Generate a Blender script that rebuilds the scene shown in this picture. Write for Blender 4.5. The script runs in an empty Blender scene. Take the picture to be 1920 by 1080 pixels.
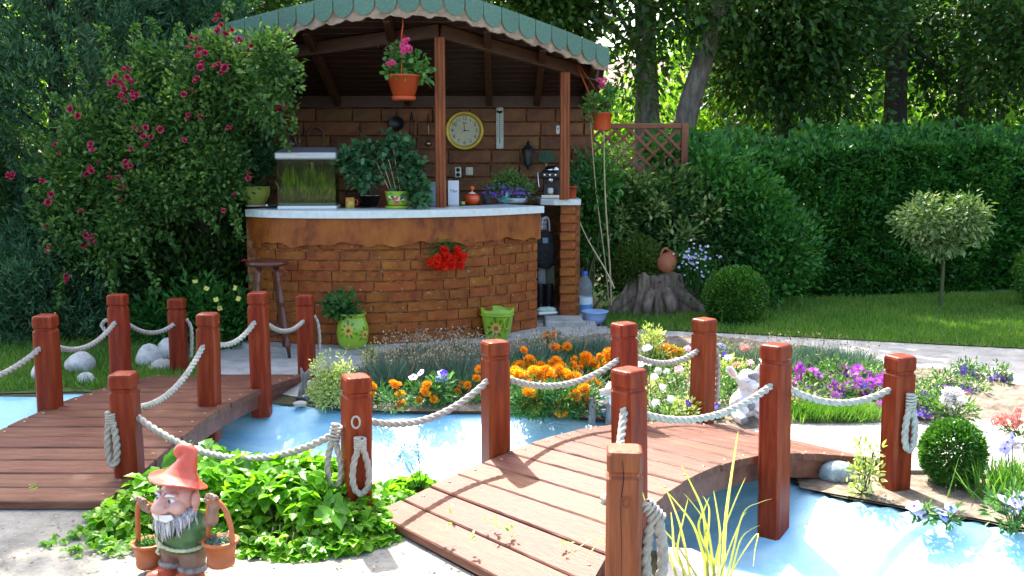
import bpy, bmesh, math, random
import numpy as np
from mathutils import Vector, Matrix, Euler
from mathutils.geometry import tessellate_polygon
random.seed(7); RNG = np.random.default_rng(11)
S = bpy.context.scene; COL = S.collection
PI = math.pi
# ------------------------------------------------------------------ camera, sky, sun, exposure
F = 1867.0; EYE = 1.5; PITCH = math.atan(240 / F)
cam = bpy.data.cameras.new('camera'); cam.lens = F * 36 / 1920; cam.sensor_width = 36
cam.clip_end = 2000; cam.clip_start = .05
camo = bpy.data.objects.new('camera', cam); COL.objects.link(camo)
camo.location = (0, 0, EYE); camo.rotation_euler = (PI / 2 - PITCH, 0, 0); S.camera = camo
SUN = Vector((-.20, .585, .80)).normalized()
W = bpy.data.worlds.new('World'); S.world = W; W.use_nodes = True
_n = W.node_tree.nodes; _bg = _n['Background']
_sky = _n.new('ShaderNodeTexSky'); _sky.sky_type = 'NISHITA'; _sky.sun_disc = False
_sky.sun_elevation = math.asin(SUN.z); _sky.sun_rotation = math.atan2(SUN.x, SUN.y)
_sky.air_density = 1.0; _sky.dust_density = 4.0; _sky.ozone_density = .2
W.node_tree.links.new(_sky.outputs[0], _bg.inputs[0]); _bg.inputs[1].default_value = .15
sl = bpy.data.lights.new('sun', 'SUN'); sl.energy = 3.5; sl.angle = math.radians(.53); sl.color = (1, .95, .86)
slo = bpy.data.objects.new('sun', sl); COL.objects.link(slo); slo.rotation_euler = SUN.to_track_quat('Z', 'Y').to_euler()
S.view_settings.view_transform = 'Standard'; S.view_settings.look = 'None'
S.view_settings.exposure = 2.15; S.view_settings.gamma = 1; S.view_settings.use_curve_mapping = False
S.cycles.max_bounces = 7; S.cycles.transparent_max_bounces = 8; S.cycles.diffuse_bounces = 4
S.cycles.use_denoising = True

# ------------------------------------------------------------------ photo measurements -> places in the garden
def ray(px, py):
    x = (px - 960) / F; z = (540 - py) / F
    return (x, math.cos(PITCH) + z * math.sin(PITCH), -math.sin(PITCH) + z * math.cos(PITCH))
def G(px, py, z=0.0):
    r = ray(px, py); t = (z - EYE) / r[2]; return Vector((r[0] * t, r[1] * t, z))
def D(px, py, y):
    r = ray(px, py); t = y / r[1]; return Vector((r[0] * t, y, EYE + r[2] * t))

# ------------------------------------------------------------------ materials
MATS = {}
def _mat(name):
    m = bpy.data.materials.new(name); m.use_nodes = True; MATS[name] = m
    nt = m.node_tree; return m, nt.nodes, nt.links, nt.nodes['Principled BSDF']
def _coord(n, l, stretch, kind='Object'):
    tc = n.new('ShaderNodeTexCoord'); mp = n.new('ShaderNodeMapping'); mp.inputs['Scale'].default_value = stretch
    l.new(tc.outputs[kind], mp.inputs[0]); return mp.outputs[0]
def _noise(n, l, co, scale, detail=5, rough=.6, dist=0):
    t = n.new('ShaderNodeTexNoise'); t.inputs['Scale'].default_value = scale; t.inputs['Detail'].default_value = detail
    t.inputs['Roughness'].default_value = rough; t.inputs['Distortion'].default_value = dist; l.new(co, t.inputs['Vector']); return t.outputs['Fac']
def _ramp(n, l, fac, stops):
    r = n.new('ShaderNodeValToRGB'); e = r.color_ramp.elements
    while len(e) < len(stops): e.new(.5)
    for k, (p, c) in enumerate(stops): e[k].position = p; e[k].color = (*c, 1)
    l.new(fac, r.inputs[0]); return r.outputs[0]
def _mix(n, l, fac, a, b, mode='MIX'):
    x = n.new('ShaderNodeMix'); x.data_type = 'RGBA'; x.blend_type = mode
    for s, v in ((0, fac), (6, a), (7, b)):
        if isinstance(v, (int, float)): x.inputs[s].default_value = v
        elif isinstance(v, tuple): x.inputs[s].default_value = (*v, 1)
        else: l.new(v, x.inputs[s])
    return x.outputs[2]
def M(name, c1, c2=None, c3=None, scale=8, stretch=(1, 1, 1), rough=.6, bump=0, bscale=None, metal=0, obj=0, coat=0, spec=.5, rvar=0, dist=0, lo=.35, hi=.65, trans=0, ior=1.45, fleck=None):
    m, n, l, b = _mat(name)
    b.inputs['Roughness'].default_value = rough; b.inputs['Metallic'].default_value = metal
    b.inputs['Specular IOR Level'].default_value = spec; b.inputs['Coat Weight'].default_value = coat; b.inputs['Coat Roughness'].default_value = .15
    b.inputs['Transmission Weight'].default_value = trans; b.inputs['IOR'].default_value = ior
    b.inputs['Base Color'].default_value = (*c1, 1)
    co = _coord(n, l, stretch)
    if c2:
        f = _noise(n, l, co, scale, 6, .65, dist)
        stops = [(lo, c1), (hi, c2)] if not c3 else [(lo, c1), ((lo + hi) / 2, c2), (hi, c3)]
        c = _ramp(n, l, f, stops)
        if obj:
            oi = n.new('ShaderNodeObjectInfo'); g = n.new('ShaderNodeHueSaturation')
            mr = n.new('ShaderNodeMapRange'); l.new(oi.outputs['Random'], mr.inputs[0]); mr.inputs[3].default_value = 1 - obj; mr.inputs[4].default_value = 1 + obj
            mh = n.new('ShaderNodeMapRange'); mu = n.new('ShaderNodeMath'); mu.operation = 'MULTIPLY'; mu.inputs[1].default_value = 7.31
            fr = n.new('ShaderNodeMath'); fr.operation = 'FRACT'; l.new(oi.outputs['Random'], mu.inputs[0]); l.new(mu.outputs[0], fr.inputs[0])
            l.new(fr.outputs[0], mh.inputs[0]); mh.inputs[3].default_value = .5 - obj * .05; mh.inputs[4].default_value = .5 + obj * .05
            l.new(mr.outputs[0], g.inputs['Value']); l.new(mh.outputs[0], g.inputs['Hue']); l.new(c, g.inputs['Color']); c = g.outputs[0]
        if fleck:
            f3 = _noise(n, l, co, fleck[1], 3, .7); mr3 = n.new('ShaderNodeMapRange'); l.new(f3, mr3.inputs[0]); mr3.inputs[1].default_value = fleck[2]; mr3.inputs[2].default_value = fleck[2] + .07; c = _mix(n, l, mr3.outputs[0], c, fleck[0])
        l.new(c, b.inputs['Base Color'])
        if rvar:
            r = n.new('ShaderNodeMapRange'); l.new(f, r.inputs[0]); r.inputs[1].default_value = .3; r.inputs[2].default_value = .7
            r.inputs[3].default_value = rough - rvar; r.inputs[4].default_value = rough + rvar; l.new(r.outputs[0], b.inputs['Roughness'])
    if bump:
        f2 = _noise(n, l, co, bscale or scale * 4, 4, .6); bp = n.new('ShaderNodeBump'); bp.inputs['Strength'].default_value = bump
        bp.inputs['Distance'].default_value = .01; l.new(f2, bp.inputs['Height']); l.new(bp.outputs[0], b.inputs['Normal'])
    return m
def ML(name, c1, c2, c3=None, trans=.35, rough=.45, spec=.4, tcol=None, patch=1.2):
    """leaf / petal: colour varies leaf by leaf, light passes through"""
    m, n, l, b = _mat(name)
    ge = n.new('ShaderNodeNewGeometry'); co = _coord(n, l, (1, 1, 1))
    f = _noise(n, l, co, patch, 2); ad = n.new('ShaderNodeMath'); ad.operation = 'MULTIPLY_ADD'
    l.new(f, ad.inputs[0]); ad.inputs[1].default_value = .9; sb = n.new('ShaderNodeMath'); sb.operation = 'MULTIPLY_ADD'
    l.new(ge.outputs['Random Per Island'], sb.inputs[0]); sb.inputs[1].default_value = .75; sb.inputs[2].default_value = -.32; l.new(sb.outputs[0], ad.inputs[2])
    stops = [(.15, c1), (.85, c2)] if not c3 else [(.12, c1), (.5, c2), (.88, c3)]
    c = _ramp(n, l, ad.outputs[0], stops)
    l.new(c, b.inputs['Base Color']); b.inputs['Roughness'].default_value = rough; b.inputs['Specular IOR Level'].default_value = spec
    t = n.new('ShaderNodeBsdfTranslucent'); hs = n.new('ShaderNodeMix'); hs.data_type = 'RGBA'; hs.blend_type = 'MULTIPLY'; hs.inputs[0].default_value = 1
    l.new(c, hs.inputs[6]); hs.inputs[7].default_value = (*(tcol or (1.5, 1.6, .7)), 1); l.new(hs.outputs[2], t.inputs[0])
    mx = n.new('ShaderNodeMixShader'); mx.inputs[0].default_value = trans
    l.new(b.outputs[0], mx.inputs[1]); l.new(t.outputs[0], mx.inputs[2]); l.new(mx.outputs[0], n['Material Output'].inputs[0])
    return m

# ------------------------------------------------------------------ objects
def T(o, label=None, cat=None, group=None, kind=None):
    for k, v in (('label', label), ('category', cat), ('group', group), ('kind', kind)):
        if v: o[k] = v
    return o
def thing(name, label, cat, loc=(0, 0, 0), rz=0, group=None):
    o = bpy.data.objects.new(name, None); COL.objects.link(o); o.location = loc; o.rotation_euler = (0, 0, rz); o.empty_display_size = .05
    return T(o, label, cat, group)
def link(name, me, parent=None, loc=(0, 0, 0), rot=(0, 0, 0), sc=None):
    o = bpy.data.objects.new(name, me); COL.objects.link(o); o.parent = parent; o.location = loc; o.rotation_euler = rot
    if sc is not None: o.scale = (sc, sc, sc) if isinstance(sc, (int, float)) else sc
    return o
class MB:
    def __init__(s): s.v = []; s.f = []; s.sm = []; s.mi = []
    def add(s, vs, fs, smooth=False, mi=0):
        b = len(s.v); s.v += [tuple(v) for v in vs]; s.f += [tuple(i + b for i in f) for f in fs]; s.sm += [smooth] * len(fs); s.mi += [mi] * len(fs)
        return s
    def box(s, c, size, rot=None, ch=0, mi=0):
        """box, its upright/long edges chamfered by ch"""
        x, y, z = (k / 2 for k in size); R = rot.to_matrix() if rot else None
        bm = bmesh.new(); bmesh.ops.create_cube(bm, size=1)
        for v in bm.verts: v.co = Vector((v.co.x * size[0], v.co.y * size[1], v.co.z * size[2]))
        if ch: bmesh.ops.bevel(bm, geom=bm.edges[:], offset=ch, segments=1, affect='EDGES')
        bm.verts.index_update()
        vs = [(R @ v.co if R else v.co) + Vector(c) for v in bm.verts]; fs = [[v.index for v in f.verts] for f in bm.faces]; bm.free()
        return s.add(vs, fs, False, mi)
    def rings(s, rings, closed_ends=True, smooth=True, mi=0):
        k = len(rings[0]); vs = [p for r in rings for p in r]; fs = []
        for i in range(len(rings) - 1):
            for j in range(k):
                a = i * k + j; b = i * k + (j + 1) % k; fs.append((a, b, b + k, a + k))
        if closed_ends: fs.append(tuple(range(k))[::-1]); fs.append(tuple(range((len(rings) - 1) * k, len(rings) * k)))
        return s.add(vs, fs, smooth, mi)
    def lathe(s, prof, c=(0, 0, 0), seg=24, mat=None, smooth=True, sx=1, sy=1, closed=True, mi=0):
        R = []
        for r, z in prof:
            ring = []
            for j in range(seg):
                a = 2 * PI * j / seg; p = Vector((max(r, 1e-4) * math.cos(a) * sx, max(r, 1e-4) * math.sin(a) * sy, z))
                if mat: p = mat @ p
                ring.append(p + Vector(c))
            R.append(ring)
        return s.rings(R, closed, smooth, mi)
    def tube(s, path, r, seg=8, smooth=True, mi=0, flat=1.0):
        path = [Vector(p) for p in path]; n = len(path); rr = r if isinstance(r, (list, tuple)) else [r] * n
        R = []; nrm = None
        for i, p in enumerate(path):
            t = (path[min(i + 1, n - 1)] - path[max(i - 1, 0)]).normalized()
            if nrm is None:
                nrm = t.cross(Vector((0, 0, 1)) if abs(t.z) < .9 else Vector((1, 0, 0))).normalized()
            nrm = (nrm - t * nrm.dot(t)).normalized(); bn = t.cross(nrm)
            R.append([p + (nrm * math.cos(a) + bn * math.sin(a) * flat) * rr[i] for a in (2 * PI * j / seg for j in range(seg))])
        return s.rings(R, True, smooth, mi)
    def ball(s, c, r, seg=16, mat=None, mi=0):
        r = (r, r, r) if isinstance(r, (int, float)) else r; h = seg // 2; R = []
        for i in range(1, h):
            th = PI * i / h
            ring = []
            for j in range(seg):
                p = Vector((r[0] * math.sin(th) * math.cos(2 * PI * j / seg), r[1] * math.sin(th) * math.sin(2 * PI * j / seg), -r[2] * math.cos(th)))
                if mat: p = mat @ p
                ring.append(p + Vector(c))
            R.append(ring)
        return s.rings(R, True, True, mi)
    def prism(s, poly, z0, z1, smooth=False, mi=0):
        n = len(poly); vs = [(*p[:2], z0) for p in poly] + [(*p[:2], z1) for p in poly]
        fs = [tuple(range(n))[::-1], tuple(range(n, 2 * n))] + [(i, (i + 1) % n, n + (i + 1) % n, n + i) for i in range(n)]
        return s.add(vs, fs, smooth, mi)
    def mesh(s, name, mats):
        me = bpy.data.meshes.new(name); me.from_pydata(s.v, [], s.f)
        for m in (mats if isinstance(mats, (list, tuple)) else [mats]): me.materials.append(m)
        me.polygons.foreach_set('use_smooth', s.sm); me.polygons.foreach_set('material_index', s.mi)
        bm = bmesh.new(); bm.from_mesh(me); bmesh.ops.recalc_face_normals(bm, faces=bm.faces[:]); bm.to_mesh(me); bm.free()
        me.update(); return me
    def build(s, name, mats, parent=None, loc=(0, 0, 0), rot=(0, 0, 0)):
        return link(name, s.mesh(name, mats), parent, loc, rot)
    def fuse(s, name, mat, parent=None, voxel=.004, smooth=6, loc=(0, 0, 0), rot=(0, 0, 0), disp=0, dscale=.02):
        """weld everything added so far into one continuous sculpted surface"""
        me = s.mesh(name, mat); o = bpy.data.objects.new(name, me); COL.objects.link(o)
        r = o.modifiers.new('r', 'REMESH'); r.mode = 'VOXEL'; r.voxel_size = voxel
        k = o.modifiers.new('s', 'SMOOTH'); k.iterations = smooth; k.factor = .5
        if disp:
            tx = bpy.data.textures.new(name, 'CLOUDS'); tx.noise_scale = dscale; tx.noise_depth = 3
            d = o.modifiers.new('d', 'DISPLACE'); d.texture = tx; d.strength = disp; d.mid_level = .5
        dg = bpy.context.evaluated_depsgraph_get(); nm = bpy.data.meshes.new_from_object(o.evaluated_get(dg))
        bpy.data.objects.remove(o); bpy.data.meshes.remove(me); nm.name = name
        if not nm.materials: nm.materials.append(mat)
        nm.polygons.foreach_set('use_smooth', [True] * len(nm.polygons))
        return link(name, nm, parent, loc, rot)
def np_mesh(name, V, tris, mat, smooth=False):
    me = bpy.data.meshes.new(name); V = np.asarray(V, np.float32); tris = np.asarray(tris, np.int32)
    me.vertices.add(len(V)); me.vertices.foreach_set('co', V.ravel()); k = tris.shape[1]
    me.loops.add(tris.size); me.loops.foreach_set('vertex_index', tris.ravel())
    me.polygons.add(len(tris)); me.polygons.foreach_set('loop_start', np.arange(0, tris.size, k, dtype=np.int32))
    me.materials.append(mat); me.update(calc_edges=True); me.validate()
    if smooth: me.polygons.foreach_set('use_smooth', [True] * len(tris))
    return me
def unit(a): return a / np.maximum(np.linalg.norm(a, axis=1, keepdims=True), 1e-9)
def rnd(n, k=3): return RNG.normal(size=(n, k))
def leaves(P, A, L, Wd, up=(0, 0, 1), tilt=.5, fold=.2, shape='kite', curl=.0):
    """vertices and triangles of n leaves: base P, axis A, length L, width Wd"""
    n = len(P); A = unit(np.asarray(A, float)); L = np.broadcast_to(np.asarray(L, float), (n,))[:, None]; Wd = np.broadcast_to(np.asarray(Wd, float), (n,))[:, None]
    U = unit(np.asarray(up, float) + rnd(n) * tilt); B = unit(np.cross(A, U)); N = np.cross(B, A)
    if shape == 'kite': prof = [(.45, .5)]; 
    elif shape == 'oval': prof = [(.22, .38), (.6, .46)]
    elif shape == 'blade': prof = [(.05, .5), (.6, .38)]
    elif shape == 'broad': prof = [(.10, .30), (.22, .46), (.30, .40), (.42, .52), (.50, .44), (.62, .46), (.70, .36), (.82, .30), (.88, .18)]
    else: prof = [(.15, .34), (.38, .5), (.5, .36), (.68, .40), (.82, .2)]   # toothed
    k = len(prof); vs = [P]
    for t, w in prof: vs.append(P + A * L * t + B * Wd * w + N * Wd * fold * w * 2 - N * L * curl * t * t)
    vs.append(P + A * L - N * L * curl)
    for t, w in prof[::-1]: vs.append(P + A * L * t - B * Wd * w + N * Wd * fold * w * 2 - N * L * curl * t * t)
    mids = []
    m = 2 * k + 2
    if k == 1: tr = [(0, 1, 2), (0, 2, 3)]
    else:
        tr = []
        for t, w in prof: vs.append(P + A * L * t - N * L * curl * t * t); mids.append(len(vs) - 1)
        R = [0] + list(range(1, k + 1)) + [k + 1]; Lf = [0] + list(range(2 * k + 1, k + 1, -1)) + [k + 1]; C = [0] + mids + [k + 1]
        for i in range(k + 1):
            for side in (R, Lf):
                q = [C[i], side[i], side[i + 1], C[i + 1]]
                if i == 0: tr.append((q[0], q[2], q[3]) if side is R else (q[0], q[3], q[2]))
                elif i == k: tr.append((q[0], q[1], q[2]) if side is R else (q[0], q[2], q[1]))
                else:
                    tr += [(q[0], q[1], q[2]), (q[0], q[2], q[3])] if side is R else [(q[0], q[2], q[1]), (q[0], q[3], q[2])]
        m = len(vs)
    V = np.stack(vs, 1).reshape(-1, 3); Tn = (np.arange(n)[:, None, None] * m + np.array(tr)[None]).reshape(-1, 3)
    return V, Tn
def join(parts):
    V = []; Tn = []; o = 0
    for v, t in parts: V.append(v); Tn.append(t + o); o += len(v)
    return np.concatenate(V), np.concatenate(Tn)
def clumps(blobs, n, per, sigma, shell=.5):
    """n leaf places in clumps inside ellipsoids (cx,cy,cz,rx,ry,rz); also each leaf's direction away from its clump"""
    b = np.array(blobs, float); vol = (b[:, 3] * b[:, 4] * b[:, 5]) ** .75; pick = RNG.choice(len(b), size=max(1, n // per), p=vol / vol.sum())
    d = unit(rnd(len(pick))); rr = shell + (1 - shell) * RNG.random((len(pick), 1)) ** .5
    c = b[pick, :3] + d * rr * b[pick, 3:]
    i = RNG.integers(0, len(c), n); off = np.clip(rnd(n), -1.9, 1.9) * sigma; P = c[i] + off
    return P, off + (c[i] - b[pick[i], :3]) * .35, c
def leaf_obj(name, P, A, L, Wd, mat, parent=None, **k):
    V, t = leaves(P, A, L, Wd, **k); return link(name, np_mesh(name, V, t, mat), parent)
def inside(poly, P):
    poly = np.asarray([p[:2] for p in poly]); x, y = P[:, 0], P[:, 1]; r = np.zeros(len(P), bool); j = len(poly) - 1
    for i in range(len(poly)):
        xi, yi = poly[i]; xj, yj = poly[j]
        r ^= ((yi > y) != (yj > y)) & (x < (xj - xi) * (y - yi) / (yj - yi + 1e-12) + xi); j = i
    return r
def pdist(poly, P):
    poly = np.asarray([p[:2] for p in poly]); d = np.full(len(P), 1e9)
    for i in range(len(poly)):
        a = poly[i]; e = poly[(i + 1) % len(poly)] - a; t = np.clip(((P[:, :2] - a) @ e) / (e @ e + 1e-12), 0, 1)
        d = np.minimum(d, np.linalg.norm(P[:, :2] - a - t[:, None] * e, axis=1))
    return d
def scatter(poly, n):
    q = np.asarray([p[:2] for p in poly]); lo, hi = q.min(0), q.max(0); out = []
    while sum(map(len, out)) < n:
        P = lo + RNG.random((n * 2, 2)) * (hi - lo); out.append(P[inside(poly, P)])
    return np.concatenate(out)[:n]
def smooth_loop(pts, k=6, closed=True):
    pts = [Vector(p) for p in pts]; n = len(pts); out = []
    for i in range(n if closed else n - 1):
        if closed: p0, p1, p2, p3 = (pts[(i + j) % n] for j in (-1, 0, 1, 2))
        else: p0, p1, p2, p3 = pts[max(i - 1, 0)], pts[i], pts[i + 1], pts[min(i + 2, n - 1)]
        for j in range(k):
            t = j / k; out.append(.5 * ((2 * p1) + (p2 - p0) * t + (2 * p0 - 5 * p1 + 4 * p2 - p3) * t * t + (3 * p1 - p0 - 3 * p2 + p3) * t ** 3))
    if not closed: out.append(pts[-1])
    return out
def vnoise(x, y, s=1.0, seed=0):
    r = np.zeros_like(x); g = np.random.default_rng(seed)
    for k in range(7):
        a = g.random() * 6.28; f = s * (1.0 + .9 * k) * (1 + .3 * g.random()); r += np.sin((x * math.cos(a) + y * math.sin(a)) * f + g.random() * 6.28) / (1 + .7 * k)
    return r / 2.5
# ------------------------------------------------------------------ the materials of this garden
m_soil = M('soil', (.10, .075, .05), (.19, .15, .11), (.27, .22, .165), scale=14, bump=.8, bscale=60, rough=.95)
m_ground = M('ground', (.05, .06, .025), (.10, .085, .05), scale=3, bump=.6, bscale=40, rough=.95)
m_conc = M('concrete', (.27, .255, .225), (.41, .39, .35), (.50, .475, .43), scale=5, bump=.6, bscale=90, rough=.9, lo=.3, hi=.72, fleck=((.16, .15, .13), 34, .64))
m_conc2 = M('pale concrete', (.27, .25, .225), (.42, .39, .355), (.50, .47, .43), scale=4, bump=.5, bscale=70, rough=.85, lo=.3, hi=.7)
m_turf = M('turf', (.05, .10, .018), (.09, .155, .03), scale=9, bump=.7, bscale=60, rough=.95)
m_pool = M('pool paint', (.19, .49, .71), (.32, .61, .77), (.47, .71, .79), scale=1.6, stretch=(1, 1.7, 1), bump=.35, bscale=22, rough=.45, rvar=.12, dist=1.6, lo=.32, hi=.72)
m_deck = M('deck wood', (.072, .024, .014), (.150, .060, .036), (.225, .108, .070), scale=3.5, stretch=(1, 9, 9), bump=.4, bscale=14, rough=.55, spec=.3, rvar=.1, obj=.14, lo=.3, hi=.7)
m_post = M('stained post', (.10, .011, .003), (.20, .025, .006), (.27, .052, .013), scale=5, stretch=(7, 7, .7), bump=.22, bscale=14, rough=.45, rvar=.1, spec=.22, obj=.09, lo=.3, hi=.72)
m_postold = M('weathered post', (.115, .025, .006), (.21, .050, .012), (.275, .082, .024), scale=5, stretch=(9, 9, .6), bump=.3, bscale=14, rough=.55, obj=.05, lo=.3, hi=.7)
m_side = M('stringer wood', (.10, .03, .016), (.19, .07, .045), scale=5, stretch=(3, 3, 3), bump=.2, rough=.5)
m_bluewood = M('painted underside', (.16, .24, .28), (.26, .36, .40), scale=6, rough=.6)
m_dark = M('dark hole', (.012, .009, .007), rough=.9)
m_rope = M('rope', (.37, .33, .275), (.52, .475, .40), scale=40, bump=.6, bscale=260, rough=.9)
m_brass = M('screw', (.55, .38, .22), rough=.35, metal=1)
m_brick = M('brick', (.13, .028, .006), (.26, .070, .010), (.34, .120, .016), scale=11, bump=.6, bscale=40, rough=.5, spec=.3, obj=.13, lo=.28, hi=.75, fleck=((.42, .30, .17), 26, .655))
m_mortar = M('mortar', (.12, .036, .010), (.24, .085, .024), (.36, .19, .08), scale=20, bump=.7, bscale=60, rough=.8)
m_apron = M('brown render', (.13, .028, .006), (.26, .068, .009), (.32, .105, .013), scale=5, stretch=(1.5, 1.5, .8), bump=.35, bscale=30, rough=.45, spec=.35)
m_counter = M('counter stone', (.54, .60, .58), (.60, .66, .64), (.66, .71, .69), scale=26, rough=.35, bump=.1)
m_post2 = M('kiosk post', (.17, .038, .010), (.29, .080, .020), scale=5, stretch=(6, 6, .6), bump=.15, bscale=14, rough=.45, spec=.35)
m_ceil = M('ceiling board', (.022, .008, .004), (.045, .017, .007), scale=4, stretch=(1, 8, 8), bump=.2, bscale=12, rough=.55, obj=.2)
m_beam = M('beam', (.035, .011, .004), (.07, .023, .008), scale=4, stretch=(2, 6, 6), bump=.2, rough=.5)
m_shingle = M('green shingle', (.08, .165, .12), (.14, .25, .19), scale=90, bump=.7, bscale=220, rough=.9, obj=.07)
m_fringe = M('shingle board', (.22, .13, .08), (.40, .30, .22), scale=14, bump=.3, rough=.7)
m_grass = ML('grass blade', (.05, .14, .016), (.10, .23, .025), (.20, .30, .05), trans=.35, patch=1.5)
m_iron = M('black iron', (.012, .012, .013), rough=.4, spec=.6)
m_white = M('white plastic', (.72, .72, .68), rough=.35)
m_stone = M('river stone', (.30, .30, .28), (.46, .46, .43), (.58, .57, .53), scale=16, bump=.4, bscale=70, rough=.75, obj=.15)
m_terra = M('terracotta', (.36, .085, .025), (.46, .13, .045), scale=9, rough=.6, bump=.15)
m_bark = M('bark', (.07, .055, .042), (.14, .115, .09), (.21, .18, .145), scale=5, stretch=(3, 3, .8), bump=.9, bscale=18, rough=.95)
m_bark2 = M('dark bark', (.022, .018, .013), (.05, .04, .03), scale=5, stretch=(3, 3, .7), bump=.9, bscale=18, rough=.95)
m_stem = M('stem', (.045, .06, .018), (.09, .10, .035), scale=12, rough=.7)

def sheet(name, poly, z, mat, kind='structure', holes=()):
    loops = [[Vector((p[0], p[1], 0)) for p in poly]] + [[Vector((p[0], p[1], 0)) for p in h] for h in holes]
    tr = tessellate_polygon(loops); vs = [(p.x, p.y, z) for l in loops for p in l]
    me = bpy.data.meshes.new(name); me.from_pydata(vs, [], [tuple(t) for t in tr]); me.materials.append(mat)
    bm = bmesh.new(); bm.from_mesh(me)
    for f in bm.faces:
        f.normal_update()
        if f.normal.z < 0: f.normal_flip()
    bm.to_mesh(me); bm.free()
    return T(link(name, me), kind=kind)
def mound(name, poly, z0, h, edge, step, mat, rough=.012, seed=1):
    """earth heaped inside an outline: rises from its edge"""
    q = np.asarray([p[:2] for p in poly]); lo, hi = q.min(0) - step, q.max(0) + step
    xs = np.arange(lo[0], hi[0] + step, step); ys = np.arange(lo[1], hi[1] + step, step); X, Y = np.meshgrid(xs, ys); P = np.stack([X.ravel(), Y.ravel()], 1)
    ins = inside(poly, P); d = pdist(poly, P); z = z0 + h * (1 - np.exp(-d / edge)) + vnoise(P[:, 0], P[:, 1], 9, seed) * rough * np.clip(d / edge, 0, 1) + RNG.normal(size=len(P)) * rough * .35 * np.clip(d / edge, 0, 1)
    z = np.where(ins, z, z0 - .004 - np.minimum(d, .1))
    keep = ins | (d < step * 1.5); ny, nx = X.shape; I = np.arange(ny * nx).reshape(ny, nx)
    q4 = np.stack([I[:-1, :-1], I[:-1, 1:], I[1:, 1:], I[1:, :-1]], -1).reshape(-1, 4); q4 = q4[keep[q4].all(1) & ins[q4].any(1)]
    o = np.where(~ins & keep)[0]; best = np.full(len(o), 1e9); sp = P[o].copy()                # pull the rim onto the outline
    for i in range(len(q)):
        a = q[i]; e = q[(i + 1) % len(q)] - a; t = np.clip(((P[o] - a) @ e) / (e @ e + 1e-12), 0, 1); c = a + t[:, None] * e; dd = np.linalg.norm(P[o] - c, axis=1)
        m = dd < best; best[m] = dd[m]; sp[m] = c[m]
    P[o] = sp; z[o] = z0 - .002
    return T(link(name, np_mesh(name, np.column_stack([P, z]), q4, mat, True)), kind='structure')

# ------------------------------------------------------------------ the pool basin and the ground around it
gp = lambda *pts: [G(x, y) for x, y in pts]
far_edge = gp((-420, 748), (0, 742), (70, 741), (140, 738), (260, 742), (400, 748), (540, 757), (640, 764), (760, 770), (900, 771), (1000, 774), (1080, 779), (1150, 789)) + [Vector((.84, 5.25, 0)), Vector((1.12, 4.82, 0)), Vector((1.33, 4.53, 0))] + gp((1560, 929), (1650, 945), (1750, 963), (1850, 979), (1930, 996)) + [Vector((2.7, 3.75, 0)), Vector((3.4, 3.3, 0)), Vector((3.6, 2.2, 0))]
near_edge = [Vector(p) for p in ((2.4, 1.5, 0), (1.5, 1.75, 0), (1.05, 2.5, 0), (.82, 3.2, 0), (.66, 3.62, 0), (.42, 3.72, 0), (.12, 3.72, 0), (-.12, 4.0, 0), (-.36, 4.42, 0), (-.75, 4.50, 0), (-1.2, 4.62, 0), (-1.6, 4.70, 0), (-2.1, 4.66, 0), (-2.7, 4.55, 0), (-3.6, 4.4, 0), (-4.4, 5.0, 0))]
basin = smooth_loop(far_edge + near_edge, 4)
sheet('ground', [(-300, -40), (300, -40), (300, 400), (-300, 400)], 0, m_ground, holes=[basin])
P = []
def make_basin():
    q = np.asarray([p[:2] for p in basin]); st = .06; lo, hi = q.min(0) - .1, q.max(0) + .1
    xs = np.arange(lo[0], hi[0], st); ys = np.arange(lo[1], hi[1], st); X, Y = np.meshgrid(xs, ys); P = np.stack([X.ravel(), Y.ravel()], 1)
    ins = inside(basin, P); d = pdist(basin, P)
    z = np.where(ins, -.004 - .27 * (1 - np.exp(-(d / .42) ** 1.25)), -.004 - d * .5) + np.where(ins, vnoise(P[:, 0], P[:, 1], 5, 4) * .012 * np.clip(d / .2, 0, 1), 0)
    keep = ins | (d < .13); ny, nx = X.shape; I = np.arange(ny * nx).reshape(ny, nx)
    q4 = np.stack([I[:-1, :-1], I[:-1, 1:], I[1:, 1:], I[1:, :-1]], -1).reshape(-1, 4); q4 = q4[keep[q4].all(1)]
    T(link('pool_basin', np_mesh('pool_basin', np.column_stack([P, z]), q4, m_pool, True)), kind='structure')
make_basin()
bed = gp((600, 768), (700, 773), (900, 774), (1000, 777), (1080, 782), (1140, 790)) + [Vector((.82, 5.33, 0)), Vector((1.1, 5.5, 0))] + gp((1340, 812), (1480, 804), (1640, 802), (1700, 799), (1920, 792), (2050, 780), (1990, 745), (1890, 722), (1780, 702), (1650, 690), (1520, 655), (1390, 640), (1150, 632), (1010, 640), (880, 655), (720, 656), (690, 690), (600, 712), (560, 735))
path = gp((380, 712), (405, 662), (470, 636)) + [Vector((-2.3, 8.2, 0)), Vector((-2.3, 8.8, 0)), Vector((.95, 8.9, 0))] + gp((1150, 617), (1350, 626), (1500, 634), (1700, 645), (1920, 656), (2400, 680), (2400, 790), (2050, 760), (1920, 722), (1700, 760), (1100, 700), (700, 700), (640, 745), (550, 745))
sheet('path', path, .006, m_conc)
landing = gp((1360, 818), (1480, 802), (1640, 799), (1700, 797), (1920, 790), (2100, 782), (2300, 850), (2150, 915), (1920, 903), (1760, 890), (1640, 889), (1480, 886), (1400, 860))
T(MB().prism(landing, -.05, .022).build('landing_slab', m_conc2), kind='structure')
mound('flower_bed', bed, .012, .055, .12, .035, m_soil, .016, 3)
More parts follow.
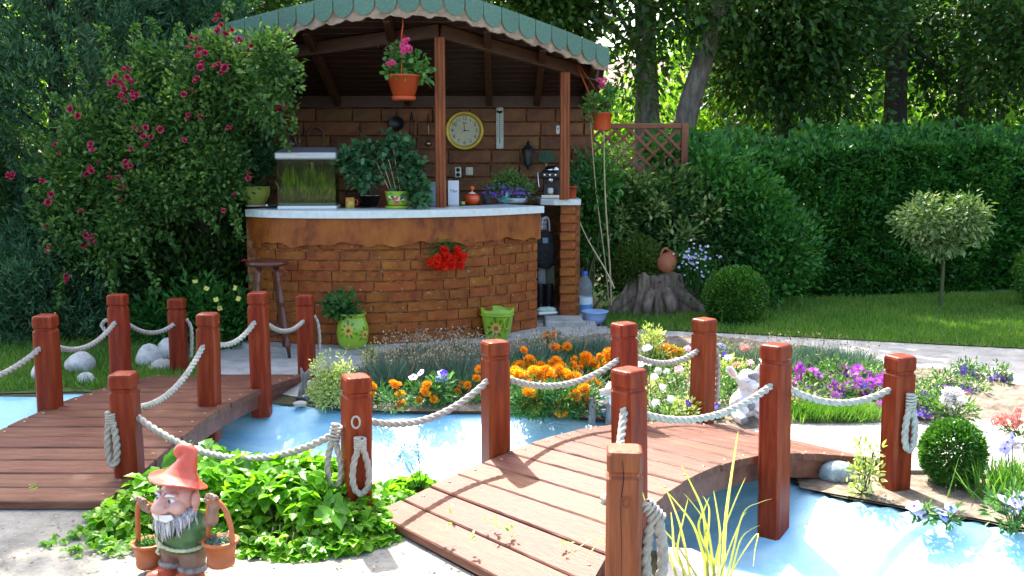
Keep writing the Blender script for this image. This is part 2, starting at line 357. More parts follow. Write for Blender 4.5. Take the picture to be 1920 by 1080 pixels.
front = [Vector((-3.6, 4.32, 0)), Vector((-2.2, 4.26, 0))] + gp((175, 958), (330, 950), (700, 985)) + [Vector((-.55, 3.98, 0)), Vector((.2, 3.02, 0)), Vector((.72, 2.2, 0)), Vector((1.0, -6, 0)), Vector((-8, -6, 0)), Vector((-8, 4.2, 0))]
m_pave = M('worn pavement', (.15, .142, .122), (.26, .247, .215), (.35, .333, .29), scale=6, bump=.9, bscale=70, rough=.95, lo=.3, hi=.72, fleck=((.07, .065, .055), 45, .62))
sheet('pavement', front, .005, m_pave)
rim_soil = gp((1490, 886), (1640, 893), (1760, 893), (1920, 907), (2150, 922), (2150, 1030), (1930, 995), (1850, 978), (1750, 962), (1650, 944), (1560, 928), (1500, 917))
sheet('pool_edge_soil', rim_soil, .007, m_soil)
near_soil = [Vector(p) for p in ((-1.7, 4.2, 0), (-1.6, 4.66, 0), (-1.2, 4.58, 0), (-.75, 4.46, 0), (-.4, 4.38, 0), (-.2, 4.06, 0), (-.55, 3.7, 0), (-.8, 3.72, 0), (-1.25, 3.8, 0))]
sheet('near_bed_soil', near_soil, .009, m_soil)
lawn_r = gp((1140, 616), (1350, 625), (1500, 633), (1700, 644), (1920, 655), (2500, 682)) + [Vector((12, 8.2, 0)), Vector((12, 12, 0)), Vector((.9, 12, 0)), Vector((.9, 9.0, 0))]
sheet('lawn', lawn_r, .010, m_turf)
lawn_l = gp((-500, 742), (0, 740), (140, 736), (260, 739), (380, 735), (385, 700), (410, 660), (460, 640)) + [Vector((-2.5, 9.5, 0)), Vector((-8, 9.5, 0)), Vector((-8, 6.4, 0))]
T(sheet('lawn', lawn_l, .008, m_turf))
slab_poly = [Vector((-2.35, 8.0, 0)), Vector((-2.1, 7.78, 0)), Vector((-1.75, 7.62, 0)), Vector((-1.4, 7.56, 0)), Vector((-.9, 7.58, 0)), Vector((-.2, 7.84, 0)), Vector((.3, 8.38, 0)), Vector((.75, 8.7, 0)), Vector((.75, 10.1, 0)), Vector((-2.5, 10.1, 0))]
T(MB().prism(slab_poly, -.02, .05).build('kiosk_slab', m_conc), kind='structure')
def blades(name, poly, n, h, w, mat, z0=.01, label=None, **k):
    Q = scatter(poly, n); P = np.column_stack([Q, np.full(n, z0)]); A = unit(rnd(n) * [.45, .45, .1] + [0, 0, 1])
    V, t = leaves(P, A, h * (.5 + RNG.random(n)), w, up=(.3, .9, .2), tilt=.8, shape='kite', fold=.1)
    return T(link(name, np_mesh(name, V, t, mat)), kind='stuff')
vis_r = gp((1140, 618), (1350, 627), (1500, 635), (1700, 646), (1930, 657)) + [Vector((5.8, 8.0, 0)), Vector((6.2, 11.2, 0)), Vector((2.4, 10.4, 0)), Vector((.9, 9.9, 0))]
blades('grass', vis_r, 60000, .055, .007, m_grass, .008)
vis_l = gp((-10, 738), (140, 733), (260, 736), (380, 732), (385, 700), (410, 662), (440, 645)) + [Vector((-2.6, 8.3, 0)), Vector((-5, 8.3, 0)), Vector((-4.6, 6.9, 0))]
blades('grass', vis_l, 30000, .06, .007, m_grass, .008)

# ------------------------------------------------------------------ posts, bridges
def post_mesh(h, w, mat, groove=True, crack=False):
    hw = w / 2; rows = [(0, hw), (h - .088, hw), (h - .080, hw * .86), (h - .070, hw * .86), (h - .062, hw), (h - .014, hw), (h - .004, hw * .93), (h, hw * .80)]
    R = []
    for z, a in rows:
        c = .011 if a > hw * .9 else .008; R.append([Vector((x, y, z)) for x, y in ((a - c, -a), (a, -a + c), (a, a - c), (a - c, a), (-a + c, a), (-a, a - c), (-a, -a + c), (-a + c, -a))])
    return MB().rings(R, True, False).mesh('post', mat)
def plank_mesh(L0, L1, R0, R1, th, mat, c):
    """one deck board with eased top edges, in its own coordinates round c"""
    def sec(a, b):
        d = (b - a).normalized(); e = .005; dn = Vector((0, 0, 1))
        return [a + d * e, b - d * e, b - dn * e, b - dn * th, a - dn * th, a - dn * e]
    dl = (R0 - L0).normalized()
    s0 = sec(L0, L1); s1 = sec(R0, R1)
    mb = MB().rings([[p - c for p in s0], [p - c for p in s1]], True, False)
    return mb.mesh('plank', mat)
SCREW = MB().lathe([(.007, 0), (.0065, .002), (.003, .0035)], seg=10).mesh('screw', m_brass)
def bridge(name, label, Lp, Rp, zf, n, th=.034, group=None):
    root = thing(name, label, 'footbridge', (Lp(.5) + Rp(.5)) / 2)
    root.location.z = 0; o = root.location
    for i in range(n):
        a = i / n; b = (i + .945) / n; j = RNG.normal(size=4) * .004
        L0, L1, R0, R1 = Lp(a), Lp(b), Rp(a), Rp(b); za, zb = zf(a), zf(b); dz = RNG.normal() * .0015
        d0 = (R0 - L0).normalized()
        q = [Vector((p.x, p.y, z + dz)) + d0 * e for p, z, e in ((L0, za, j[0]), (L1, zb, j[0]), (R0, za, j[1]), (R1, zb, j[1]))]
        c = (q[0] + q[1] + q[2] + q[3]) / 4
        # rotate so that the board's grain runs along local x
        ang = math.atan2(d0.y, d0.x); Rm = Matrix.Rotation(-ang, 3, 'Z')
        me = plank_mesh(*(Rm @ (p - c) for p in q), th, m_deck, Vector((0, 0, 0)))
        pl = link('plank', me, root, c - o, (0, 0, ang))
        for f in (.045, .955):
            m = (q[0] + q[1]) / 2 * (1 - f) + (q[2] + q[3]) / 2 * f; sc = link('screw', SCREW, pl, Rm @ (m - c) + Vector((0, 0, .0005)))
    for side, mt in ((Lp, 0), (Rp, 1)):                                            # curved beams under the board ends
        pts = [side(t / 14) for t in range(15)]; ins = (Rp if side is Lp else Lp)
        R = []
        for k, p in enumerate(pts):
            q = ins(k / 14); d = (q - p).normalized(); z = zf(k / 14) - th - .002; h = .085
            a = p + d * .02 - o; b = p + d * .065 - o
            R.append([Vector((a.x, a.y, z)), Vector((b.x, b.y, z)), Vector((b.x, b.y, z - h)), Vector((a.x, a.y, z - h))])
        MB().rings(R, True, False).build('stringer', m_side, root)
    return root
def curve_fn(pts):
    ts = [p[0] for p in pts]
    def f(t):
        t = min(max(t, 0), 1) * (ts[-1] - ts[0]) + ts[0]
        return Vector((np.interp(t, ts, [p[1] for p in pts]), np.interp(t, ts, [p[2] for p in pts]), 0))
    sm = [f(k / 40) for k in range(41)]
    for _ in range(30): sm = [sm[0]] + [(sm[i - 1] + sm[i] * 2 + sm[i + 1]) / 4 for i in range(1, 40)] + [sm[-1]]
    def g(t):
        t = min(max(t, 0), 1) * 40; i = min(int(t), 39); return sm[i].lerp(sm[i + 1], t - i)
    return g
AL = curve_fn([(0, -2.80, 4.13), (.35, -2.60, 5.0), (.6, -2.50, 5.65), (1, -2.44, 6.70)])
AR = curve_fn([(0, -1.74, 4.13), (.35, -1.64, 5.0), (.6, -1.55, 5.65), (1, -1.40, 6.70)])
zA = lambda t: .045 + .105 * math.sin(PI * t) ** 1.15
BL = curve_fn([(0, -.57, 3.98), (.455, .23, 4.62), (1, 1.17, 5.37)])
BR = curve_fn([(0, .20, 3.03), (.2, .42, 3.66), (.455, .83, 4.07), (.64, 1.13, 4.36), (.82, 1.48, 4.55), (1, 1.80, 4.72)])
zB = lambda t: .05 + .155 * math.sin(PI * t) ** 1.1
brA = bridge('footbridge', 'arched plank footbridge in dappled shade, leading to the bar stool', AL, AR, zA, 17)
brB = bridge('footbridge', 'sunlit arched plank footbridge by the marigolds, with one cracked lighter end post', BL, BR, zB, 16)
POSTS = {}
def add_post(br, key, x, y, z0, z1, rot, w=.108, mat=None):
    p = link('post', post_mesh(z1 - z0, w, mat or m_post), br, Vector((x, y, z0)) - br.location, (RNG.normal() * .012, RNG.normal() * .012, math.radians(rot)))
    POSTS[key] = (Vector((x, y, z1 - .175)), math.radians(rot), w, p); return p
def px_post(br, key, px, d, topy, z0, rot, **k):
    x = (px - 960) / F * D(960, topy, d).y; r = ray(px, topy); t = d / r[1]; return add_post(br, key, r[0] * t, d, z0, EYE + r[2] * t, rot, **k)
px_post(brA, 'P0', -190, 4.42, 640, -.05, 0)
px_post(brA, 'P1', 84, 5.36, 590, .0, 0)
px_post(brA, 'P2', 219, 6.25, 552, -.02, 0)
px_post(brA, 'P3', 331, 6.86, 560, -.02, 2)
px_post(brA, 'P4', 235, 4.42, 698, -.02, 0)
px_post(brA, 'P5', 385, 5.42, 587, -.05, 0)
px_post(brA, 'P6', 484, 5.94, 548, -.05, 0)
px_post(brA, 'P7', 572, 6.72, 553, -.02, 0)
px_post(brB, 'Q1', 663, 3.98, 704, -.02, 24)
px_post(brB, 'Q2', 930, 4.46, 640, -.08, 26)
px_post(brB, 'Q3', 1178, 4.98, 605, -.08, 30)
px_post(brB, 'Q4', 1320, 5.42, 597, .0, 36)
r1 = px_post(brB, 'R1', 1171, 2.98, 839, -.02, -5, w=.110, mat=m_postold)
px_post(brB, 'R2', 1188, 3.72, 691, -.12, 38)
px_post(brB, 'R3', 1462, 4.24, 646, -.15, 46)
px_post(brB, 'R4', 1689, 4.43, 666, -.02, 22)
MB().lathe([(.019, 0), (.019, -.004), (.015, -.006), (.015, -.002), (0, -.002)], mat=Matrix.Rotation(-PI / 2, 4, 'X'), seg=20).build('plug', m_postold, r1, (.004, -.0545, .485))
crk = smooth_loop([(0, 0, 0), (.004, 0, -.06), (-.003, 0, -.14), (.002, 0, -.3), (0, 0, -.5)], 5, False)
MB().tube([p + Vector((-.008, -.0545, .615)) for p in crk], [.0018 * (1 - abs(i / len(crk) - .3)) for i in range(len(crk))], 5).build('crack', m_dark, r1)

# ------------------------------------------------------------------ ropes
def rope_bm(mb, path, r=.0145, lay=.105, step=.0055):
    path = [Vector(p) for p in path]; seg = [0]
    for a, b in zip(path, path[1:]): seg.append(seg[-1] + (b - a).length)
    n = max(4, int(seg[-1] / step)); s = np.linspace(0, seg[-1], n); arr = np.array(path)
    pts = [Vector(p) for p in np.stack([np.interp(s, seg, arr[:, k]) for k in range(3)], 1)]; R = []; nrm = None
    for i, p in enumerate(pts):
        t = (pts[min(i + 1, n - 1)] - pts[max(i - 1, 0)]).normalized()
        if nrm is None: nrm = t.cross(Vector((0, 0, 1)) if abs(t.z) < .9 else Vector((1, 0, 0))).normalized()
        nrm = (nrm - t * nrm.dot(t)).normalized(); bn = t.cross(nrm); tw = 2 * PI * s[i] / lay / 1.0; ring = []
        for j in range(12):
            a = 2 * PI * j / 12; k = r * (.62 + .52 * abs(math.cos(1.5 * a)) ** .8); ring.append(p + (nrm * math.cos(a + tw) + bn * math.sin(a + tw)) * k)
        R.append(ring)
    return mb.rings(R, True, True)
def sag(a, b, s, n=24): return [a.lerp(b, t / n) - Vector((0, 0, s * 4 * (t / n) * (1 - t / n))) for t in range(n + 1)]
def loop_path(a, w, l, side, n=12):
    """teardrop hanging from a; side = horizontal direction in which it opens"""
    sd = Vector(side).normalized(); out = []
    for i in range(2 * n + 1):
        t = i / (2 * n); ang = PI * 2 * t; out.append(a + sd * (w * math.sin(ang) * (math.sin(PI * t) ** .8)) + Vector((0, 0, -l * (1 - math.cos(ang)) / 2)))
    return out
def whip(mb, a, l, r=.021, n=5, d=Vector((0, 0, -1))):
    d = d.normalized(); u = d.cross(Vector((1, .3, 0))).normalized(); v = d.cross(u); pts = []
    for i in range(n * 10 + 1):
        t = i / 10; pts.append(a + d * (l * t / n) + (u * math.cos(2 * PI * t) + v * math.sin(2 * PI * t)) * r)
    return mb.tube(pts, .006, 6)
def hp(k, dx=0, dy=0, dz=0): return POSTS[k][0] + Vector((dx, dy, dz))
def toward(k, q):
    """where a rope leaves post k in the direction of post q"""
    a = POSTS[k][0]; b = POSTS[q][0]; d = (b - a); d.z = 0; return a + d.normalized() * .048
def span(root, k, q, s, dz0=0, dz1=0): rope_bm(MB(), sag(toward(k, q) + Vector((0, 0, dz0)), toward(q, k) + Vector((0, 0, dz1)), s)).build('rope_span', m_rope, root)
r = thing('rope', 'thick rope rail on the lawn side of the shaded footbridge, above round stones', 'rope')
span(r, 'P0', 'P1', .10); span(r, 'P1', 'P2', .085); span(r, 'P2', 'P3', .07)
rope_bm(MB(), smooth_loop([hp('P2', -.06, .05), hp('P2', -.10, .05, .0), hp('P2', -.12, .04, -.03), hp('P2', -.09, .03, -.07)], 6, False), .012).build('rope_end', m_rope, r)
rope_bm(MB(), smooth_loop([hp('P3', .055, .02, .03), hp('P3', .085, .02, -.03), hp('P3', .09, .01, -.13), hp('P3', .085, 0, -.24)], 6, False), .012).build('rope_end', m_rope, r)
r = thing('rope', 'thick rope rail on the stool side of the shaded footbridge, looped at its near end', 'rope')
span(r, 'P4', 'P5', .09); span(r, 'P5', 'P6', .06); span(r, 'P6', 'P7', .07)
a = hp('P4', -.055, -.05, .0); mb = MB(); rope_bm(mb, loop_path(a, .030, .245, (1, -.3, 0)), .0165).build('rope_loop', m_rope, r); whip(MB(), a + Vector((0, 0, .005)), .06).build('whipping', m_rope, r)
rope_bm(MB(), smooth_loop([hp('P7', .055, .02, .03), hp('P7', .08, .02, -.03), hp('P7', .09, .01, -.14), hp('P7', .085, 0, -.25)], 6, False), .010).build('rope_end', m_rope, r)
r = thing('rope', 'slack rope slung between the two bridges behind the gnome, its end spliced into a loop', 'rope')
e = hp('Q1', -.065, -.03, -.02); rope_bm(MB(), sag(hp('P4', .05, -.01, -.03), e + Vector((-.03, 0, -.05)), .14, 36)).build('rope_span', m_rope, r)
whip(MB(), e, .075, d=Vector((-.25, 0, -1))).build('whipping', m_rope, r); rope_bm(MB(), loop_path(e + Vector((-.018, 0, -.06)), .036, .20, (1, -.2, 0)), .0125).build('rope_loop', m_rope, r)
r = thing('rope', 'thick rope rail beside the marigolds on the sunlit bridge, looped from a ring', 'rope')
span(r, 'Q1', 'Q2', .085, -.02); span(r, 'Q2', 'Q3', .085); span(r, 'Q3', 'Q4', .055)
cdir = Vector((.42, -.9, 0)); e = hp('Q1') + Vector((.018, -.078, .0)); ring = [e + Vector((.016 * math.sin(t), .0, .024 * math.cos(t))) for t in np.linspace(0, 2 * PI, 20)]
MB().tube(ring, .0045, 6).build('iron_ring', m_rope, r); e = e + Vector((.016, -.004, -.062))
whip(MB(), e, .05).build('whipping', m_rope, r); rope_bm(MB(), loop_path(e + Vector((0, 0, -.03)), .042, .205, (1, .35, 0)), .0125).build('rope_loop', m_rope, r)
rope_bm(MB(), smooth_loop([hp('Q4', .06, .03, .02), hp('Q4', .085, .03, -.04), hp('Q4', .09, .02, -.16), hp('Q4', .08, .01, -.30)], 6, False), .0125).build('rope_end', m_rope, r)
r = thing('rope', 'thick rope rail past the calf figure on the sunlit bridge, looped at both end posts', 'rope')
rope_bm(MB(), sag(hp('R2', -.04, -.055, .03), hp('R1', -.058, .02, .0), .10)).build('rope_span', m_rope, r)
span(r, 'R2', 'R3', .075, -.01); span(r, 'R3', 'R4', .065, -.02, .02)
e = hp('R1', .060, -.01, .005); rope_bm(MB(), loop_path(e + Vector((.035, -.01, -.03)), .034, .235, (1, -.1, 0)), .0165).build('rope_loop', m_rope, r)
whip(MB(), e, .075, .022, 5, Vector((.55, -.1, -.6))).build('whipping', m_rope, r)
e = hp('R4', .028, -.072, .0); whip(MB(), e + Vector((0, 0, .015)), .07, .019).build('whipping', m_rope, r); rope_bm(MB(), loop_path(e + Vector((0, -.004, -.03)), .030, .215, (1, .2, 0)), .0145).build('rope_loop', m_rope, r)
# ------------------------------------------------------------------ the garden bar
bar = thing('garden_bar', 'open brick garden bar with a green scalloped shingle roof and a curved counter', 'garden bar', (-.8, 8.6, 0))
BO = Vector(bar.location)
ZB = .05
arc = smooth_loop([(-2.07, 8.0, 0), (-1.85, 7.84, 0), (-1.5, 7.76, 0), (-.92, 7.80, 0), (-.30, 8.07, 0), (.215, 8.55, 0)], 16, False)
def arc_table(pts):
    s = [0]
    for a, b in zip(pts, pts[1:]): s.append(s[-1] + (b - a).length)
    A = np.array(pts)
    def f(t):
        p = Vector([np.interp(t, s, A[:, k]) for k in range(3)]); q = Vector([np.interp(t + .01, s, A[:, k]) for k in range(3)]); q0 = Vector([np.interp(t - .01, s, A[:, k]) for k in range(3)])
        d = (q - q0).normalized(); return p, d, Vector((d.y, -d.x, 0))     # point, along, outward (to the front)
    return f, s[-1]
AF, ALEN = arc_table(arc)
def arc_band(off_out, off_in, z0, z1, t0=0, t1=None, n=40, wav=None):
    t1 = ALEN if t1 is None else t1; R = []
    for i in range(n + 1):
        t = t0 + (t1 - t0) * i / n; p, d, o = AF(t); zz = z0 + (wav(t) if wav else 0)
        a = p + o * off_out; b = p + o * off_in
        R.append([Vector((a.x, a.y, zz)), Vector((a.x, a.y, z1)), Vector((b.x, b.y, z1)), Vector((b.x, b.y, zz))])
    return MB().rings([[q - BO for q in r] for r in R], True, False)
wall = arc_band(-.012, -.14, ZB, 1.05).build('bar_wall', m_mortar, bar)
course = .0835; nb = 0
for c in range(10):
    z0 = ZB + .004 + c * course; t = -.12 * (c % 2) - .02
    while t < ALEN:
        L = RNG.choice([.18, .23, .27, .33, .13], p=[.2, .3, .25, .15, .1]); a = max(t + .006, 0.0); b = min(t + L - .005, ALEN); t += L
        if b - a < .03: continue
        h = course - .012 + RNG.normal() * .002; pr = .0025 + abs(RNG.normal()) * .0025; p, d, o = AF((a + b) / 2); R = []
        for i in range(4):
            u = a + (b - a) * i / 3; q, dd, oo = AF(u); e = .004 if i in (0, 3) else 0; jz = RNG.normal() * .0015
            f = q + oo * (pr - e - (0.0)); k = q - oo * .03
            R.append([Vector((f.x, f.y, z0 + .004 + jz)), Vector((f.x, f.y, z0 + h - .004 + jz)), Vector((q.x + oo.x * (pr - .006), q.y + oo.y * (pr - .006), z0 + h + jz)), Vector((k.x, k.y, z0 + h)), Vector((k.x, k.y, z0)), Vector((q.x + oo.x * (pr - .006), q.y + oo.y * (pr - .006), z0 + jz))])
        MB().rings([[x - p for x in r] for r in R], True, False).build('brick', m_brick, wall, p - BO)
# right end face of the bar wall: returning bricks
pe, de, oe = AF(ALEN)
for c in range(10):
    MB().box((0, 0, 0), (.022, .135, course - .013), ch=.003).build('brick', m_brick, wall, pe - oe * .075 + de * .004 - BO + Vector((0, 0, ZB + .004 + (c + .5) * course)), (0, 0, math.atan2(de.y, de.x)))
wv = lambda t: .012 * math.sin(t * 9.5) + .009 * math.sin(t * 23 + 1) + .006 * math.sin(t * 41)
arc_band(.045, -.13, .845, 1.052, wav=wv, n=110, t0=-.0).build('apron', m_apron, bar)
ctop = arc_band(.085, -.42, 1.054, 1.112, n=48)
ctop.build('counter_top', m_counter, bar)
# side walls, pier, back wall
def brick_field(parent, x0, x1, y, z0, z1, courses, lens, face=-1, axis='x', mat=m_brick, dep=.03):
    ch = (z1 - z0) / courses
    for c in range(courses):
        t = x0 - (.1 if c % 2 else 0)
        while t < x1:
            L = RNG.choice(lens); a = max(t + .006, x0); b = min(t + L - .006, x1); t += L
            if b - a < .03: continue
            pr = .006 + abs(RNG.normal()) * .006; sz = (b - a, dep + pr, ch - .012 + RNG.normal() * .003)
            m = MB().box((0, 0, 0), sz, ch=.004).mesh('brick', mat)
            if axis == 'x': link('brick', m, parent, Vector(((a + b) / 2, y + face * pr / 2, z0 + (c + .5) * ch)) - BO)
            else: link('brick', m, parent, Vector((y + face * pr / 2, (a + b) / 2, z0 + (c + .5) * ch)) - BO, (0, 0, PI / 2 if face < 0 else -PI / 2))
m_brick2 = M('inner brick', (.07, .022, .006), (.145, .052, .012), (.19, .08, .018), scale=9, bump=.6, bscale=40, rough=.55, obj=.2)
bw = MB().box(Vector((-.85, 9.90, 1.05)) - BO, (3.3, .12, 2.04)).build('back_wall', m_mortar, bar)
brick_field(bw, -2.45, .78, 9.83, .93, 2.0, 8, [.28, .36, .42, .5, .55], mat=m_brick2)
MB().box(Vector((-.85, 9.80, 2.06)) - BO, (3.3, .07, .11)).build('wall_plate', m_beam, bar)
MB().box(Vector((-2.12, 8.98, .55)) - BO, (.1, 1.7, .98)).build('side_wall', m_mortar, bar)
pier = MB().box(Vector((.502, 9.10, .575)) - BO, (.118, .20, 1.05)).build('pier', m_mortar, bar)
brick_field(pier, .432, .572, 9.0, .05, 1.095, 13, [.3], mat=m_brick, dep=.02)
brick_field(pier, 9.0, 9.2, .565, .05, 1.095, 13, [.3], face=1, axis='y', dep=.02)
MB().prism([Vector(p) - BO for p in ((.23, 9.62, 0), (.26, 9.02, 0), (.38, 8.93, 0), (.60, 8.93, 0), (.62, 8.97, 0), (.62, 9.5, 0))], 1.10, 1.15).build('side_counter', m_counter, bar)
MB().box(Vector((.60, 9.5, .55)) - BO, (.06, .6, 1.08)).build('side_wall', m_mortar, bar)
MB().box(Vector((.46, 8.78, .065)) - BO, (.34, .34, .07), ch=.012).build('door_step', m_conc, bar)
# roof: one pitched plane with a bowed front edge
RZ = lambda y: 2.10 + .307 * (9.8 - y)
def on_plane(px, py, drop):
    r = ray(px, py); t = (2.10 + .307 * 9.8 - drop - EYE) / (r[2] + .307 * r[1]); return Vector((r[0] * t, r[1] * t, 0))
ev = [on_plane(px, py, .10) for px, py in ((372, 100), (430, 86), (500, 69), (560, 55), (640, 38), (735, 28), (835, 30), (925, 55), (1000, 80), (1070, 105), (1140, 132))]
eav = smooth_loop(ev, 12, False); EF, ELEN = arc_table(eav)
xL, xR = eav[0].x, eav[-1].x; EA = np.array(eav); BACK = 10.12
ye = lambda x: float(np.interp(x, EA[:, 0], EA[:, 1]))
outline = [Vector((p.x, p.y, 0)) for p in eav] + [Vector((xR, BACK, 0)), Vector((xL, BACK, 0))]
def slab(poly, lo, hi):
    n = len(poly); vs = [(p.x - BO.x, p.y - BO.y, RZ(p.y) + lo) for p in poly] + [(p.x - BO.x, p.y - BO.y, RZ(p.y) + hi) for p in poly]
    return MB().add(vs, [tuple(range(n)), tuple(range(n, 2 * n))] + [(i, (i + 1) % n, n + (i + 1) % n, n + i) for i in range(n)])
roof = slab(outline, .028, .075).build('roof', m_shingle, bar)
y = 7.3; k = 0
while y < BACK:
    xs = [x for x in np.linspace(xL, xR, 120) if ye(x) < y + .02]
    if xs:
        x0, x1 = min(xs) + .012, max(xs) - .012
        if x1 - x0 > .2:
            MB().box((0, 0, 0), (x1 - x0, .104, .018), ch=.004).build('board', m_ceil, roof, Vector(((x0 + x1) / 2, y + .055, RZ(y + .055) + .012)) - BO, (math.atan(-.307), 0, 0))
    y += .110
def bar_between(name, a, b, w, h, mat, parent):
    a = Vector(a); b = Vector(b); d = b - a; q = d.to_track_quat('X', 'Z'); return MB().box((0, 0, 0), (d.length, w, h), ch=.006).build(name, mat, parent, (a + b) / 2 - BO, q.to_euler())
for x in (-2.35, -1.68, -1.0, -.22, .24, .70):
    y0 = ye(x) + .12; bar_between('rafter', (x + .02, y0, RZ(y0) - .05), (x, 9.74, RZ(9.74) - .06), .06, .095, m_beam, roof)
def on_counter(px, py, z):
    p = G(px, py, z); return p
pc = G(827, 389, 1.112); prt = G(1058, 374, 1.15); plf = Vector((-2.21, 8.72, 1.06))
hb = .055
pts = [Vector((p.x, p.y, RZ(p.y) - .002 - hb)) for p in (pc, prt, plf)]
ext = pts[1] + (pts[1] - pts[0]).normalized() * .36; ext.z = RZ(ext.y) - .057; ext2 = pts[2] + (pts[2] - pts[0]).normalized() * .15
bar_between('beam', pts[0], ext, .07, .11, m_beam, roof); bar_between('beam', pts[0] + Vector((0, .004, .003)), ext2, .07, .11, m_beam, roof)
def fluted(a, b, w, rot=0):
    hw = w / 2; g = .006; P2 = []
    side = [(-hw, -hw + .006), (-hw + .006, -hw), (-.024, -hw), (-.020, -hw + g), (-.013, -hw + g), (-.009, -hw), (.009, -hw), (.013, -hw + g), (.020, -hw + g), (.024, -hw), (hw - .006, -hw)]
    for k in range(4):
        c, s = math.cos(k * PI / 2), math.sin(k * PI / 2); P2 += [(x * c - y * s, x * s + y * c) for x, y in side[1:]]
    return MB().prism(P2, 0, b.z - a.z).build('post', m_post2, bar, a - BO, (0, 0, rot))
fluted(pc, Vector((0, 0, RZ(pc.y) - .105)), .082); fluted(prt, Vector((0, 0, RZ(prt.y) - .105)), .085); fluted(plf, Vector((0, 0, RZ(plf.y) - .105)), .085)
# wavy board and hanging half-round shingles along the eave
R = []
for i in range(141):
    t = ELEN * i / 140; p, d, o = EF(t); z = RZ(p.y); dz = .115 + .011 * math.sin(t * 33) + .006 * math.sin(t * 71)
    a = p + o * .004; b = p - o * .018; R.append([Vector((a.x, a.y, z + .03)) - BO, Vector((b.x, b.y, z + .03)) - BO, Vector((b.x, b.y, z - dz)) - BO, Vector((a.x, a.y, z - dz)) - BO])
MB().rings(R, True, False).build('eave_board', m_fringe, roof)
ns = 23; wS = ELEN / ns
for i in range(ns):
    p, d, o = EF((i + .5) * wS); z = RZ(p.y); hw = wS / 2 - .004; slope = (RZ(p.y + d.y) - RZ(p.y))
    out = [(-hw, .085), (hw, .085), (hw, -.005)] + [(hw * math.cos(a), -.005 - .082 * math.sin(a)) for a in np.linspace(0, PI, 13)[1:-1]] + [(-hw, -.005)]
    mb = MB(); n = len(out)
    vs = [(x, -.006, zz + slope * x) for x, zz in out] + [(x, .0, zz + slope * x) for x, zz in out]
    mb.add(vs, [tuple(range(n)), tuple(range(n, 2 * n))] + [(j, (j + 1) % n, n + (j + 1) % n, n + j) for j in range(n)])
    mb.build('shingle', m_shingle, roof, Vector((p.x, p.y, z)) + o * .014 - BO, (RNG.normal() * .015, 0, math.atan2(d.y, d.x)))
# ------------------------------------------------------------------ foliage materials
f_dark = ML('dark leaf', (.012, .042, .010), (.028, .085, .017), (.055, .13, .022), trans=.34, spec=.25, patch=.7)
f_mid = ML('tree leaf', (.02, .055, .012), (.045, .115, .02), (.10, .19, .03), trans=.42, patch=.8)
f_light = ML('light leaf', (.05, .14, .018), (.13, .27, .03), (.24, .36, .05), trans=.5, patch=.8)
f_hedge = ML('hedge leaf', (.018, .085, .018), (.038, .165, .028), (.085, .24, .04), trans=.3, rough=.42, spec=.25, patch=1.6)
f_shrub = ML('shrub leaf', (.018, .07, .02), (.045, .13, .03), (.14, .23, .08), trans=.3, rough=.38, spec=.3, patch=2)
f_conifer = ML('conifer spray', (.025, .085, .042), (.055, .145, .07), (.11, .22, .11), trans=.25, spec=.25, rough=.6, patch=1.4)
f_rose = ML('rose leaf', (.025, .08, .024), (.06, .155, .038), (.19, .30, .075), trans=.38, rough=.38, spec=.3, patch=2.2)
f_box = ML('box leaf', (.02, .085, .012), (.05, .165, .02), (.11, .25, .03), trans=.3, rough=.35, patch=4)
f_thuja = ML('thuja spray', (.035, .085, .014), (.075, .14, .02), (.13, .20, .03), trans=.25, rough=.5, patch=3)
f_pale = ML('silvery leaf', (.07, .15, .04), (.16, .26, .075), (.34, .41, .17), trans=.25, rough=.5, patch=4)
f_cover = ML('ground cover leaf', (.07, .23, .015), (.15, .37, .022), (.28, .47, .04), trans=.48, rough=.35, patch=5)
f_varie = ML('variegated leaf', (.16, .27, .05), (.42, .48, .14), (.66, .66, .32), trans=.3, rough=.4, patch=9)
f_dian = ML('dianthus blade', (.05, .115, .085), (.10, .185, .145), (.17, .26, .19), trans=.15, rough=.6, patch=4)
f_bed = ML('bedding leaf', (.03, .10, .022), (.07, .18, .035), (.17, .30, .07), trans=.3, rough=.45, patch=5)
f_mari = ML('marigold leaf', (.02, .085, .022), (.045, .145, .03), (.09, .20, .05), trans=.25, rough=.45, patch=5)
f_ivy = ML('ivy leaf', (.018, .075, .03), (.035, .12, .045), (.07, .18, .07), trans=.25, rough=.4, patch=5)
f_ger = ML('geranium leaf', (.05, .15, .03), (.10, .25, .05), (.19, .35, .09), trans=.3, rough=.5, patch=6)
f_reed = ML('reed blade', (.16, .22, .05), (.34, .36, .09), (.56, .50, .20), trans=.3, rough=.4, patch=6)
f_tuft = ML('tuft blade', (.05, .16, .02), (.10, .26, .03), (.20, .35, .06), trans=.3, patch=6)
f_dry = ML('dry seed head', (.10, .06, .035), (.34, .26, .17), (.60, .52, .38), trans=.15, rough=.8, patch=9)
def petal(name, a, b, c=None, trans=.3): return ML(name, a, b, c, trans=trans, rough=.55, spec=.25, tcol=(1.15, 1.1, 1.05), patch=12)
p_orange = petal('orange petal', (.88, .27, .006), (.92, .36, .010), (.93, .44, .016))
p_gold = petal('golden petal', (.86, .38, .012), (.92, .52, .02), (.92, .56, .03))
p_lemon = petal('lemon petal', (.85, .64, .02), (.92, .76, .04))
p_rose = petal('rose petal', (.27, .012, .043), (.44, .03, .088), (.60, .11, .18))
p_pink = petal('pink petal', (.80, .10, .32), (.90, .20, .45))
p_palepink = petal('pale pink petal', (.82, .36, .42), (.90, .60, .62))
p_white = petal('white petal', (.82, .80, .80), (.90, .88, .88))
p_purple = petal('purple petal', (.42, .06, .50), (.62, .10, .66), (.70, .22, .72))
p_violet = petal('violet petal', (.13, .06, .45), (.24, .12, .62))
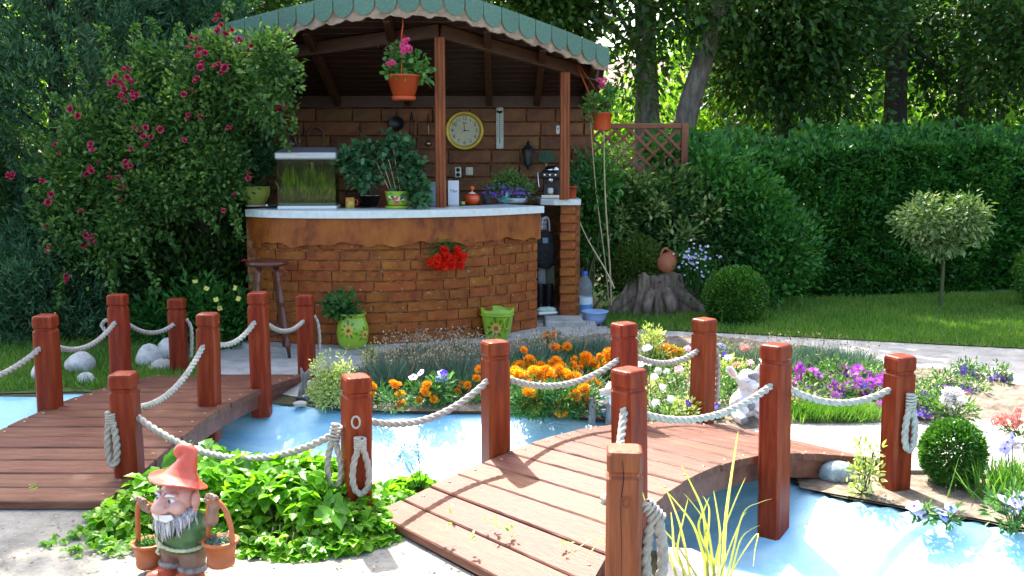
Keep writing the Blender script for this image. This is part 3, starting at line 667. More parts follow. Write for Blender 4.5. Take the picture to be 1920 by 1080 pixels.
p_blue = petal('blue petal', (.22, .28, .78), (.42, .48, .90))
p_lilac = petal('lilac petal', (.42, .36, .72), (.66, .60, .86))
p_red = petal('red petal', (.72, .012, .006), (.86, .03, .012), (.88, .07, .02))
p_yellow = petal('yellow petal', (.80, .72, .12), (.86, .80, .2))
p_dark = petal('dark flower eye', (.02, .005, .05), (.05, .01, .09))

def limb(mb, a, b, r0, r1, wob=.04, n=7, seg=9):
    a = Vector(a); b = Vector(b); L = (b - a).length; pts = []
    o1 = Vector(RNG.normal(size=3)) * wob * L; o2 = Vector(RNG.normal(size=3)) * wob * L
    for i in range(n): t = i / (n - 1); pts.append(a.lerp(b, t) + o1 * math.sin(PI * t) + o2 * math.sin(2 * PI * t) * .5)
    mb.tube(pts, [r0 + (r1 - r0) * i / (n - 1) for i in range(n)], seg); return pts
def tree(label, base, trunk, blobs, n, per=26, sig=.22, L=.13, mat=None, bark=None, limbs=7, group=None, shape='kite', tilt=.7, name='tree', aspect=.55):
    root = thing(name, label, 'tree', base, 0, group); b = Vector(base); mb = MB()
    tp = smooth_loop([Vector(p[:3]) for p in trunk], 5, False); rr = np.interp(np.linspace(0, 1, len(tp)), np.linspace(0, 1, len(trunk)), [p[3] for p in trunk])
    mb.tube([p - b for p in tp], list(rr), 14)
    if n > 8000: n = int(n * 1.35); L *= .76
    P, A, cl = clumps(blobs, n, per, sig)
    for i in RNG.choice(len(cl), size=min(limbs, len(cl)), replace=False):
        k = int(RNG.integers(len(tp) // 2, len(tp))); limb(mb, tp[k] - b, Vector(cl[i]) - b, rr[k] * .28, .006, .08, 7, 6)
    mb.build('trunk', bark or m_bark, root)
    A = unit(A) + rnd(n) * .5 + [0, -.1, -.35]
    V, t = leaves(P - np.array(base), A, L * (.6 + .8 * RNG.random(n)), L * aspect * (.7 + .6 * RNG.random(n)), tilt=tilt, shape=shape, fold=.15)
    link('crown', np_mesh('crown', V, t, mat or f_mid), root); return root
# the two grey trunks right of the bar
tree('grey trunked tree standing upright just right of the bar roof', (1.78, 12.9, 0), [(1.78, 12.9, -.1, .21), (1.76, 12.9, .9, .175), (1.73, 12.9, 1.9, .165), (1.72, 12.95, 2.6, .14), (1.66, 13, 4, .12), (1.6, 13, 7, .05)],
     [(.7, 13, 4.1, .85, 1.0, .6), (1.3, 13.2, 5.6, .9, .9, .8), (.4, 13.2, 3.5, .7, .8, .45), (1.9, 12.7, 3.35, .5, .4, .4), (1.55, 12.7, 2.5, .22, .2, .45)], 9000, L=.15, mat=f_mid)
tree('grey trunked tree leaning to the right beside the lattice fence', (2.22, 12.6, 0), [(2.22, 12.6, -.1, .18), (2.16, 12.6, 1.0, .15), (2.14, 12.6, 1.85, .145), (2.42, 12.6, 2.9, .125), (2.62, 12.6, 3.7, .11), (3.1, 12.6, 6.5, .05)],
     [(2.7, 12.5, 6.6, 1.2, .7, .5), (2.9, 12.8, 3.6, 1.0, .8, .6), (3.3, 13.2, 2.9, .8, .6, .6)], 8500, L=.15, mat=f_mid)  # highest clump is out of view, added to dapple the path with shade
tree('tall dark trunked tree rising behind the middle of the hedge', (5.42, 14.2, 0), [(5.42, 14.2, -.1, .2), (5.40, 14.2, 1.6, .165), (5.36, 14.2, 3.6, .14), (5.3, 14.2, 7, .06)],
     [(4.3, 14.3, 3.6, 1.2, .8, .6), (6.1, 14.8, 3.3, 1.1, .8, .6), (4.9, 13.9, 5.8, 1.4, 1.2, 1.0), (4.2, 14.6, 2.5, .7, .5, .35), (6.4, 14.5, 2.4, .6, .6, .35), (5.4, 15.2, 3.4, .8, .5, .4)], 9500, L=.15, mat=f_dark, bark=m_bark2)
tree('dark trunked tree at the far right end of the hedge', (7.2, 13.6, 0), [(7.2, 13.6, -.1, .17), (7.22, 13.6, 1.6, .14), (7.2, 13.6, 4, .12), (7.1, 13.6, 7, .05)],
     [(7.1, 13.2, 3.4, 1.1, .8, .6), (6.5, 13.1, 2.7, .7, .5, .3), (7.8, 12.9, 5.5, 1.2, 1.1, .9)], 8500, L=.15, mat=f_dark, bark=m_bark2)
tree('slim dark tree between the two dark trunks behind the hedge', (6.9, 15.5, 0), [(6.9, 15.5, -.1, .12), (6.9, 15.5, 2, .1), (6.95, 15.5, 4.5, .08), (7, 15.5, 7, .04)],
     [(6.6, 15.4, 3.9, 1.3, .8, .6), (7.8, 15, 3.0, .9, .8, .5), (6.9, 15, 6, 2, 1.6, 1.3)], 9000, L=.15, mat=f_mid, bark=m_bark2)
tree('dark drooping tree overhanging the hedge beside the leaning trunk', (3.7, 13.6, 0), [(3.7, 13.6, -.1, .13), (3.66, 13.6, 2, .1), (3.6, 13.6, 4.2, .08), (3.6, 13.5, 7, .04)],
     [(3.7, 12.9, 3.4, .8, .6, .7), (4.0, 13.0, 2.5, .6, .5, .4), (3.3, 13.0, 2.9, .5, .4, .5), (4.5, 13.3, 3.6, .5, .4, .4)], 8200, sig=.30, L=.13, mat=f_dark, bark=m_bark2)
tree('sunlit pale leaved tree beyond the leaning trunk', (3.4, 18, 0), [(3.4, 18, -.1, .16), (3.4, 18, 3, .12), (3.5, 18, 7, .05)],
     [(2.6, 17.5, 1.8, 1.0, 1.0, .7), (4.2, 17.5, 2.4, 1.2, 1, 1.1), (4.4, 17.6, 4.6, 1.4, 1.4, 1.4)], 10000, L=.17, mat=f_light, sig=.3)
tree('dark leafy tree above the right end of the bar roof', (.2, 14.5, 0), [(.2, 14.5, -.1, .15), (.25, 14.5, 2.5, .12), (.3, 14.4, 5, .08), (.3, 14.4, 7.5, .04)],
     [(.4, 13.8, 4.1, .9, 1.0, .75), (.75, 14.0, 3.3, .45, .5, .5), (-.6, 13.6, 4.6, 1.4, 1.2, .8), (-.2, 13.8, 6.1, 1.1, 1.1, .9), (1.0, 12.7, 6.6, 1.0, .8, .6)], 11000, L=.16, mat=f_dark)  # last clump, above the view, placed to block sun from the path
tree('sunlit tree behind the left shoulder of the bar roof', (-3.2, 13.5, 0), [(-3.2, 13.5, -.1, .15), (-3.2, 13.5, 2.5, .12), (-3.1, 13.4, 5, .08), (-3, 13.4, 7.5, .04)],
     [(-3.3, 12.9, 3.2, 1.1, .8, .9), (-2.4, 13.1, 3.6, 1.2, .9, .7), (-4.3, 13.0, 3.3, .9, .8, .8), (-3.0, 12.9, 5.9, 2.2, 1.8, 1.6)], 14000, L=.14, mat=f_mid)
tree('tall broad tree behind the juniper, shading the left footbridge', (-4.6, 11.2, 0), [(-4.6, 11.2, -.1, .2), (-4.6, 11.2, 3, .16), (-4.4, 11.1, 6, .1), (-4.2, 11, 8.5, .05)],
     [(-4.5, 10.6, 6.7, 1.5, 1.7, 1.2), (-3.5, 10.9, 6.2, .9, 1.1, .8), (-5.6, 10.6, 4.6, 1.3, 1.0, 1.0), (-4.8, 9.9, 7.7, 1.4, 1.2, .8)], 12000, L=.18, mat=f_mid)
# far woodland: reads as one mass behind the garden
def woodland():
    n = 60000; x = RNG.uniform(-17, 19, n); cl = vnoise(x, x * 0, 1.2, 5); y = RNG.uniform(19, 26, n) + cl; z = RNG.random(n) ** .8 * (5.6 + 1.6 * vnoise(x, y, .9, 8))
    k = vnoise(x * 1.0, z * 1.3, 1.7, 6) + .5 * RNG.normal(size=n) > -.35
    k &= ~((np.abs(x - 2.45) < 1.1) & (z > 2.3) & (RNG.random(n) < .9))
    P = np.column_stack([x, y, z])[k]; m = len(P)
    V, t = leaves(P, rnd(m) + [0, -.2, -.5], .30 * (.6 + .8 * RNG.random(m)), .19, tilt=.8)
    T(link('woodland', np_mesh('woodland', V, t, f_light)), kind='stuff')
woodland()
# a neighbour's house seen through the leaves
m_tile = M('pale roof tile', (.24, .13, .10), (.36, .22, .18), (.45, .31, .27), scale=6, rough=.8, obj=.12)
m_wall = M('pale wall', (.50, .46, .40), (.62, .58, .52), scale=4, rough=.9)
def house():
    h = thing('house', 'pale house with a tiled roof glimpsed between the bar roof and the grey trunk', 'house', (3.2, 30, 0)); o = Vector((3.2, 30, 0))
    MB().box((0, 2.5, 1.5), (7, 4, 3.0)).build('wall', m_wall, h)
    a = math.radians(32)
    rf = MB().add([(-3.9, -.1, 2.75), (3.9, -.1, 2.75), (3.9, 3.2, 4.75), (-3.9, 3.2, 4.75), (3.9, 5.3, 2.75), (-3.9, 5.3, 2.75)], [(0, 1, 2, 3), (3, 2, 4, 5), (0, 3, 5), (1, 4, 2)]).build('roof', m_tile, h)
    tm = MB().lathe([(.10, 0), (.115, .42)], seg=8, mat=Matrix.Diagonal((1, .45, 1, 1)), smooth=True).mesh('tile', m_tile)
    for r in range(8):
        for c in range(32):
            if r * 32 + c < 256: link('tile', tm, rf, (-3.75 + c * .242, .08 + r * .395, 2.80 + r * .24), (math.radians(-58.8), 0, 0))
    for x in (-1.8, .9): w = MB().box((x, .47, 1.7), (1.0, .06, 1.2)).build('window', m_dark, h); MB().box((x, .43, 1.06), (1.15, .08, .07)).build('sill', m_white, w)
house()

# ------------------------------------------------------------------ hedge and shrubs
def hedge():
    h = thing('hedge', 'long clipped dark green hedge along the back of the lawn', 'hedge', (4.2, 10.9, 0))
    n = 105000; u = RNG.random(n); x = 1.45 + u * 6.9; yf = 10.15 + (x - 1.5) * .30
    top = 1.60 + .10 * vnoise(x, x * 0, 2.2, 3) + .03 * (x - 3)
    f = RNG.random(n); z = np.where(f < .62, top * RNG.random(n), top - np.abs(RNG.normal(size=n)) * .07)
    dep = np.where(f < .62, np.where(RNG.random(n) < .6, np.abs(RNG.normal(size=n)) * .15, RNG.random(n) * .8), RNG.random(n) * .95)
    bul = .13 * vnoise(x * 1.0, z * 1.2, 3.2, 9) + .07 * vnoise(x, z, 9, 10); y = yf + dep - bul + .10 * (z / top) - .05
    spr = (f > .62) & (RNG.random(n) < .10); z = np.where(spr, z + RNG.random(n) ** 2 * .26, z)
    P = np.column_stack([x - 4.2, y - 10.9, z])
    A = np.column_stack([RNG.normal(size=n) * .6, -1 + 1.2 * (f > .62) + RNG.normal(size=n) * .5, .25 + .5 * (f > .62) + RNG.normal(size=n) * .5])
    leaf_obj('foliage', P, A, np.where(dep > .25, .10, .050) + .045 * RNG.random(n), np.where(dep > .25, .07, .034), f_hedge, h, tilt=.7, shape='kite')
    mb = MB()
    for i in range(46):
        xx = 1.5 + i * .15; yy = 10.55 + (xx - 1.5) * .30; limb(mb, (xx - 4.2, yy - 10.9 + RNG.normal() * .1, 0), (xx - 4.2 + RNG.normal() * .15, yy - 10.9, 1.45), .018, .006, .05, 5, 5)
    T(mb.build('stems', m_bark2, h), kind='stuff')
hedge()
def bush(name, label, cat, c, r, n, L, Wd, mat, per=18, sig=None, shell=.8, stem=.0, up=.35, group=None, shape='kite', tilt=.6, blobs=None, stems=6, parts=None):
    """a leafy bush about c with radii r"""
    root = thing(name, label, cat, (c[0], c[1], 0), 0, group); o = np.array([c[0], c[1], 0]); bl = blobs or [(*c, *r)]
    P, A, cl = clumps(bl, n, per, sig or min(r) * .22, shell); k = P[:, 2] > .02; P, A = P[k], A[k]; m = len(P)
    leaf_obj('foliage', P - o, unit(A) + rnd(m) * .45 + [0, 0, up], L * (.6 + .8 * RNG.random(m)), Wd, mat, root, tilt=tilt, shape=shape)
    mb = MB()
    for i in range(stems):
        q = cl[i % len(cl)] - o; limb(mb, (RNG.normal() * .03, RNG.normal() * .03, stem), q, .012 * (1 + r[0]), .003, .06, 6, 5)
    mb.build('stems', m_stem, root); return root
def ballbush(name, label, cat, c, r, n, L, Wd, mat, group=None, rz=None, rag=.06, trunk=None):
    root = thing(name, label, cat, (c[0], c[1], 0), 0, group); d = unit(rnd(n)); rz = rz or r
    lump = 1 + .055 * vnoise(d[:, 0] * 3 + d[:, 2], d[:, 1] * 3 - d[:, 2], 3, int(c[0] * 10) % 50)
    rr = (1 - np.abs(RNG.normal(size=n)) * rag * 1.8 + (RNG.random(n) < .06) * .07)
    P = d * (lump * rr)[:, None] * [r, r, rz] + [0, 0, c[2]]; k = P[:, 2] > .01
    leaf_obj('foliage', P[k], d[k] + rnd(k.sum()) * .55 + [0, 0, .3], L * (.6 + .8 * RNG.random(k.sum())), Wd, mat, root, tilt=.7)
    mb = MB()
    for i in range(9): limb(mb, (RNG.normal() * .015, RNG.normal() * .015, 0), d[i] * r * .8 + np.array([0, 0, c[2]]), .012, .003, .05, 5, 5)
    mb.build('stems', m_stem, root); return root
bush('shrub', 'sunlit yellow green undergrowth seen between the two grey trunks', 'shrub', (2.2, 16, 1.3), (1.5, .6, 1.3), 6500, .12, .075, f_light, per=18, sig=.16, shell=.2, blobs=[(1.6, 16, 1.2, .9, .5, 1.3), (2.9, 16.2, 1.5, 1.1, .5, 1.4), (.6, 16.4, 1.0, .8, .5, 1.1)], stems=10)
bb = D(1379, 557, 9.0); ballbush('boxwood_ball', 'large bright green clipped ball of box on the lawn beside the tree stump', 'shrub', bb, .275, 15000, .03, .017, f_box, rz=.27)
bb = D(1786, 850, 4.48); ballbush('boxwood_ball', 'small clipped ball of box beside the loop-hung post at the pool edge', 'shrub', bb, .138, 9000, .020, .012, f_box, rz=.150)
bb = D(1196, 497, 9.75); ballbush('thuja_ball', 'rounded golden green thuja just behind the tree stump', 'shrub', (bb.x, bb.y, .46), .25, 13000, .045, .014, f_thuja, rz=.30, rag=.09)
bb = D(1905, 510, 9.9); bb.x += .12; ballbush('boxwood_ball', 'clipped box bush cut off by the right edge of the photo, near the hedge', 'shrub', (5.50, 9.9, .38), .42, 9000, .035, .02, f_box, rz=.42)
# shrubs in front of the lattice
def px_blob(px, py, y, rx, ry, rz): p = D(px, py, y); return (p.x, p.y, p.z, rx, ry, rz)
bush('shrub', 'loose shrub with pale edged leaves growing in front of the lattice fence', 'shrub', (1.4, 9.95, .8), (.5, .3, .4), 9000, .075, .04, f_shrub, per=16, sig=.09, shell=.3,
     blobs=[px_blob(1180, 400, 10.0, .34, .25, .32), px_blob(1260, 390, 10.0, .36, .25, .36), px_blob(1330, 430, 10.0, .34, .25, .40), px_blob(1260, 470, 10.1, .5, .2, .3)], stems=16)
bush('shrub', 'leafy shrub climbing between the bar pier and the bamboo canes', 'shrub', (.72, 9.6, .9), (.2, .2, .4), 4200, .06, .036, f_hedge, per=14, sig=.07, shell=.2,
     blobs=[px_blob(1112, 345, 9.6, .17, .16, .25), px_blob(1105, 430, 9.7, .15, .15, .35), px_blob(1150, 500, 9.9, .22, .15, .25)], stems=10)
bush('shrub', 'dark leafy shrub with glossy highlights at the left end of the hedge', 'shrub', (2.3, 10.0, .8), (.5, .3, .5), 8500, .07, .04, f_hedge, per=16, sig=.1, shell=.4,
     blobs=[px_blob(1390, 400, 10.0, .35, .25, .42), px_blob(1450, 470, 9.95, .42, .22, .42), px_blob(1340, 340, 10.1, .3, .22, .28)], stems=12)
pv = bpy.data.objects['shrub']; P, A, cl = clumps([px_blob(1165, 415, 9.7, .12, .1, .12), px_blob(1230, 390, 9.72, .10, .1, .10), px_blob(1330, 400, 9.72, .10, .1, .08), px_blob(1195, 350, 9.8, .14, .1, .08), px_blob(1160, 300, 9.9, .10, .1, .10), px_blob(1270, 440, 9.7, .14, .1, .08)], 700, 10, .05, .3)
leaf_obj('pale_leaves', P - np.array(pv.location), unit(A) + rnd(700) * .5 + [0, -.3, .3], .07, .036, f_pale, pv)  # pale clumps for variegation, with sunlit highlights put into the leaf colour
st = D(1762, 583, 9.9)
tree('slender grafted tree with a pale silvery twin-lobed crown standing on the lawn', (st.x, st.y, 0), [(st.x, st.y, -.02, .022), (st.x + .01, st.y, .4, .018), (st.x, st.y, .68, .016), (st.x - .02, st.y, .9, .012)],
     [px_blob(1728, 418, 9.9, .21, .2, .15), px_blob(1803, 408, 9.9, .17, .2, .15), px_blob(1765, 452, 9.9, .22, .18, .09), px_blob(1835, 430, 9.9, .08, .1, .06), px_blob(1740, 385, 9.9, .08, .1, .06), px_blob(1808, 378, 9.9, .07, .1, .05)], 3400, per=14, sig=.055, L=.06, mat=f_pale, bark=m_stem, limbs=16, name='standard_tree', aspect=.45)
# conifer on the left
def conifer(label, base, h, rad, n, mat, seedv, lean=0):
    root = thing('juniper', label, 'conifer', base); b = np.array(base)
    limbs = MB(); limbs.tube([(0, 0, -.05), (0, 0, h * .5), (lean, 0, h)], [.09, .06, .015], 9)
    n = int(n * 1.9); m = n // 45; u = RNG.random(m) ** .8; z = .10 + u * (h - .1); ang = RNG.uniform(0, 2 * PI, m)
    R = rad * np.clip(1.05 - (u ** 1.8) * .62, .06, 1) * (.84 + .22 * vnoise(ang * 2.2, z * 1.6, 1.6, seedv) + .10 * RNG.normal(size=m))
    tip = np.column_stack([R * np.cos(ang) + lean * u, R * np.sin(ang), z]); out = np.column_stack([np.cos(ang), np.sin(ang), .75 + .3 * RNG.normal(size=m)]); out = unit(out)
    i = np.repeat(np.arange(m), 45); s = RNG.random(len(i)) ** .7; P = tip[i] - out[i] * (1 - s)[:, None] * .34 + rnd(len(i)) * (.055 * (1.15 - s))[:, None]
    A = out[i] + rnd(len(i)) * .60
    leaf_obj('crown', P, A, (.030 + .050 * RNG.random(len(i))) * (1.6 - .6 * s), .012 + .012 * (1 - s), mat, root, tilt=.9, shape='kite', fold=.05)
    for k in range(0, m, max(1, m // 60)): limbs.tube([(lean * u[k], 0, max(z[k] - R[k] * .6, .05)), tuple(tip[k] * [.6, .6, 1] - [0, 0, .12]), tuple(tip[k])], [.018, .01, .004], 5)
    limbs.build('trunk', m_bark2, root)
conifer('broad blue green juniper filling the left edge behind the roses', (-4.05, 9.0, 0), 5.4, 1.15, 70000, f_conifer, 3, .2)
conifer('second blue green juniper, partly hidden behind the climbing roses', (-3.2, 9.9, 0), 4.3, .85, 36000, f_conifer, 7, .1)
conifer('tall juniper cut by the left edge of the photo, behind the broad juniper', (-5.7, 9.6, 0), 4.4, .95, 30000, f_conifer, 5)
conifer('low spreading juniper behind the round stones at the left', (-3.75, 8.35, 0), 1.5, .75, 22000, f_conifer, 9)
bush('shrub', 'dark evergreen undergrowth below the climbing roses, behind the bar stool', 'shrub', (-2.9, 8.7, .5), (.6, .3, .5), 17000, .06, .032, f_dark, per=16, sig=.1, shell=.3,
     blobs=[(-2.75, 8.25, .45, .42, .2, .5), (-2.40, 8.4, .5, .22, .2, .5), (-2.75, 8.6, .45, .4, .3, .45), (-3.3, 8.5, .4, .45, .3, .4), (-2.45, 9.2, .6, .3, .4, .6), (-3.0, 9.0, .9, .5, .3, .5)], stems=14)
bush('shrub', 'lighter leafed bush at the left edge of the photo showing through the juniper', 'shrub', (-4.55, 8.25, 1.3), (.2, .2, .5), 2600, .06, .035, f_shrub, per=14, sig=.07, shell=.3,
     blobs=[(-4.25, 7.95, 1.42, .14, .2, .40)], stems=6)
# primroses in the shade
pr = thing('evening_primrose', 'leafy plant with a few pale yellow flowers in the shade left of the bar stool', 'flower', (-2.35, 7.8, 0))
P, A, cl = clumps([(-2.5, 7.9, .30, .26, .18, .28), (-2.25, 7.95, .25, .2, .15, .25), (-2.85, 7.9, .2, .25, .15, .2)], 2600, 14, .06, .2)
k = P[:, 2] > 0; leaf_obj('foliage', P[k] - [-2.35, 7.8, 0], unit(A[k]) + rnd(k.sum()) * .4 + [0, -.2, .3], .07, .026, f_hedge, pr)
def flower_mesh(name, npet, L, Wd, mats, cup=.5, layers=1, eye=0, curl=.1, shape='oval', seed=0):
    """petals round a centre, opening towards +z; second material is the eye"""
    Ps = []; As = []; Ls = []; Ws = []
    for la in range(layers):
        m = npet - la * 2; c = cup + la * .45
        for i in range(max(m, 3)):
            a = 2 * PI * (i + .5 * la) / max(m, 3) + RNG.normal() * .08; As.append((math.cos(a), math.sin(a), math.tan(min(c, 1.4)))); Ps.append((math.cos(a) * L * .05, math.sin(a) * L * .05, .1 * L * la)); Ls.append(L * (1 - .22 * la)); Ws.append(Wd * (1 - .15 * la))
    V, t = leaves(np.array(Ps), np.array(As), np.array(Ls), np.array(Ws), tilt=.05, shape=shape, fold=-.1, curl=curl)
    me = np_mesh(name, V, t, mats[0])
    if eye:
        me.materials.append(mats[1]); bm = bmesh.new(); bm.from_mesh(me); r = bmesh.ops.create_icosphere(bm, subdivisions=1, radius=eye, matrix=Matrix.Translation((0, 0, L * math.tan(cup) * .12)) @ Matrix.Diagonal((1, 1, .5, 1)))
        for v in r['verts']:
            for f in v.link_faces: f.material_index = 1
        bm.to_mesh(me); bm.free()
    return me
def pompon(name, r, mat, n=52, hz=.75):
    i = np.arange(n); zz = 1 - i / n * 1.05; a = i * 2.39996; rr = np.sqrt(np.clip(1 - zz * zz, 0, 1))
    d = np.column_stack([rr * np.cos(a), rr * np.sin(a), zz]); P = d * [r * .35, r * .35, r * .3]
    A = d + np.column_stack([np.zeros(n), np.zeros(n), np.full(n, .25)])
    V, t = leaves(P, A, r * .78, r * .55, up=(0, 0, .2), tilt=.5, shape='kite', fold=.25); V[:, 2] *= hz
    return np_mesh(name, V, t, mat)
FM = dict(orange=pompon('marigold_flower', .036, p_orange), gold=pompon('marigold_flower', .038, p_gold), lemon=pompon('marigold_flower', .038, p_lemon),
          rose=flower_mesh('rose_bloom', 7, .040, .036, [p_rose], .35, 4, curl=-.15), pinkball=pompon('geranium_bloom', .038, p_pink, 44, .9), redball=pompon('red_bloom', .044, p_red, 46, .85),
          pink=flower_mesh('pink_flower', 5, .026, .026, [p_palepink, p_pink], .25, 2, .004), white=flower_mesh('white_flower', 5, .026, .026, [p_white, p_yellow], .3, 2, .004), purple=flower_mesh('aster_flower', 16, .034, .010, [p_purple, p_violet], .3, 2, .007),
          violet=flower_mesh('violet_flower', 5, .022, .022, [p_violet, p_white], .3, 1, .003), blue=flower_mesh('pansy_flower', 5, .026, .030, [p_blue, p_dark], .12, 1, .007), lilac=flower_mesh('pansy_flower', 5, .028, .032, [p_lilac, p_violet], .12, 1, .006),
          palepansy=flower_mesh('pansy_flower', 5, .026, .030, [p_white, p_violet], .12, 1, .008), yellow=flower_mesh('primrose_flower', 4, .024, .026, [p_yellow], .3, 1), whiteball=pompon('white_bloom', .044, p_white, 46, .9), coral=pompon('coral_bloom', .030, petal('coral petal', (.80, .30, .26), (.88, .45, .40)), 36, .8))
def face(o, to=(0, -1, .6), jit=.3):
    d = (Vector(to).normalized() + Vector(RNG.normal(size=3)) * jit).normalized(); o.rotation_euler = (d.to_track_quat('Z', 'Y') @ Euler((0, 0, RNG.random() * 6)).to_quaternion()).to_euler(); return o
for px, py in ((405, 562), (387, 541), (412, 578), (441, 540), (366, 528), (447, 560)):
    p = D(px, py, 7.72); face(link('primrose_flower', FM['yellow'], pr, p - Vector(pr.location)), (0, -1, .3))
# climbing rose
def rose():
    root = thing('climbing_rose', 'climbing rose full of dark pink blooms sprawling over the left side of the bar', 'rose', (-2.9, 8.3, 0)); o = np.array([-2.9, 8.3, 0])
    mb = MB(); bl = []
    for px, py, y, rx, rz, ry in ((170, 240, 8.0, .20, .22, .22), (250, 180, 8.1, .22, .2, .25), (120, 330, 7.9, .2, .26, .2), (200, 330, 7.9, .3, .3, .3), (290, 270, 8.0, .3, .34, .3), (380, 220, 8.0, .34, .38, .3), (450, 160, 7.95, .26, .28, .25), (510, 120, 7.6, .16, .22, .15), (505, 190, 7.65, .16, .16, .12), (400, 310, 7.9, .26, .26, .25), (330, 360, 7.9, .35, .22, .28), (240, 420, 7.8, .22, .22, .2), (200, 480, 7.7, .14, .2, .15), (140, 430, 7.75, .14, .22, .15), (478, 262, 8.5, .16, .17, .12), (488, 95, 7.75, .14, .12, .12), (400, 105, 8.1, .22, .16, .25), (300, 130, 8.3, .2, .2, .2), (95, 400, 7.85, .09, .2, .1), (120, 480, 7.7, .06, .16, .08), (265, 370, 7.8, .25, .2, .22), (530, 165, 7.5, .08, .16, .06), (505, 95, 7.6, .11, .08, .08), (420, 345, 7.9, .16, .16, .15)):
        bl.append(px_blob(px, py, y, rx, ry, rz))
    bl = [(a, b, c, d * .88, e, f * .88) for a, b, c, d, e, f in bl]; P, A, cl = clumps(bl, 25000, 13, .06, .35)
    leaf_obj('foliage', P - o, unit(A) + rnd(len(P)) * .5 + [0, -.25, .1], .034 + .03 * RNG.random(len(P)), .027, f_rose, root, tilt=.6, shape='oval')
    for i in range(16):
        q = cl[int(RNG.integers(len(cl)))] - o; mid = Vector(q) * .5 + Vector((RNG.normal() * .1, .1, .5)); mb.tube(smooth_loop([Vector((.35 + RNG.normal() * .10, .15 + RNG.normal() * .08, 0)), mid, Vector(q)], 7, False), [.012 - .009 * k / 14 for k in range(15)], 5)
    sp = []
    for px, py, ex, ez in ((150, 150, -.05, .25), (200, 120, .0, .28), (135, 230, -.12, .2), (80, 330, -.1, .05), (330, 110, .05, .25), (250, 120, .05, .3), (270, 480, .1, -.25), (300, 440, .15, -.1), (540, 190, .06, -.2), (520, 230, .08, -.18), (120, 520, -.03, -.2), (210, 510, .03, -.18), (380, 400, .12, -.12), (440, 400, .05, -.18), (545, 120, .1, -.1), (420, 60, .05, .2), (90, 270, -.15, .1), (300, 90, -.05, .2)):
        a = D(px, py, 7.75); b = a + Vector((ex, -.05, ez)); q = smooth_loop([a - Vector((ex, -.1, ez)) * .6, a, a.lerp(b, .6) + Vector((0, 0, .03)), b - Vector((0, 0, .02))], 6, False); mb.tube([p - Vector(o) for p in q], .003, 4)
        for t in q[4:]: sp += [np.array(t) + RNG.normal(size=3) * .014 for _ in range(5)]
    sp = np.array(sp); leaf_obj('shoots', sp - o, rnd(len(sp)) + [0, -.3, .1], .045, .028, f_bed, root, shape='oval')
    mb.build('canes', m_bark2, root)
    sites = [(216, 150, 3), (240, 130, 3), (228, 160, 4), (255, 175, 4), (232, 182, 3), (245, 148, 3), (362, 78, 3), (378, 100, 3), (408, 40, 3), (412, 52, 2), (445, 72, 2), (472, 97, 2), (410, 125, 4), (418, 140, 3), (376, 123, 2), (370, 152, 2), (346, 172, 2), (341, 270, 2), (300, 239, 2), (264, 244, 2), (269, 257, 1), (240, 285, 2), (246, 314, 2), (235, 303, 2), (180, 313, 3), (165, 330, 3), (170, 275, 3), (205, 330, 3), (228, 345, 5), (220, 355, 4), (141, 215, 2), (108, 278, 2), (72, 340, 2), (100, 375, 2), (86, 425, 1), (91, 467, 2), (166, 445, 3), (168, 460, 3), (121, 522, 3), (18, 335, 3), (347, 218, 2), (374, 217, 1), (152, 397, 1), (225, 375, 1), (435, 235, 2), (523, 195, 3), (528, 205, 2), (457, 490, 1), (418, 395, 1), (468, 325, 2), (490, 175, 1), (440, 365, 1), (478, 90, 2), (432, 60, 2), (285, 262, 2), (252, 240, 1)]
    for px, py, k in sites:
        for j in range(k):
            yy = 7.55 + .15 * RNG.random() if px > 150 else 7.6
            p = D(px + RNG.normal() * 6 * (k > 1), py + RNG.normal() * 6 * (k > 1), yy); face(link('rose_bloom', FM['rose'], root, p - Vector(root.location), sc=.50 + .40 * RNG.random()), (0, -1, .4), .55)
rose()
# ------------------------------------------------------------------ things on and round the bar
m_lime = M('lime glaze', (.20, .36, .012), (.28, .46, .03), scale=6, rough=.3, coat=.3)
m_limey = M('pale lime glaze', (.42, .48, .07), (.50, .56, .12), scale=5, rough=.3, coat=.3)
m_decal = M('sunflower paint', (.72, .40, .03), (.80, .52, .08), scale=30, rough=.5)
m_decalc = M('sunflower eye paint', (.10, .035, .02), (.25, .13, .10), scale=60, rough=.6)
m_decall = M('leaf paint', (.03, .09, .02), (.08, .17, .03), scale=30, rough=.5)
m_redp = M('red paint', (.62, .07, .03), rough=.35)
m_grey = M('brushed grey', (.33, .36, .39), (.44, .47, .50), scale=3, stretch=(1, 14, 14), rough=.28, metal=.6)
m_greyd = M('grey plastic', (.16, .18, .19), rough=.4)
m_steel = M('polished steel', (.62, .62, .63), rough=.18, metal=1)
m_glass = M('glass', (.92, .97, .95), rough=.02, trans=1, ior=1.45)
def thin(name, col, refl):
    m, n, l, b = _mat(name); t = n.new('ShaderNodeBsdfTransparent'); t.inputs[0].default_value = (*col, 1); g = n.new('ShaderNodeBsdfGlossy'); g.inputs['Roughness'].default_value = .03
    x = n.new('ShaderNodeMixShader'); x.inputs[0].default_value = refl; l.new(t.outputs[0], x.inputs[1]); l.new(g.outputs[0], x.inputs[2]); l.new(x.outputs[0], n['Material Output'].inputs[0]); return m
m_water = thin('tank water', (.60, .66, .22), .0); m_pane = thin('tank glass', (.93, .96, .90), .035)
m_weed = ML('water weed', (.12, .25, .015), (.28, .40, .02), (.45, .50, .05), trans=.4, patch=6)
m_gravel = M('tank gravel', (.04, .09, .09), (.10, .16, .13), scale=60, bump=.8, rough=.8)
m_black = M('black plastic', (.015, .015, .017), rough=.35)
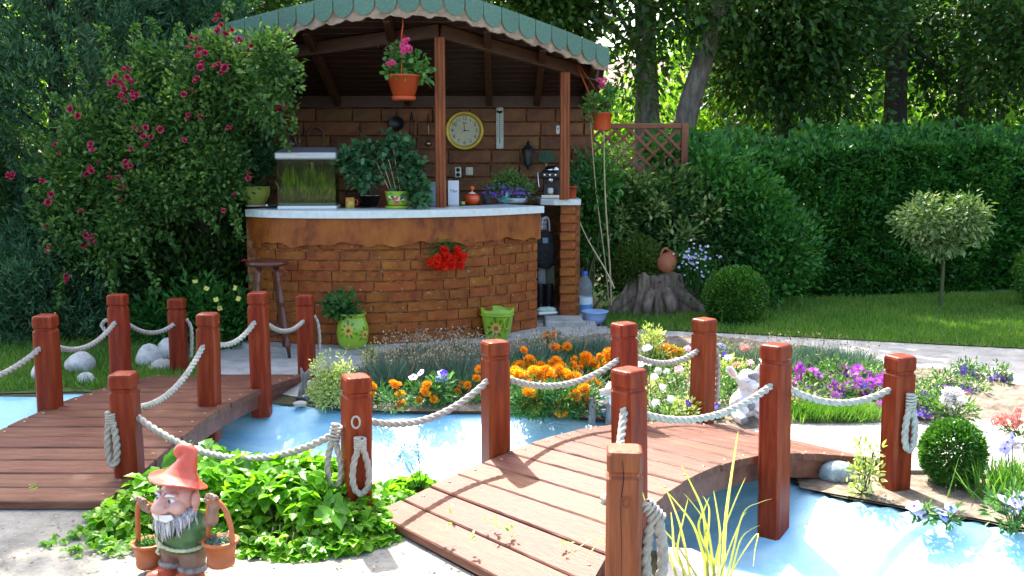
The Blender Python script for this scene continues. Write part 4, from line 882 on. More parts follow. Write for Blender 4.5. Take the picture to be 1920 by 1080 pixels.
m_stool = M('dark stool wood', (.065, .017, .010), (.12, .035, .018), scale=6, stretch=(6, 6, .8), rough=.32, coat=.25)
m_gold = M('gold rim', (.50, .36, .04), (.60, .45, .07), scale=8, rough=.35, metal=.3)
m_face = M('clock face', (.44, .44, .30), (.56, .54, .38), scale=5, rough=.5)
m_ink = M('ink', (.02, .02, .018), rough=.6)
m_cream = M('cream', (.62, .60, .46), rough=.5)
m_paper = M('paper', (.66, .68, .76), (.72, .74, .80), scale=6, rough=.6)
m_paperb = M('printed blue', (.20, .33, .46), (.42, .52, .60), scale=7, rough=.5)
m_orange = M('orange glaze', (.66, .07, .012), (.72, .10, .02), scale=5, rough=.22, coat=.5)
m_terr2 = M('orange plastic pot', (.40, .050, .010), (.46, .068, .015), scale=4, rough=.42)
m_clay = M('fired clay', (.30, .095, .04), (.40, .14, .065), scale=8, rough=.75, bump=.2)
m_earth = M('potting soil', (.03, .022, .015), (.06, .045, .03), scale=40, rough=1, bump=.8)
m_bluepl = M('pale blue plastic', (.30, .45, .74), (.34, .49, .78), scale=3, rough=.35)
m_bottle = M('bottle plastic', (.80, .90, .95), rough=.08, trans=.85, ior=1.2)
m_blab = M('bottle label', (.55, .66, .74), (.70, .77, .82), scale=5, rough=.5)
m_blab2 = M('bottle label blue', (.06, .22, .42), (.12, .32, .55), scale=9, rough=.5)
m_bluecap = M('blue cap', (.03, .14, .55), rough=.4)
m_cane = M('bamboo', (.34, .27, .14), (.52, .44, .27), scale=6, stretch=(8, 8, .5), rough=.55)
m_lat = M('lattice wood', (.15, .045, .02), (.24, .08, .035), scale=6, stretch=(1, 1, 1), rough=.55, bump=.2)
m_fabric = M('dark fabric', (.020, .022, .024), (.055, .06, .062), scale=30, rough=.95, bump=.5)
m_towel = M('striped towel', (.30, .34, .36), (.52, .55, .55), scale=5, stretch=(14, 14, .3), rough=.95)
m_towel2 = M('green towel', (.20, .27, .17), (.30, .36, .24), scale=6, stretch=(12, 12, .3), rough=.95)
m_shoe = M('mint shoe', (.36, .48, .40), (.5, .6, .52), scale=9, rough=.6)
m_cab = M('red brown cupboard', (.11, .025, .012), (.16, .04, .018), scale=3, stretch=(5, 5, .6), rough=.4)

def text_mesh(s, size, mat, ext=.0006, sx=1):
    c = bpy.data.curves.new('t', 'FONT'); c.body = s; c.size = size; c.align_x = 'CENTER'; c.align_y = 'CENTER'; c.extrude = ext
    o = bpy.data.objects.new('t', c); COL.objects.link(o); dg = bpy.context.evaluated_depsgraph_get(); me = bpy.data.meshes.new_from_object(o.evaluated_get(dg))
    bpy.data.objects.remove(o); bpy.data.curves.remove(c); me.materials.clear(); me.materials.append(mat); me.name = 'lettering'; return me
def decal_sunflower(parent, prof, a0, z0, R, sy=1, off=.0025, name='painted_sunflower', rings=2):
    """a flower painted on a turned pot: petals follow its surface"""
    zs = [p[1] for p in prof]; rs = [p[0] for p in prof]
    def on(u, v, e=0): z = z0 + v; r = float(np.interp(z, zs, rs)) + off + e; a = a0 + u / r; return (r * math.cos(a), r * math.sin(a), z)
    mb = MB()
    for k in range(9):
        a = 2 * PI * k / 9 + .3; b = R * (1.25 + .25 * (k % 3)); mb.add([on(math.cos(a) * R * .3, math.sin(a) * R * .3), on(math.cos(a - .12) * b * .8, math.sin(a - .12) * b * .8), on(math.cos(a) * b, math.sin(a) * b), on(math.cos(a + .12) * b * .8, math.sin(a + .12) * b * .8)], [(0, 1, 2, 3)], mi=2)
    for k in range(17):
        a = 2 * PI * k / 17; b = R * (.85 + .2 * (k % 2)); mb.add([on(math.cos(a) * R * .2, math.sin(a) * R * .2, .0008), on(math.cos(a - .15) * b * .65, math.sin(a - .15) * b * .65, .0008), on(math.cos(a) * b, math.sin(a) * b, .0008), on(math.cos(a + .15) * b * .65, math.sin(a + .15) * b * .65, .0008)], [(0, 1, 2, 3)], mi=0)
    n = 14; mb.add([on(0, 0, .003)] + [on(math.cos(2 * PI * k / n) * R * .3, math.sin(2 * PI * k / n) * R * .3, .0016) for k in range(n)], [(0, 1 + k, 1 + (k + 1) % n) for k in range(n)], mi=1)
    return mb.build(name, [m_decal, m_decalc, m_decall], parent)
def small_plant(parent, blobs, n, L, Wd, mat, name='foliage', per=12, sig=.03, up=.4, shape='kite', tilt=.6, shell=.3):
    P, A, cl = clumps(blobs, n, per, sig, shell); o = leaf_obj(name, P, unit(A) + rnd(n) * .45 + [0, 0, up], L * (.6 + .8 * RNG.random(n)), Wd, mat, parent, tilt=tilt, shape=shape); return cl
# stool
p = D(506, 660, 7.52); sx = thing('bar_stool', 'dark wooden bar stool with turned legs at the left end of the bar', 'stool', (p.x, p.y, .006), .35)
SH = .735
MB().lathe([(.10, SH - .036), (.148, SH - .034), (.158, SH - .022), (.156, SH - .006), (.145, SH), (.05, SH - .004)], seg=32).build('seat', m_stool, sx)
tops = []; 
for k in range(4):
    a = PI / 4 + k * PI / 2; t = Vector((.088 * math.cos(a), .088 * math.sin(a), SH - .035)); b = Vector((.185 * math.cos(a), .185 * math.sin(a), 0)); tops.append((t, b))
    prof = [(0, .019), (.08, .014), (.10, .020), (.12, .014), (.14, .020), (.17, .016), (.38, .021), (.40, .025), (.42, .018), (.46, .021), (.66, .019), (.68, .024), (.70, .017), (.86, .020), (.87, .024), (.885, .017), (1, .012)]
    MB().tube([t.lerp(b, u) for u, r in prof], [r for u, r in prof], 12).build('leg', m_stool, sx)
for k in range(4):
    u = (.66, .75)[k % 2]
    for uu in ((u,) if k % 2 else (u, .80)): MB().tube([tops[k][0].lerp(tops[k][1], uu), (tops[k][0].lerp(tops[k][1], uu) + tops[(k + 1) % 4][0].lerp(tops[(k + 1) % 4][1], uu)) / 2, tops[(k + 1) % 4][0].lerp(tops[(k + 1) % 4][1], uu)], [.008, .012, .008], 8).build('stretcher', m_stool, sx)
# two lime pots on the slab
p = G(662, 652, .05); pot = thing('flower_pot', 'lime green belly pot with painted sunflowers holding a leafy plant', 'plant pot', (p.x, p.y, .05))
prof = [(.075, 0), (.10, .012), (.118, .06), (.124, .12), (.118, .18), (.098, .235), (.094, .255), (.112, .275)]
MB().lathe(prof + [(.105, .276), (.088, .255), (.085, .22)], seg=36).build('body', m_lime, pot)
MB().lathe([(.002, .232), (.086, .23)], seg=24, closed=False).build('soil', m_earth, pot)
decal_sunflower(pot, prof, -PI / 2 - .12, .155, .048); decal_sunflower(pot, prof, -PI / 2 + 1.0, .115, .040)
small_plant(pot, [(-.09, -.02, .34, .11, .09, .10), (-.04, 0, .30, .10, .08, .06), (-.14, 0, .32, .06, .06, .07)], 420, .05, .036, f_mari, shape='oval')
p = G(933, 632, .05); pot = thing('flower_pot', 'empty lime green bucket shaped pot with a ribbon rim and painted sunflower', 'plant pot', (p.x, p.y - .03, .05))
prof = [(.092, 0), (.098, .01), (.132, .20), (.138, .245)]
def wavy(r, z, n=48): return [Vector(((r + .006 * math.sin(4 * a)) * math.cos(a), (r + .006 * math.sin(4 * a)) * math.sin(a) * .82, z + (.008 * math.sin(4 * a + 1) if z > .2 else 0))) for a in (2 * PI * k / n for k in range(n))]
MB().rings([wavy(r, z) for r, z in prof + [(.130, .246), (.122, .20), (.085, .02)]]).build('body', m_lime, pot)
prof2 = [(r * .86 + .004, z) for r, z in prof]
MB().tube([p_ * 1.01 for p_ in wavy(.132, .192)] + [wavy(.132, .192)[0] * 1.01], .007, 8).build('ribbon', m_lime, pot)
MB().tube(smooth_loop([Vector((.085, -.085, .19)), Vector((.055, -.10, .15)), Vector((.06, -.10, .10)), Vector((.085, -.085, .09)), Vector((.095, -.078, .14)), Vector((.10, -.085, .19))], 5, False), .006, 8).build('bow', m_lime, pot)
decal_sunflower(pot, [(r * .88, z) for r, z in prof], -PI / 2 - .1, .095, .058, off=.006)
# red flower bunch hanging on the bar wall
tq = None
best = min((abs((AF(t)[0].x) / AF(t)[0].y - (833 - 960) / F), t) for t in np.linspace(0, ALEN, 200))[1]; wp, wd, wo = AF(best)
p = Vector((wp.x, wp.y, 0)) + wo * .02; zc = D(834, 482, p.y).z
rb = thing('red_flowers', 'bunch of bright red flowers hanging on the brick front of the bar', 'flower', (p.x, p.y, zc), math.atan2(wd.y, wd.x))
for i in range(46):
    a = RNG.uniform(PI * .95, PI * 2.05); r = .135 * RNG.random() ** .35; x, z = r * math.cos(a) * 1.15 - .005, r * math.sin(a) * .85 + .045 * (1 - abs(math.cos(a)))
    if i > 36: x, z = RNG.uniform(-.10, .10), RNG.uniform(.02, .07)
    face(link('red_bloom', FM['redball'], rb, (x, -.03 - .05 * RNG.random(), z), sc=.6 + .4 * RNG.random()), (0, -1, .25), .3)
P = RNG.normal(size=(150, 3)) * [.075, .012, .03] + [0, -.03, .065]; leaf_obj('foliage', P, rnd(150) * [1, .3, .8] + [0, -.3, .2], .06, .012, f_mari, rb, shape='oval')
MB().tube(smooth_loop([Vector((-.09, -.02, .09)), Vector((-.03, -.03, .125)), Vector((.04, -.03, .115)), Vector((.10, -.02, .08))], 6, False), .004, 6).build('twig', m_stem, rb)
# --- counter top, left to right
CZ = 1.113
p = G(480, 387, CZ); b = thing('planter_bowl', 'pale lime ribbed bowl planter at the left end of the counter', 'planter', (p.x, p.y, CZ))
MB().lathe([(.075, 0), (.085, .006), (.085, .014), (.06, .016)], seg=30).build('saucer', m_white, b)
R = []
for r, z in [(.06, .016), (.085, .045), (.112, .09), (.122, .135), (.118, .16), (.126, .168), (.118, .170), (.108, .15), (.09, .10)]:
    R.append([Vector(((r + .004 * math.sin(10 * a + z * 14)) * math.cos(a), (r + .004 * math.sin(10 * a + z * 14)) * math.sin(a), z)) for a in (2 * PI * k / 60 for k in range(60))])
MB().rings(R).build('bowl', m_limey, b)
MB().lathe([(.002, .15), (.11, .15)], seg=24, closed=False).build('soil', m_earth, b)
small_plant(b, [(0, .02, .30, .13, .12, .15), (.08, 0, .42, .12, .1, .14), (-.10, .02, .36, .1, .1, .14)], 900, .055, .035, f_ivy, sig=.04)
tp = G(574, 392, CZ); tp.y += .10; tank = thing('aquarium', 'small fish tank with a silver lid and green murky water on the counter', 'aquarium', (tp.x - .005, tp.y + .06, CZ), .06)
TW, TD, TH = .455, .27, .365
MB().box((0, TD / 2 - .012, .21), (TW - .02, .004, .32)).build('back_sheet', M('tank back sheet', (.05, .075, .012), (.10, .13, .022), scale=9, rough=.6), tank)
MB().box((0, 0, .012), (TW + .012, TD + .012, .024), ch=.004).build('base', m_white, tank)
MB().box((0, 0, .024 + .0125), (TW - .016, TD - .016, .021)).build('gravel', m_gravel, tank)
MB().box((0, 0, .049 + (TH - .06) / 2), (TW - .014, TD - .014, TH - .062)).build('water', m_water, tank)
for x, y, sxx, syy in ((0, -TD / 2, TW, .005), (0, TD / 2, TW, .005), (-TW / 2, 0, .005, TD - .012), (TW / 2, 0, .005, TD - .012)): MB().box((x, y, .026 + TH / 2), (sxx, syy, TH)).build('pane', m_pane, tank)
P = np.column_stack([RNG.uniform(-.2, .2, 430), RNG.uniform(-.09, .11, 430), RNG.uniform(.05, .2, 430)]); leaf_obj('water_weed', P, rnd(430) * [.22, .22, .1] + [0, 0, 1], .08 + .11 * RNG.random(430), .020, m_weed, tank, shape='blade')
MB().tube([(.02, .06, .05), (.025, .06, .2), (.02, .06, .37)], .014, 10).build('filter_pipe', m_white, tank)
MB().lathe([(0, 0), (.012, .012), (.014, .03), (.008, .055), (0, .07)], (.15, -.06, .20), seg=12, sx=.5).build('fish', m_redp, tank)
lid = MB(); lid.box((0, 0, TH + .055), (TW + .035, TD + .04, .058), ch=.010)
lid.add([(-TW / 2 - .012, -TD / 2 - .015, TH + .084), (TW / 2 + .012, -TD / 2 - .015, TH + .084), (TW / 2 - .02, TD / 2 - .02, TH + .125), (-TW / 2 + .03, TD / 2 - .02, TH + .125), (-TW / 2 - .012, TD / 2 + .015, TH + .084), (TW / 2 + .012, TD / 2 + .015, TH + .084)], [(0, 1, 2, 3), (1, 5, 2), (0, 3, 4), (2, 5, 4, 3)])
lid.build('lid', m_grey, tank); MB().box((TW / 2 + .019, .03, TH + .06), (.004, .19, .05)).build('vent', m_greyd, tank)
p = G(515, 391, CZ); c = thing('flashlight', 'black torch lying on the counter between the bowl planter and the fish tank', 'torch', (p.x, p.y, CZ), .2)
Rx = Matrix.Rotation(PI / 2, 4, 'Y'); MB().lathe([(.013, -.07), (.013, .03), (.024, .05), (.026, .075)], (0, 0, .027), seg=16, mat=Rx).build('body', m_black, c); MB().lathe([(.014, -.075), (.014, -.05)], (0, 0, .027), seg=16, mat=Rx).build('end_cap', m_steel, c)
p = G(652, 390, CZ); mug = thing('mug', 'small mug with a red and yellow print beside the fish tank', 'mug', (p.x + .02, p.y, CZ))
MB().lathe([(.034, 0), (.037, .003), (.037, .085), (.033, .086), (.033, .01)], seg=24).build('cup', M('mug print', (.55, .10, .03), (.75, .50, .10), (.30, .35, .06), scale=14, rough=.3), mug)
MB().tube([(.035, .005, .07), (.058, .005, .065), (.06, .005, .03), (.036, .005, .02)], .005, 6).build('handle', m_redp, mug)
p = G(690, 388, CZ); tr = thing('glass_dish', 'dark glass dish standing on the counter behind the mug', 'dish', (p.x, p.y + .12, CZ)); MB().lathe([(.06, 0), (.062, .004), (.088, .085), (.092, .09), (.086, .09), (.058, .008)], seg=28).build('bowl', m_black, tr); MB().lathe([(.090, .088), (.094, .090), (.094, .094), (.088, .094)], seg=28).build('rim', m_steel, tr)
p = G(745, 391, CZ); pot = thing('flower_pot', 'lime green pot with painted flowers and a saucer, full of ivy on canes', 'plant pot', (p.x, p.y + .02, CZ))
MB().lathe([(.085, 0), (.096, .004), (.10, .022), (.09, .022), (.085, .01)], seg=32).build('saucer', m_lime, pot)
prof = [(.074, .02), (.082, .04), (.093, .10), (.099, .128), (.106, .138)]
MB().lathe(prof + [(.10, .140), (.092, .125)], seg=36).build('body', m_lime, pot); MB().lathe([(.002, .125), (.093, .125)], seg=24, closed=False).build('soil', m_earth, pot)
mb = MB()
for i in range(34):
    a = -PI / 2 + RNG.normal() * .38; z = .045 + RNG.random() * .055; r = float(np.interp(z, [q[1] for q in prof], [q[0] for q in prof])) + .002; s_ = .010 + .008 * RNG.random()
    mb.add([(r * math.cos(a + u * s_ / r), r * math.sin(a + u * s_ / r), z + v * s_) for u, v in ((0, -1), (1, -.2), (.5, .9), (-.6, .8), (-1, 0))], [(0, 1, 2, 3, 4)], mi=int(RNG.integers(3)))
mb.build('painted_flowers', [m_white, m_decall, m_redp], pot)
for i, (dx, tx) in enumerate(((-.05, -.19), (-.03, -.15), (.0, -.10), (.03, -.05))): MB().tube([(dx, -.03, .12), (tx + .02, -.05, .12 + .28 + .04 * i)], .004, 6).build('cane', m_cane, pot)
ivy = [px_blob(690, 300, pot.location.y, .14, .10, .13), px_blob(740, 275, pot.location.y, .12, .1, .08), px_blob(680, 330, pot.location.y - .02, .12, .09, .08), px_blob(765, 320, pot.location.y, .08, .09, .13), px_blob(785, 350, pot.location.y - .04, .06, .07, .10), px_blob(790, 385, pot.location.y - .14, .06, .05, .06), px_blob(650, 310, pot.location.y, .06, .06, .08)]
ivy = [(a - pot.location.x, b - pot.location.y, c - CZ, d, e_, f_) for a, b, c, d, e_, f_ in ivy]
cl = small_plant(pot, ivy, 1500, .052, .046, f_ivy, sig=.035, shape='toothed', up=-.1)
mb = MB()
for i in range(26): mb.tube(smooth_loop([Vector((0, 0, .12)), Vector(cl[i]) * .5 + Vector((0, -.02, .15)), Vector(cl[i])], 6, False), .0025, 5)
mb.build('stems', m_stem, pot)
p = G(816, 387, CZ); c = thing('leaflet', 'blue printed leaflet standing on the counter half behind the middle post', 'leaflet', (p.x + .005, p.y + .04, CZ)); MB().box((0, 0, .102), (.10, .006, .205)).build('card', m_paperb, c, rot=(-.06, 0, 0)); c.rotation_euler.z = -.12
p = G(850, 386, CZ); c = thing('paper_box', 'slim white box with handwriting-style print standing beside the middle post', 'box', (p.x, p.y + .02, CZ), .1); MB().box((0, 0, .107), (.092, .035, .214), ch=.002).build('carton', m_paper, c); link('lettering', text_mesh('Tibo', .034, m_ink), c, (-.0, -.0178, .125), (PI / 2, 0, 0)); MB().box((0, -.0178, .008), (.088, .001, .012)).build('stripe', m_cream, c)
p = G(885, 384, CZ); c = thing('candle_jar', 'round orange jar with an orange ball stopper on the counter', 'jar', (p.x, p.y + .02, CZ))
MB().lathe([(.03, 0), (.05, .008), (.068, .04), (.066, .07), (.045, .095), (.036, .098), (.036, .085)], seg=30).build('body', m_orange, c); MB().lathe([(.034, .09), (.037, .097), (.02, .108), (.006, .112), (.006, .125)], seg=20).build('lid', m_white, c); MB().ball((0, 0, .143), .023, 16).build('knob', m_orange, c)
p = G(868, 384, CZ); c = thing('tealight', 'tiny pale candle holder beside the orange jar', 'candle', (p.x, p.y - .02, CZ)); MB().lathe([(.016, 0), (.02, .003), (.022, .03), (.018, .03), (.016, .01)], seg=16).build('cup', m_limey, c); MB().lathe([(.015, .01), (.015, .026), (.003, .027)], seg=14).build('wax', m_white, c)
p = G(955, 381, CZ); b = thing('flower_basket', 'grey dish of bushy yellow green herbs and purple trailing flowers on the counter', 'planter', (p.x + .015, p.y + .06, CZ))
MB().lathe([(.10, 0), (.11, .005), (.135, .045), (.125, .046), (.10, .012)], seg=28, sx=1.1).build('dish', M('blue grey dish', (.30, .40, .45), (.45, .53, .56), scale=20, rough=.5), b)
small_plant(b, [(0, .03, .17, .17, .12, .10), (-.02, 0, .22, .10, .1, .08), (.10, 0, .12, .09, .1, .09), (-.16, -.02, .12, .08, .08, .05)], 1700, .030, .012, f_ger, sig=.025)
for i in range(70): q = (RNG.uniform(-.26, .16), RNG.uniform(-.13, -.05), .10 + RNG.normal() * .035); face(link('purple_flower', FM['violet'], b, q, sc=.4 + .25 * RNG.random()))
Pq = np.column_stack([RNG.normal(size=40) * .03 - .05, RNG.normal(size=40) * .01 - .13, .03 + RNG.random(40) * .03]); leaf_obj('turquoise_ribbon', Pq, rnd(40) * [1, .3, 1], .05, .012, ML('turquoise ribbon', (.10, .42, .42), (.20, .55, .55), trans=.2), b, shape='oval')
p = G(912, 383, CZ); c = thing('dark_cup', 'small dark pot beside the herb dish on the counter', 'pot', (p.x, p.y + .10, CZ)); MB().lathe([(.03, 0), (.032, .003), (.042, .075), (.038, .076), (.03, .01)], seg=22).build('body', m_fabric, c); MB().lathe([(.001, .07), (.038, .07)], seg=20, closed=False).build('soil', m_earth, c)
# coffee machine on the side counter
cm = thing('coffee_machine', 'black and chrome espresso machine on the side counter beside the right post', 'coffee machine', (.36, 9.22, 1.15), -.15)
MB().box((0, .02, .02), (.17, .22, .04), ch=.008).build('drip_tray', m_steel, cm); MB().box((0, .10, .13), (.17, .07, .20), ch=.01).build('body', m_black, cm); MB().box((0, .01, .215), (.175, .20, .075), ch=.018).build('head', m_black, cm)
MB().lathe([(.085, .25), (.08, .27), (.05, .295), (.02, .30)], (0, .03, 0), seg=22).build('dome', m_steel, cm); MB().lathe([(.026, .15), (.03, .16), (.03, .18), (.026, .185)], (.0, -.06, 0), seg=16).build('group_head', m_steel, cm)
MB().tube([(0, -.06, .16), (-.01, -.12, .155), (-.02, -.19, .15)], [.009, .011, .013], 10).build('handle', m_black, cm)
MB().tube(smooth_loop([Vector((-.095, -.03, .2)), Vector((-.115, -.06, .24)), Vector((-.11, -.08, .18)), Vector((-.10, -.09, .10))], 5, False), .006, 8).build('steam_pipe', m_steel, cm)
MB().lathe([(.022, 0), (.028, .02), (.026, .05), (.02, .055)], (.0, -.05, .042), seg=18).build('cup', m_white, cm)
for x in (-.05, 0, .05): MB().lathe([(.012, 0), (.012, .012), (.006, .014)], (x, -.09, .215), seg=12, mat=Matrix.Rotation(PI / 2, 4, 'X')).build('knob', m_steel, cm)
c = thing('flower_pot', 'small orange plastic pot on the side counter just right of the right post', 'plant pot', (.545, 9.16, 1.15)); MB().lathe([(.038, 0), (.04, .003), (.054, .10), (.058, .10), (.058, .115), (.05, .115), (.04, .02)], seg=26).build('body', m_terr2, c); MB().lathe([(.001, .10), (.051, .10)], seg=20, closed=False).build('soil', m_earth, c); small_plant(c, [(.05, .03, .18, .07, .06, .08)], 120, .05, .03, f_ivy)
# --- on the back wall (its brick face stands near y = 9.80)
WY = 9.785
def hang(name, label, cat, px, py, y=WY): return thing(name, label, cat, D(px, py, y))
ck = hang('wall_clock', 'round wall clock with a broad gold rim on the back wall of the bar', 'clock', 871, 245, WY - .012)
Ry = Matrix.Rotation(PI / 2, 4, 'X'); CR = .186
MB().lathe([(CR - .042, .004), (CR - .038, .018), (CR - .015, .034), (CR - .004, .030), (CR, .012), (CR, -.02)], seg=56, mat=Ry, closed=False).build('rim', m_gold, ck); MB().lathe([(.001, .006), (CR - .038, .006)], seg=48, mat=Ry, closed=False).build('dial', m_face, ck)
for k in range(1, 13): a = PI / 2 - k * PI / 6; link('numeral', text_mesh(str(k), .050, m_ink), ck, (.116 * math.cos(a), -.0075, .116 * math.sin(a)), (PI / 2, 0, 0))
for nm, ang, L, w in (('hour_hand', 90, .055, .006), ('minute_hand', -3, .085, .005), ('second_hand', 232, .05, .002)):
    a = PI / 2 - math.radians(ang); MB().box((L / 2 - .008, 0, 0), (L, .0012, w)).build(nm, m_ink, ck, (0, -.010 - .002 * (nm[0] == 'm'), 0), (0, -a, 0))
link('lettering', text_mesh('Ruby', .022, m_ink), ck, (.005, -.0075, .075), (PI / 2, 0, 0))
th = hang('thermometer', 'long pale wall thermometer hanging to the right of the clock', 'thermometer', 937, 243)
MB().box((0, 0, 0), (.072, .012, .37), ch=.005).build('board', M('pale board', (.46, .52, .46), rough=.5), th); MB().lathe([(.036, -.006), (.036, .006)], (0, 0, .19), seg=24, mat=Ry).build('rounded_top', MATS['pale board'], th); MB().tube([(0, -.008, -.13), (0, -.008, .15)], .003, 6).build('glass_tube', m_ink, th)
nm = MB().box((0, -.0066, 0), (.010, .001, .006)).mesh('mark', m_ink)
for k in range(12):
    for s in (-1, 1): link('mark', nm, th, (s * .021, 0, .15 - k * .02))
c = hang('socket', 'white double wall socket below the clock', 'socket', 859, 323); MB().box((0, 0, 0), (.062, .02, .10), ch=.006).build('plate', m_white, c)
for z in (-.023, .023): MB().lathe([(.019, 0), (.019, .003), (.001, .003)], (0, -.0105, z), seg=18, mat=Ry).build('outlet', m_ink, c)
c = hang('light_switch', 'cream square light switch beside the double socket', 'switch', 880, 321); MB().box((0, 0, 0), (.072, .02, .078), ch=.006).build('plate', m_cream, c); MB().box((0, -.012, 0), (.04, .008, .045), ch=.003).build('rocker', m_cream, c)
c = hang('wall_lantern', 'black iron wall lantern right of the thermometer', 'lantern', 990, 290); MB().box((0, .0, 0), (.05, .015, .12), ch=.004).build('bracket', m_iron, c)
MB().lathe([(.03, -.10), (.052, .03), (.056, .035)], (0, -.07, 0), seg=6, smooth=False).build('glass', M('lamp glass', (.05, .055, .06), rough=.1, spec=.8), c)
for k in range(6): a = k * PI / 3; MB().tube([(.031 * math.cos(a), -.07 + .031 * math.sin(a), -.10), (.056 * math.cos(a), -.07 + .056 * math.sin(a), .035)], .004, 5).build('bar', m_iron, c)
MB().lathe([(.066, .033), (.062, .045), (.03, .085), (.012, .10), (.018, .112), (.01, .125), (.004, .14)], (0, -.07, 0), seg=6, smooth=False).build('cap', m_iron, c); MB().lathe([(.004, -.145), (.014, -.13), (.01, -.118), (.034, -.103), (.034, -.098)], (0, -.07, 0), seg=12).build('finial', m_iron, c); MB().tube([(0, 0, .04), (0, -.03, .10), (0, -.07, .12)], .006, 6).build('arm', m_iron, c)
c = hang('fan_brush', 'dull green fan shaped straw fan on the back wall beside the right post', 'fan', 1024, 297)
for k in range(15): a = math.radians(20 + 10 * k); MB().add([(0, -.004 * (k % 2), -.05), (.085 * math.cos(a - .1), -.004 - .004 * (k % 2), -.05 + .125 * math.sin(a - .1)), (.09 * math.cos(a), -.004, -.05 + .135 * math.sin(a)), (.085 * math.cos(a + .1), -.002, -.05 + .125 * math.sin(a + .1))], [(0, 1, 2, 3)]).build('rib', M('green straw', (.03, .08, .05), (.06, .13, .08), scale=20, rough=.8) if k == 0 else MATS['green straw'], c)
MB().tube([(0, -.004, -.05), (0, -.004, -.13)], .008, 8).build('handle', m_cane, c)
c = hang('horseshoe', 'old horseshoe hanging on the back wall above the fish tank', 'horseshoe', 592, 258); hs = smooth_loop([Vector((-.055, 0, -.12)), Vector((-.075, 0, -.04)), Vector((-.07, 0, .05)), Vector((0, 0, .10)), Vector((.07, 0, .05)), Vector((.075, 0, -.04)), Vector((.055, 0, -.12))], 6, False); MB().tube(hs, .016, 8, flat=.5).build('shoe', M('rusty iron', (.10, .06, .035), (.20, .13, .08), scale=20, rough=.7), c)
nl = MB().lathe([(.005, 0), (.004, .004)], seg=8, mat=Ry).mesh('nail', m_iron)
for k in (4, 9, 14, 22, 27, 32): link('nail', nl, c, hs[k] + Vector((0, -.010, 0)))
c = thing('glass_jug', 'glass carafe standing on a shelf at the left of the back wall', 'carafe', D(545, 283, 9.62)); MB().lathe([(.05, 0), (.06, .01), (.062, .07), (.05, .12), (.026, .165), (.030, .19)], seg=24).build('body', m_glass, c); MB().lathe([(.02, .185), (.032, .19), (.034, .205), (.02, .212)], seg=18).build('lid', m_steel, c); MB().tube([(.03, 0, .18), (.085, 0, .16), (.088, 0, .06), (.058, 0, .04)], .007, 8).build('handle', m_glass, c)
s = thing('wall_shelf', 'dark wooden shelf under the glass carafe on the back wall', 'shelf', D(575, 284, 9.65)); MB().box((.05, .0, -.015), (.62, .22, .028), ch=.003).build('board', m_beam, s)
for x in (-.2, .3): MB().box((x, .04, -.07), (.025, .14, .08)).build('bracket', m_beam, s)
c = hang('frying_pan', 'black pan hanging from the top of the back wall left of the middle post', 'pan', 744, 226); MB().lathe([(.001, .0), (.06, .0), (.075, .03), (.07, .03), (.058, .006)], (0, 0, -.03), seg=26, mat=Ry).build('bowl', m_iron, c); MB().tube([(0, -.01, .04), (0, -.012, .16)], [.010, .007], 8, flat=.5).build('handle', m_iron, c)
c = hang('ladle', 'long brass ladle hanging just left of the middle post', 'ladle', 803, 245); MB().tube([(0, -.01, .16), (.004, -.01, 0), (.0, -.012, -.10)], .005, 6).build('handle', m_brass, c); MB().ball((0, -.03, -.125), (.03, .026, .024), 14).build('bowl', m_brass, c)
c = hang('tongs', 'black iron tongs hanging beside the pan on the back wall', 'tongs', 772, 240)
for s in (-1, 1): MB().tube([(0, -.01, .15), (s * .02, -.01, .02), (s * .008, -.01, -.13)], .005, 6).build('arm', m_iron, c)
c = thing('cupboard', 'red brown wooden cupboard behind the counter, below the hanging tools', 'cupboard', (-1.02, 9.52, .05)); MB().box((0, 0, .62), (.62, .42, 1.24), ch=.006).build('carcass', m_cab, c)
for x in (-.155, .155): d_ = MB().box((x, -.216, .62), (.295, .018, 1.16), ch=.006).build('door', m_cab, c); MB().ball((x - .11 * np.sign(x), -.235, .8), .012, 10).build('knob', m_brass, d_)
c = hang('door_bell', 'white plastic box fixed to the bar wall left of the right post', 'box', 1046, 243, 9.06); MB().box((0, 0, 0), (.03, .025, .075), ch=.006).build('case', m_white, c); MB().lathe([(.008, 0), (.007, .004), (.001, .005)], (0, -.0125, .01), seg=12, mat=Ry).build('button', m_grey, c); c.location.x += .0
# --- doorway beside the pier
c = thing('bag', 'dark textured bag hanging in the narrow doorway of the bar', 'bag', D(1022, 470, 9.25)); MB().lathe([(.01, -.17), (.05, -.16), (.085, -.10), (.092, 0), (.085, .10), (.06, .17), (.03, .19)], seg=20, sy=.55).build('pouch', m_fabric, c); MB().tube(smooth_loop([Vector((-.03, -.02, .18)), Vector((-.02, -.03, .30)), Vector((.03, -.03, .30)), Vector((.04, -.02, .18))], 6, False), .008, 6).build('strap', m_paper, c); MB().box((0, -.052, .10), (.05, .006, .05), ch=.002).build('patch', m_paperb, c)
def cloth(name, label, px, py, y, w, h, mat):
    c = thing(name, label, 'towel', D(px, py, y)); n = 26; R = []
    V = [(w * (i / n - .5), .016 * math.sin(i * 1.15), -h / 2 + .01 * math.sin(i)) for i in range(n + 1)] + [(w * .9 * (i / n - .5), .010 * math.sin(i * 1.15 + .3), h / 2) for i in range(n + 1)]
    o = MB().add(V, [(i, i + 1, n + 2 + i, n + 1 + i) for i in range(n)], True).build('cloth', mat, c); m = o.modifiers.new('t', 'SOLIDIFY'); m.thickness = .004
    MB().tube([(-w / 2, 0, h / 2), (0, -.005, h / 2 + .012), (w / 2, 0, h / 2)], .006, 6).build('rail', m_iron, c); return c
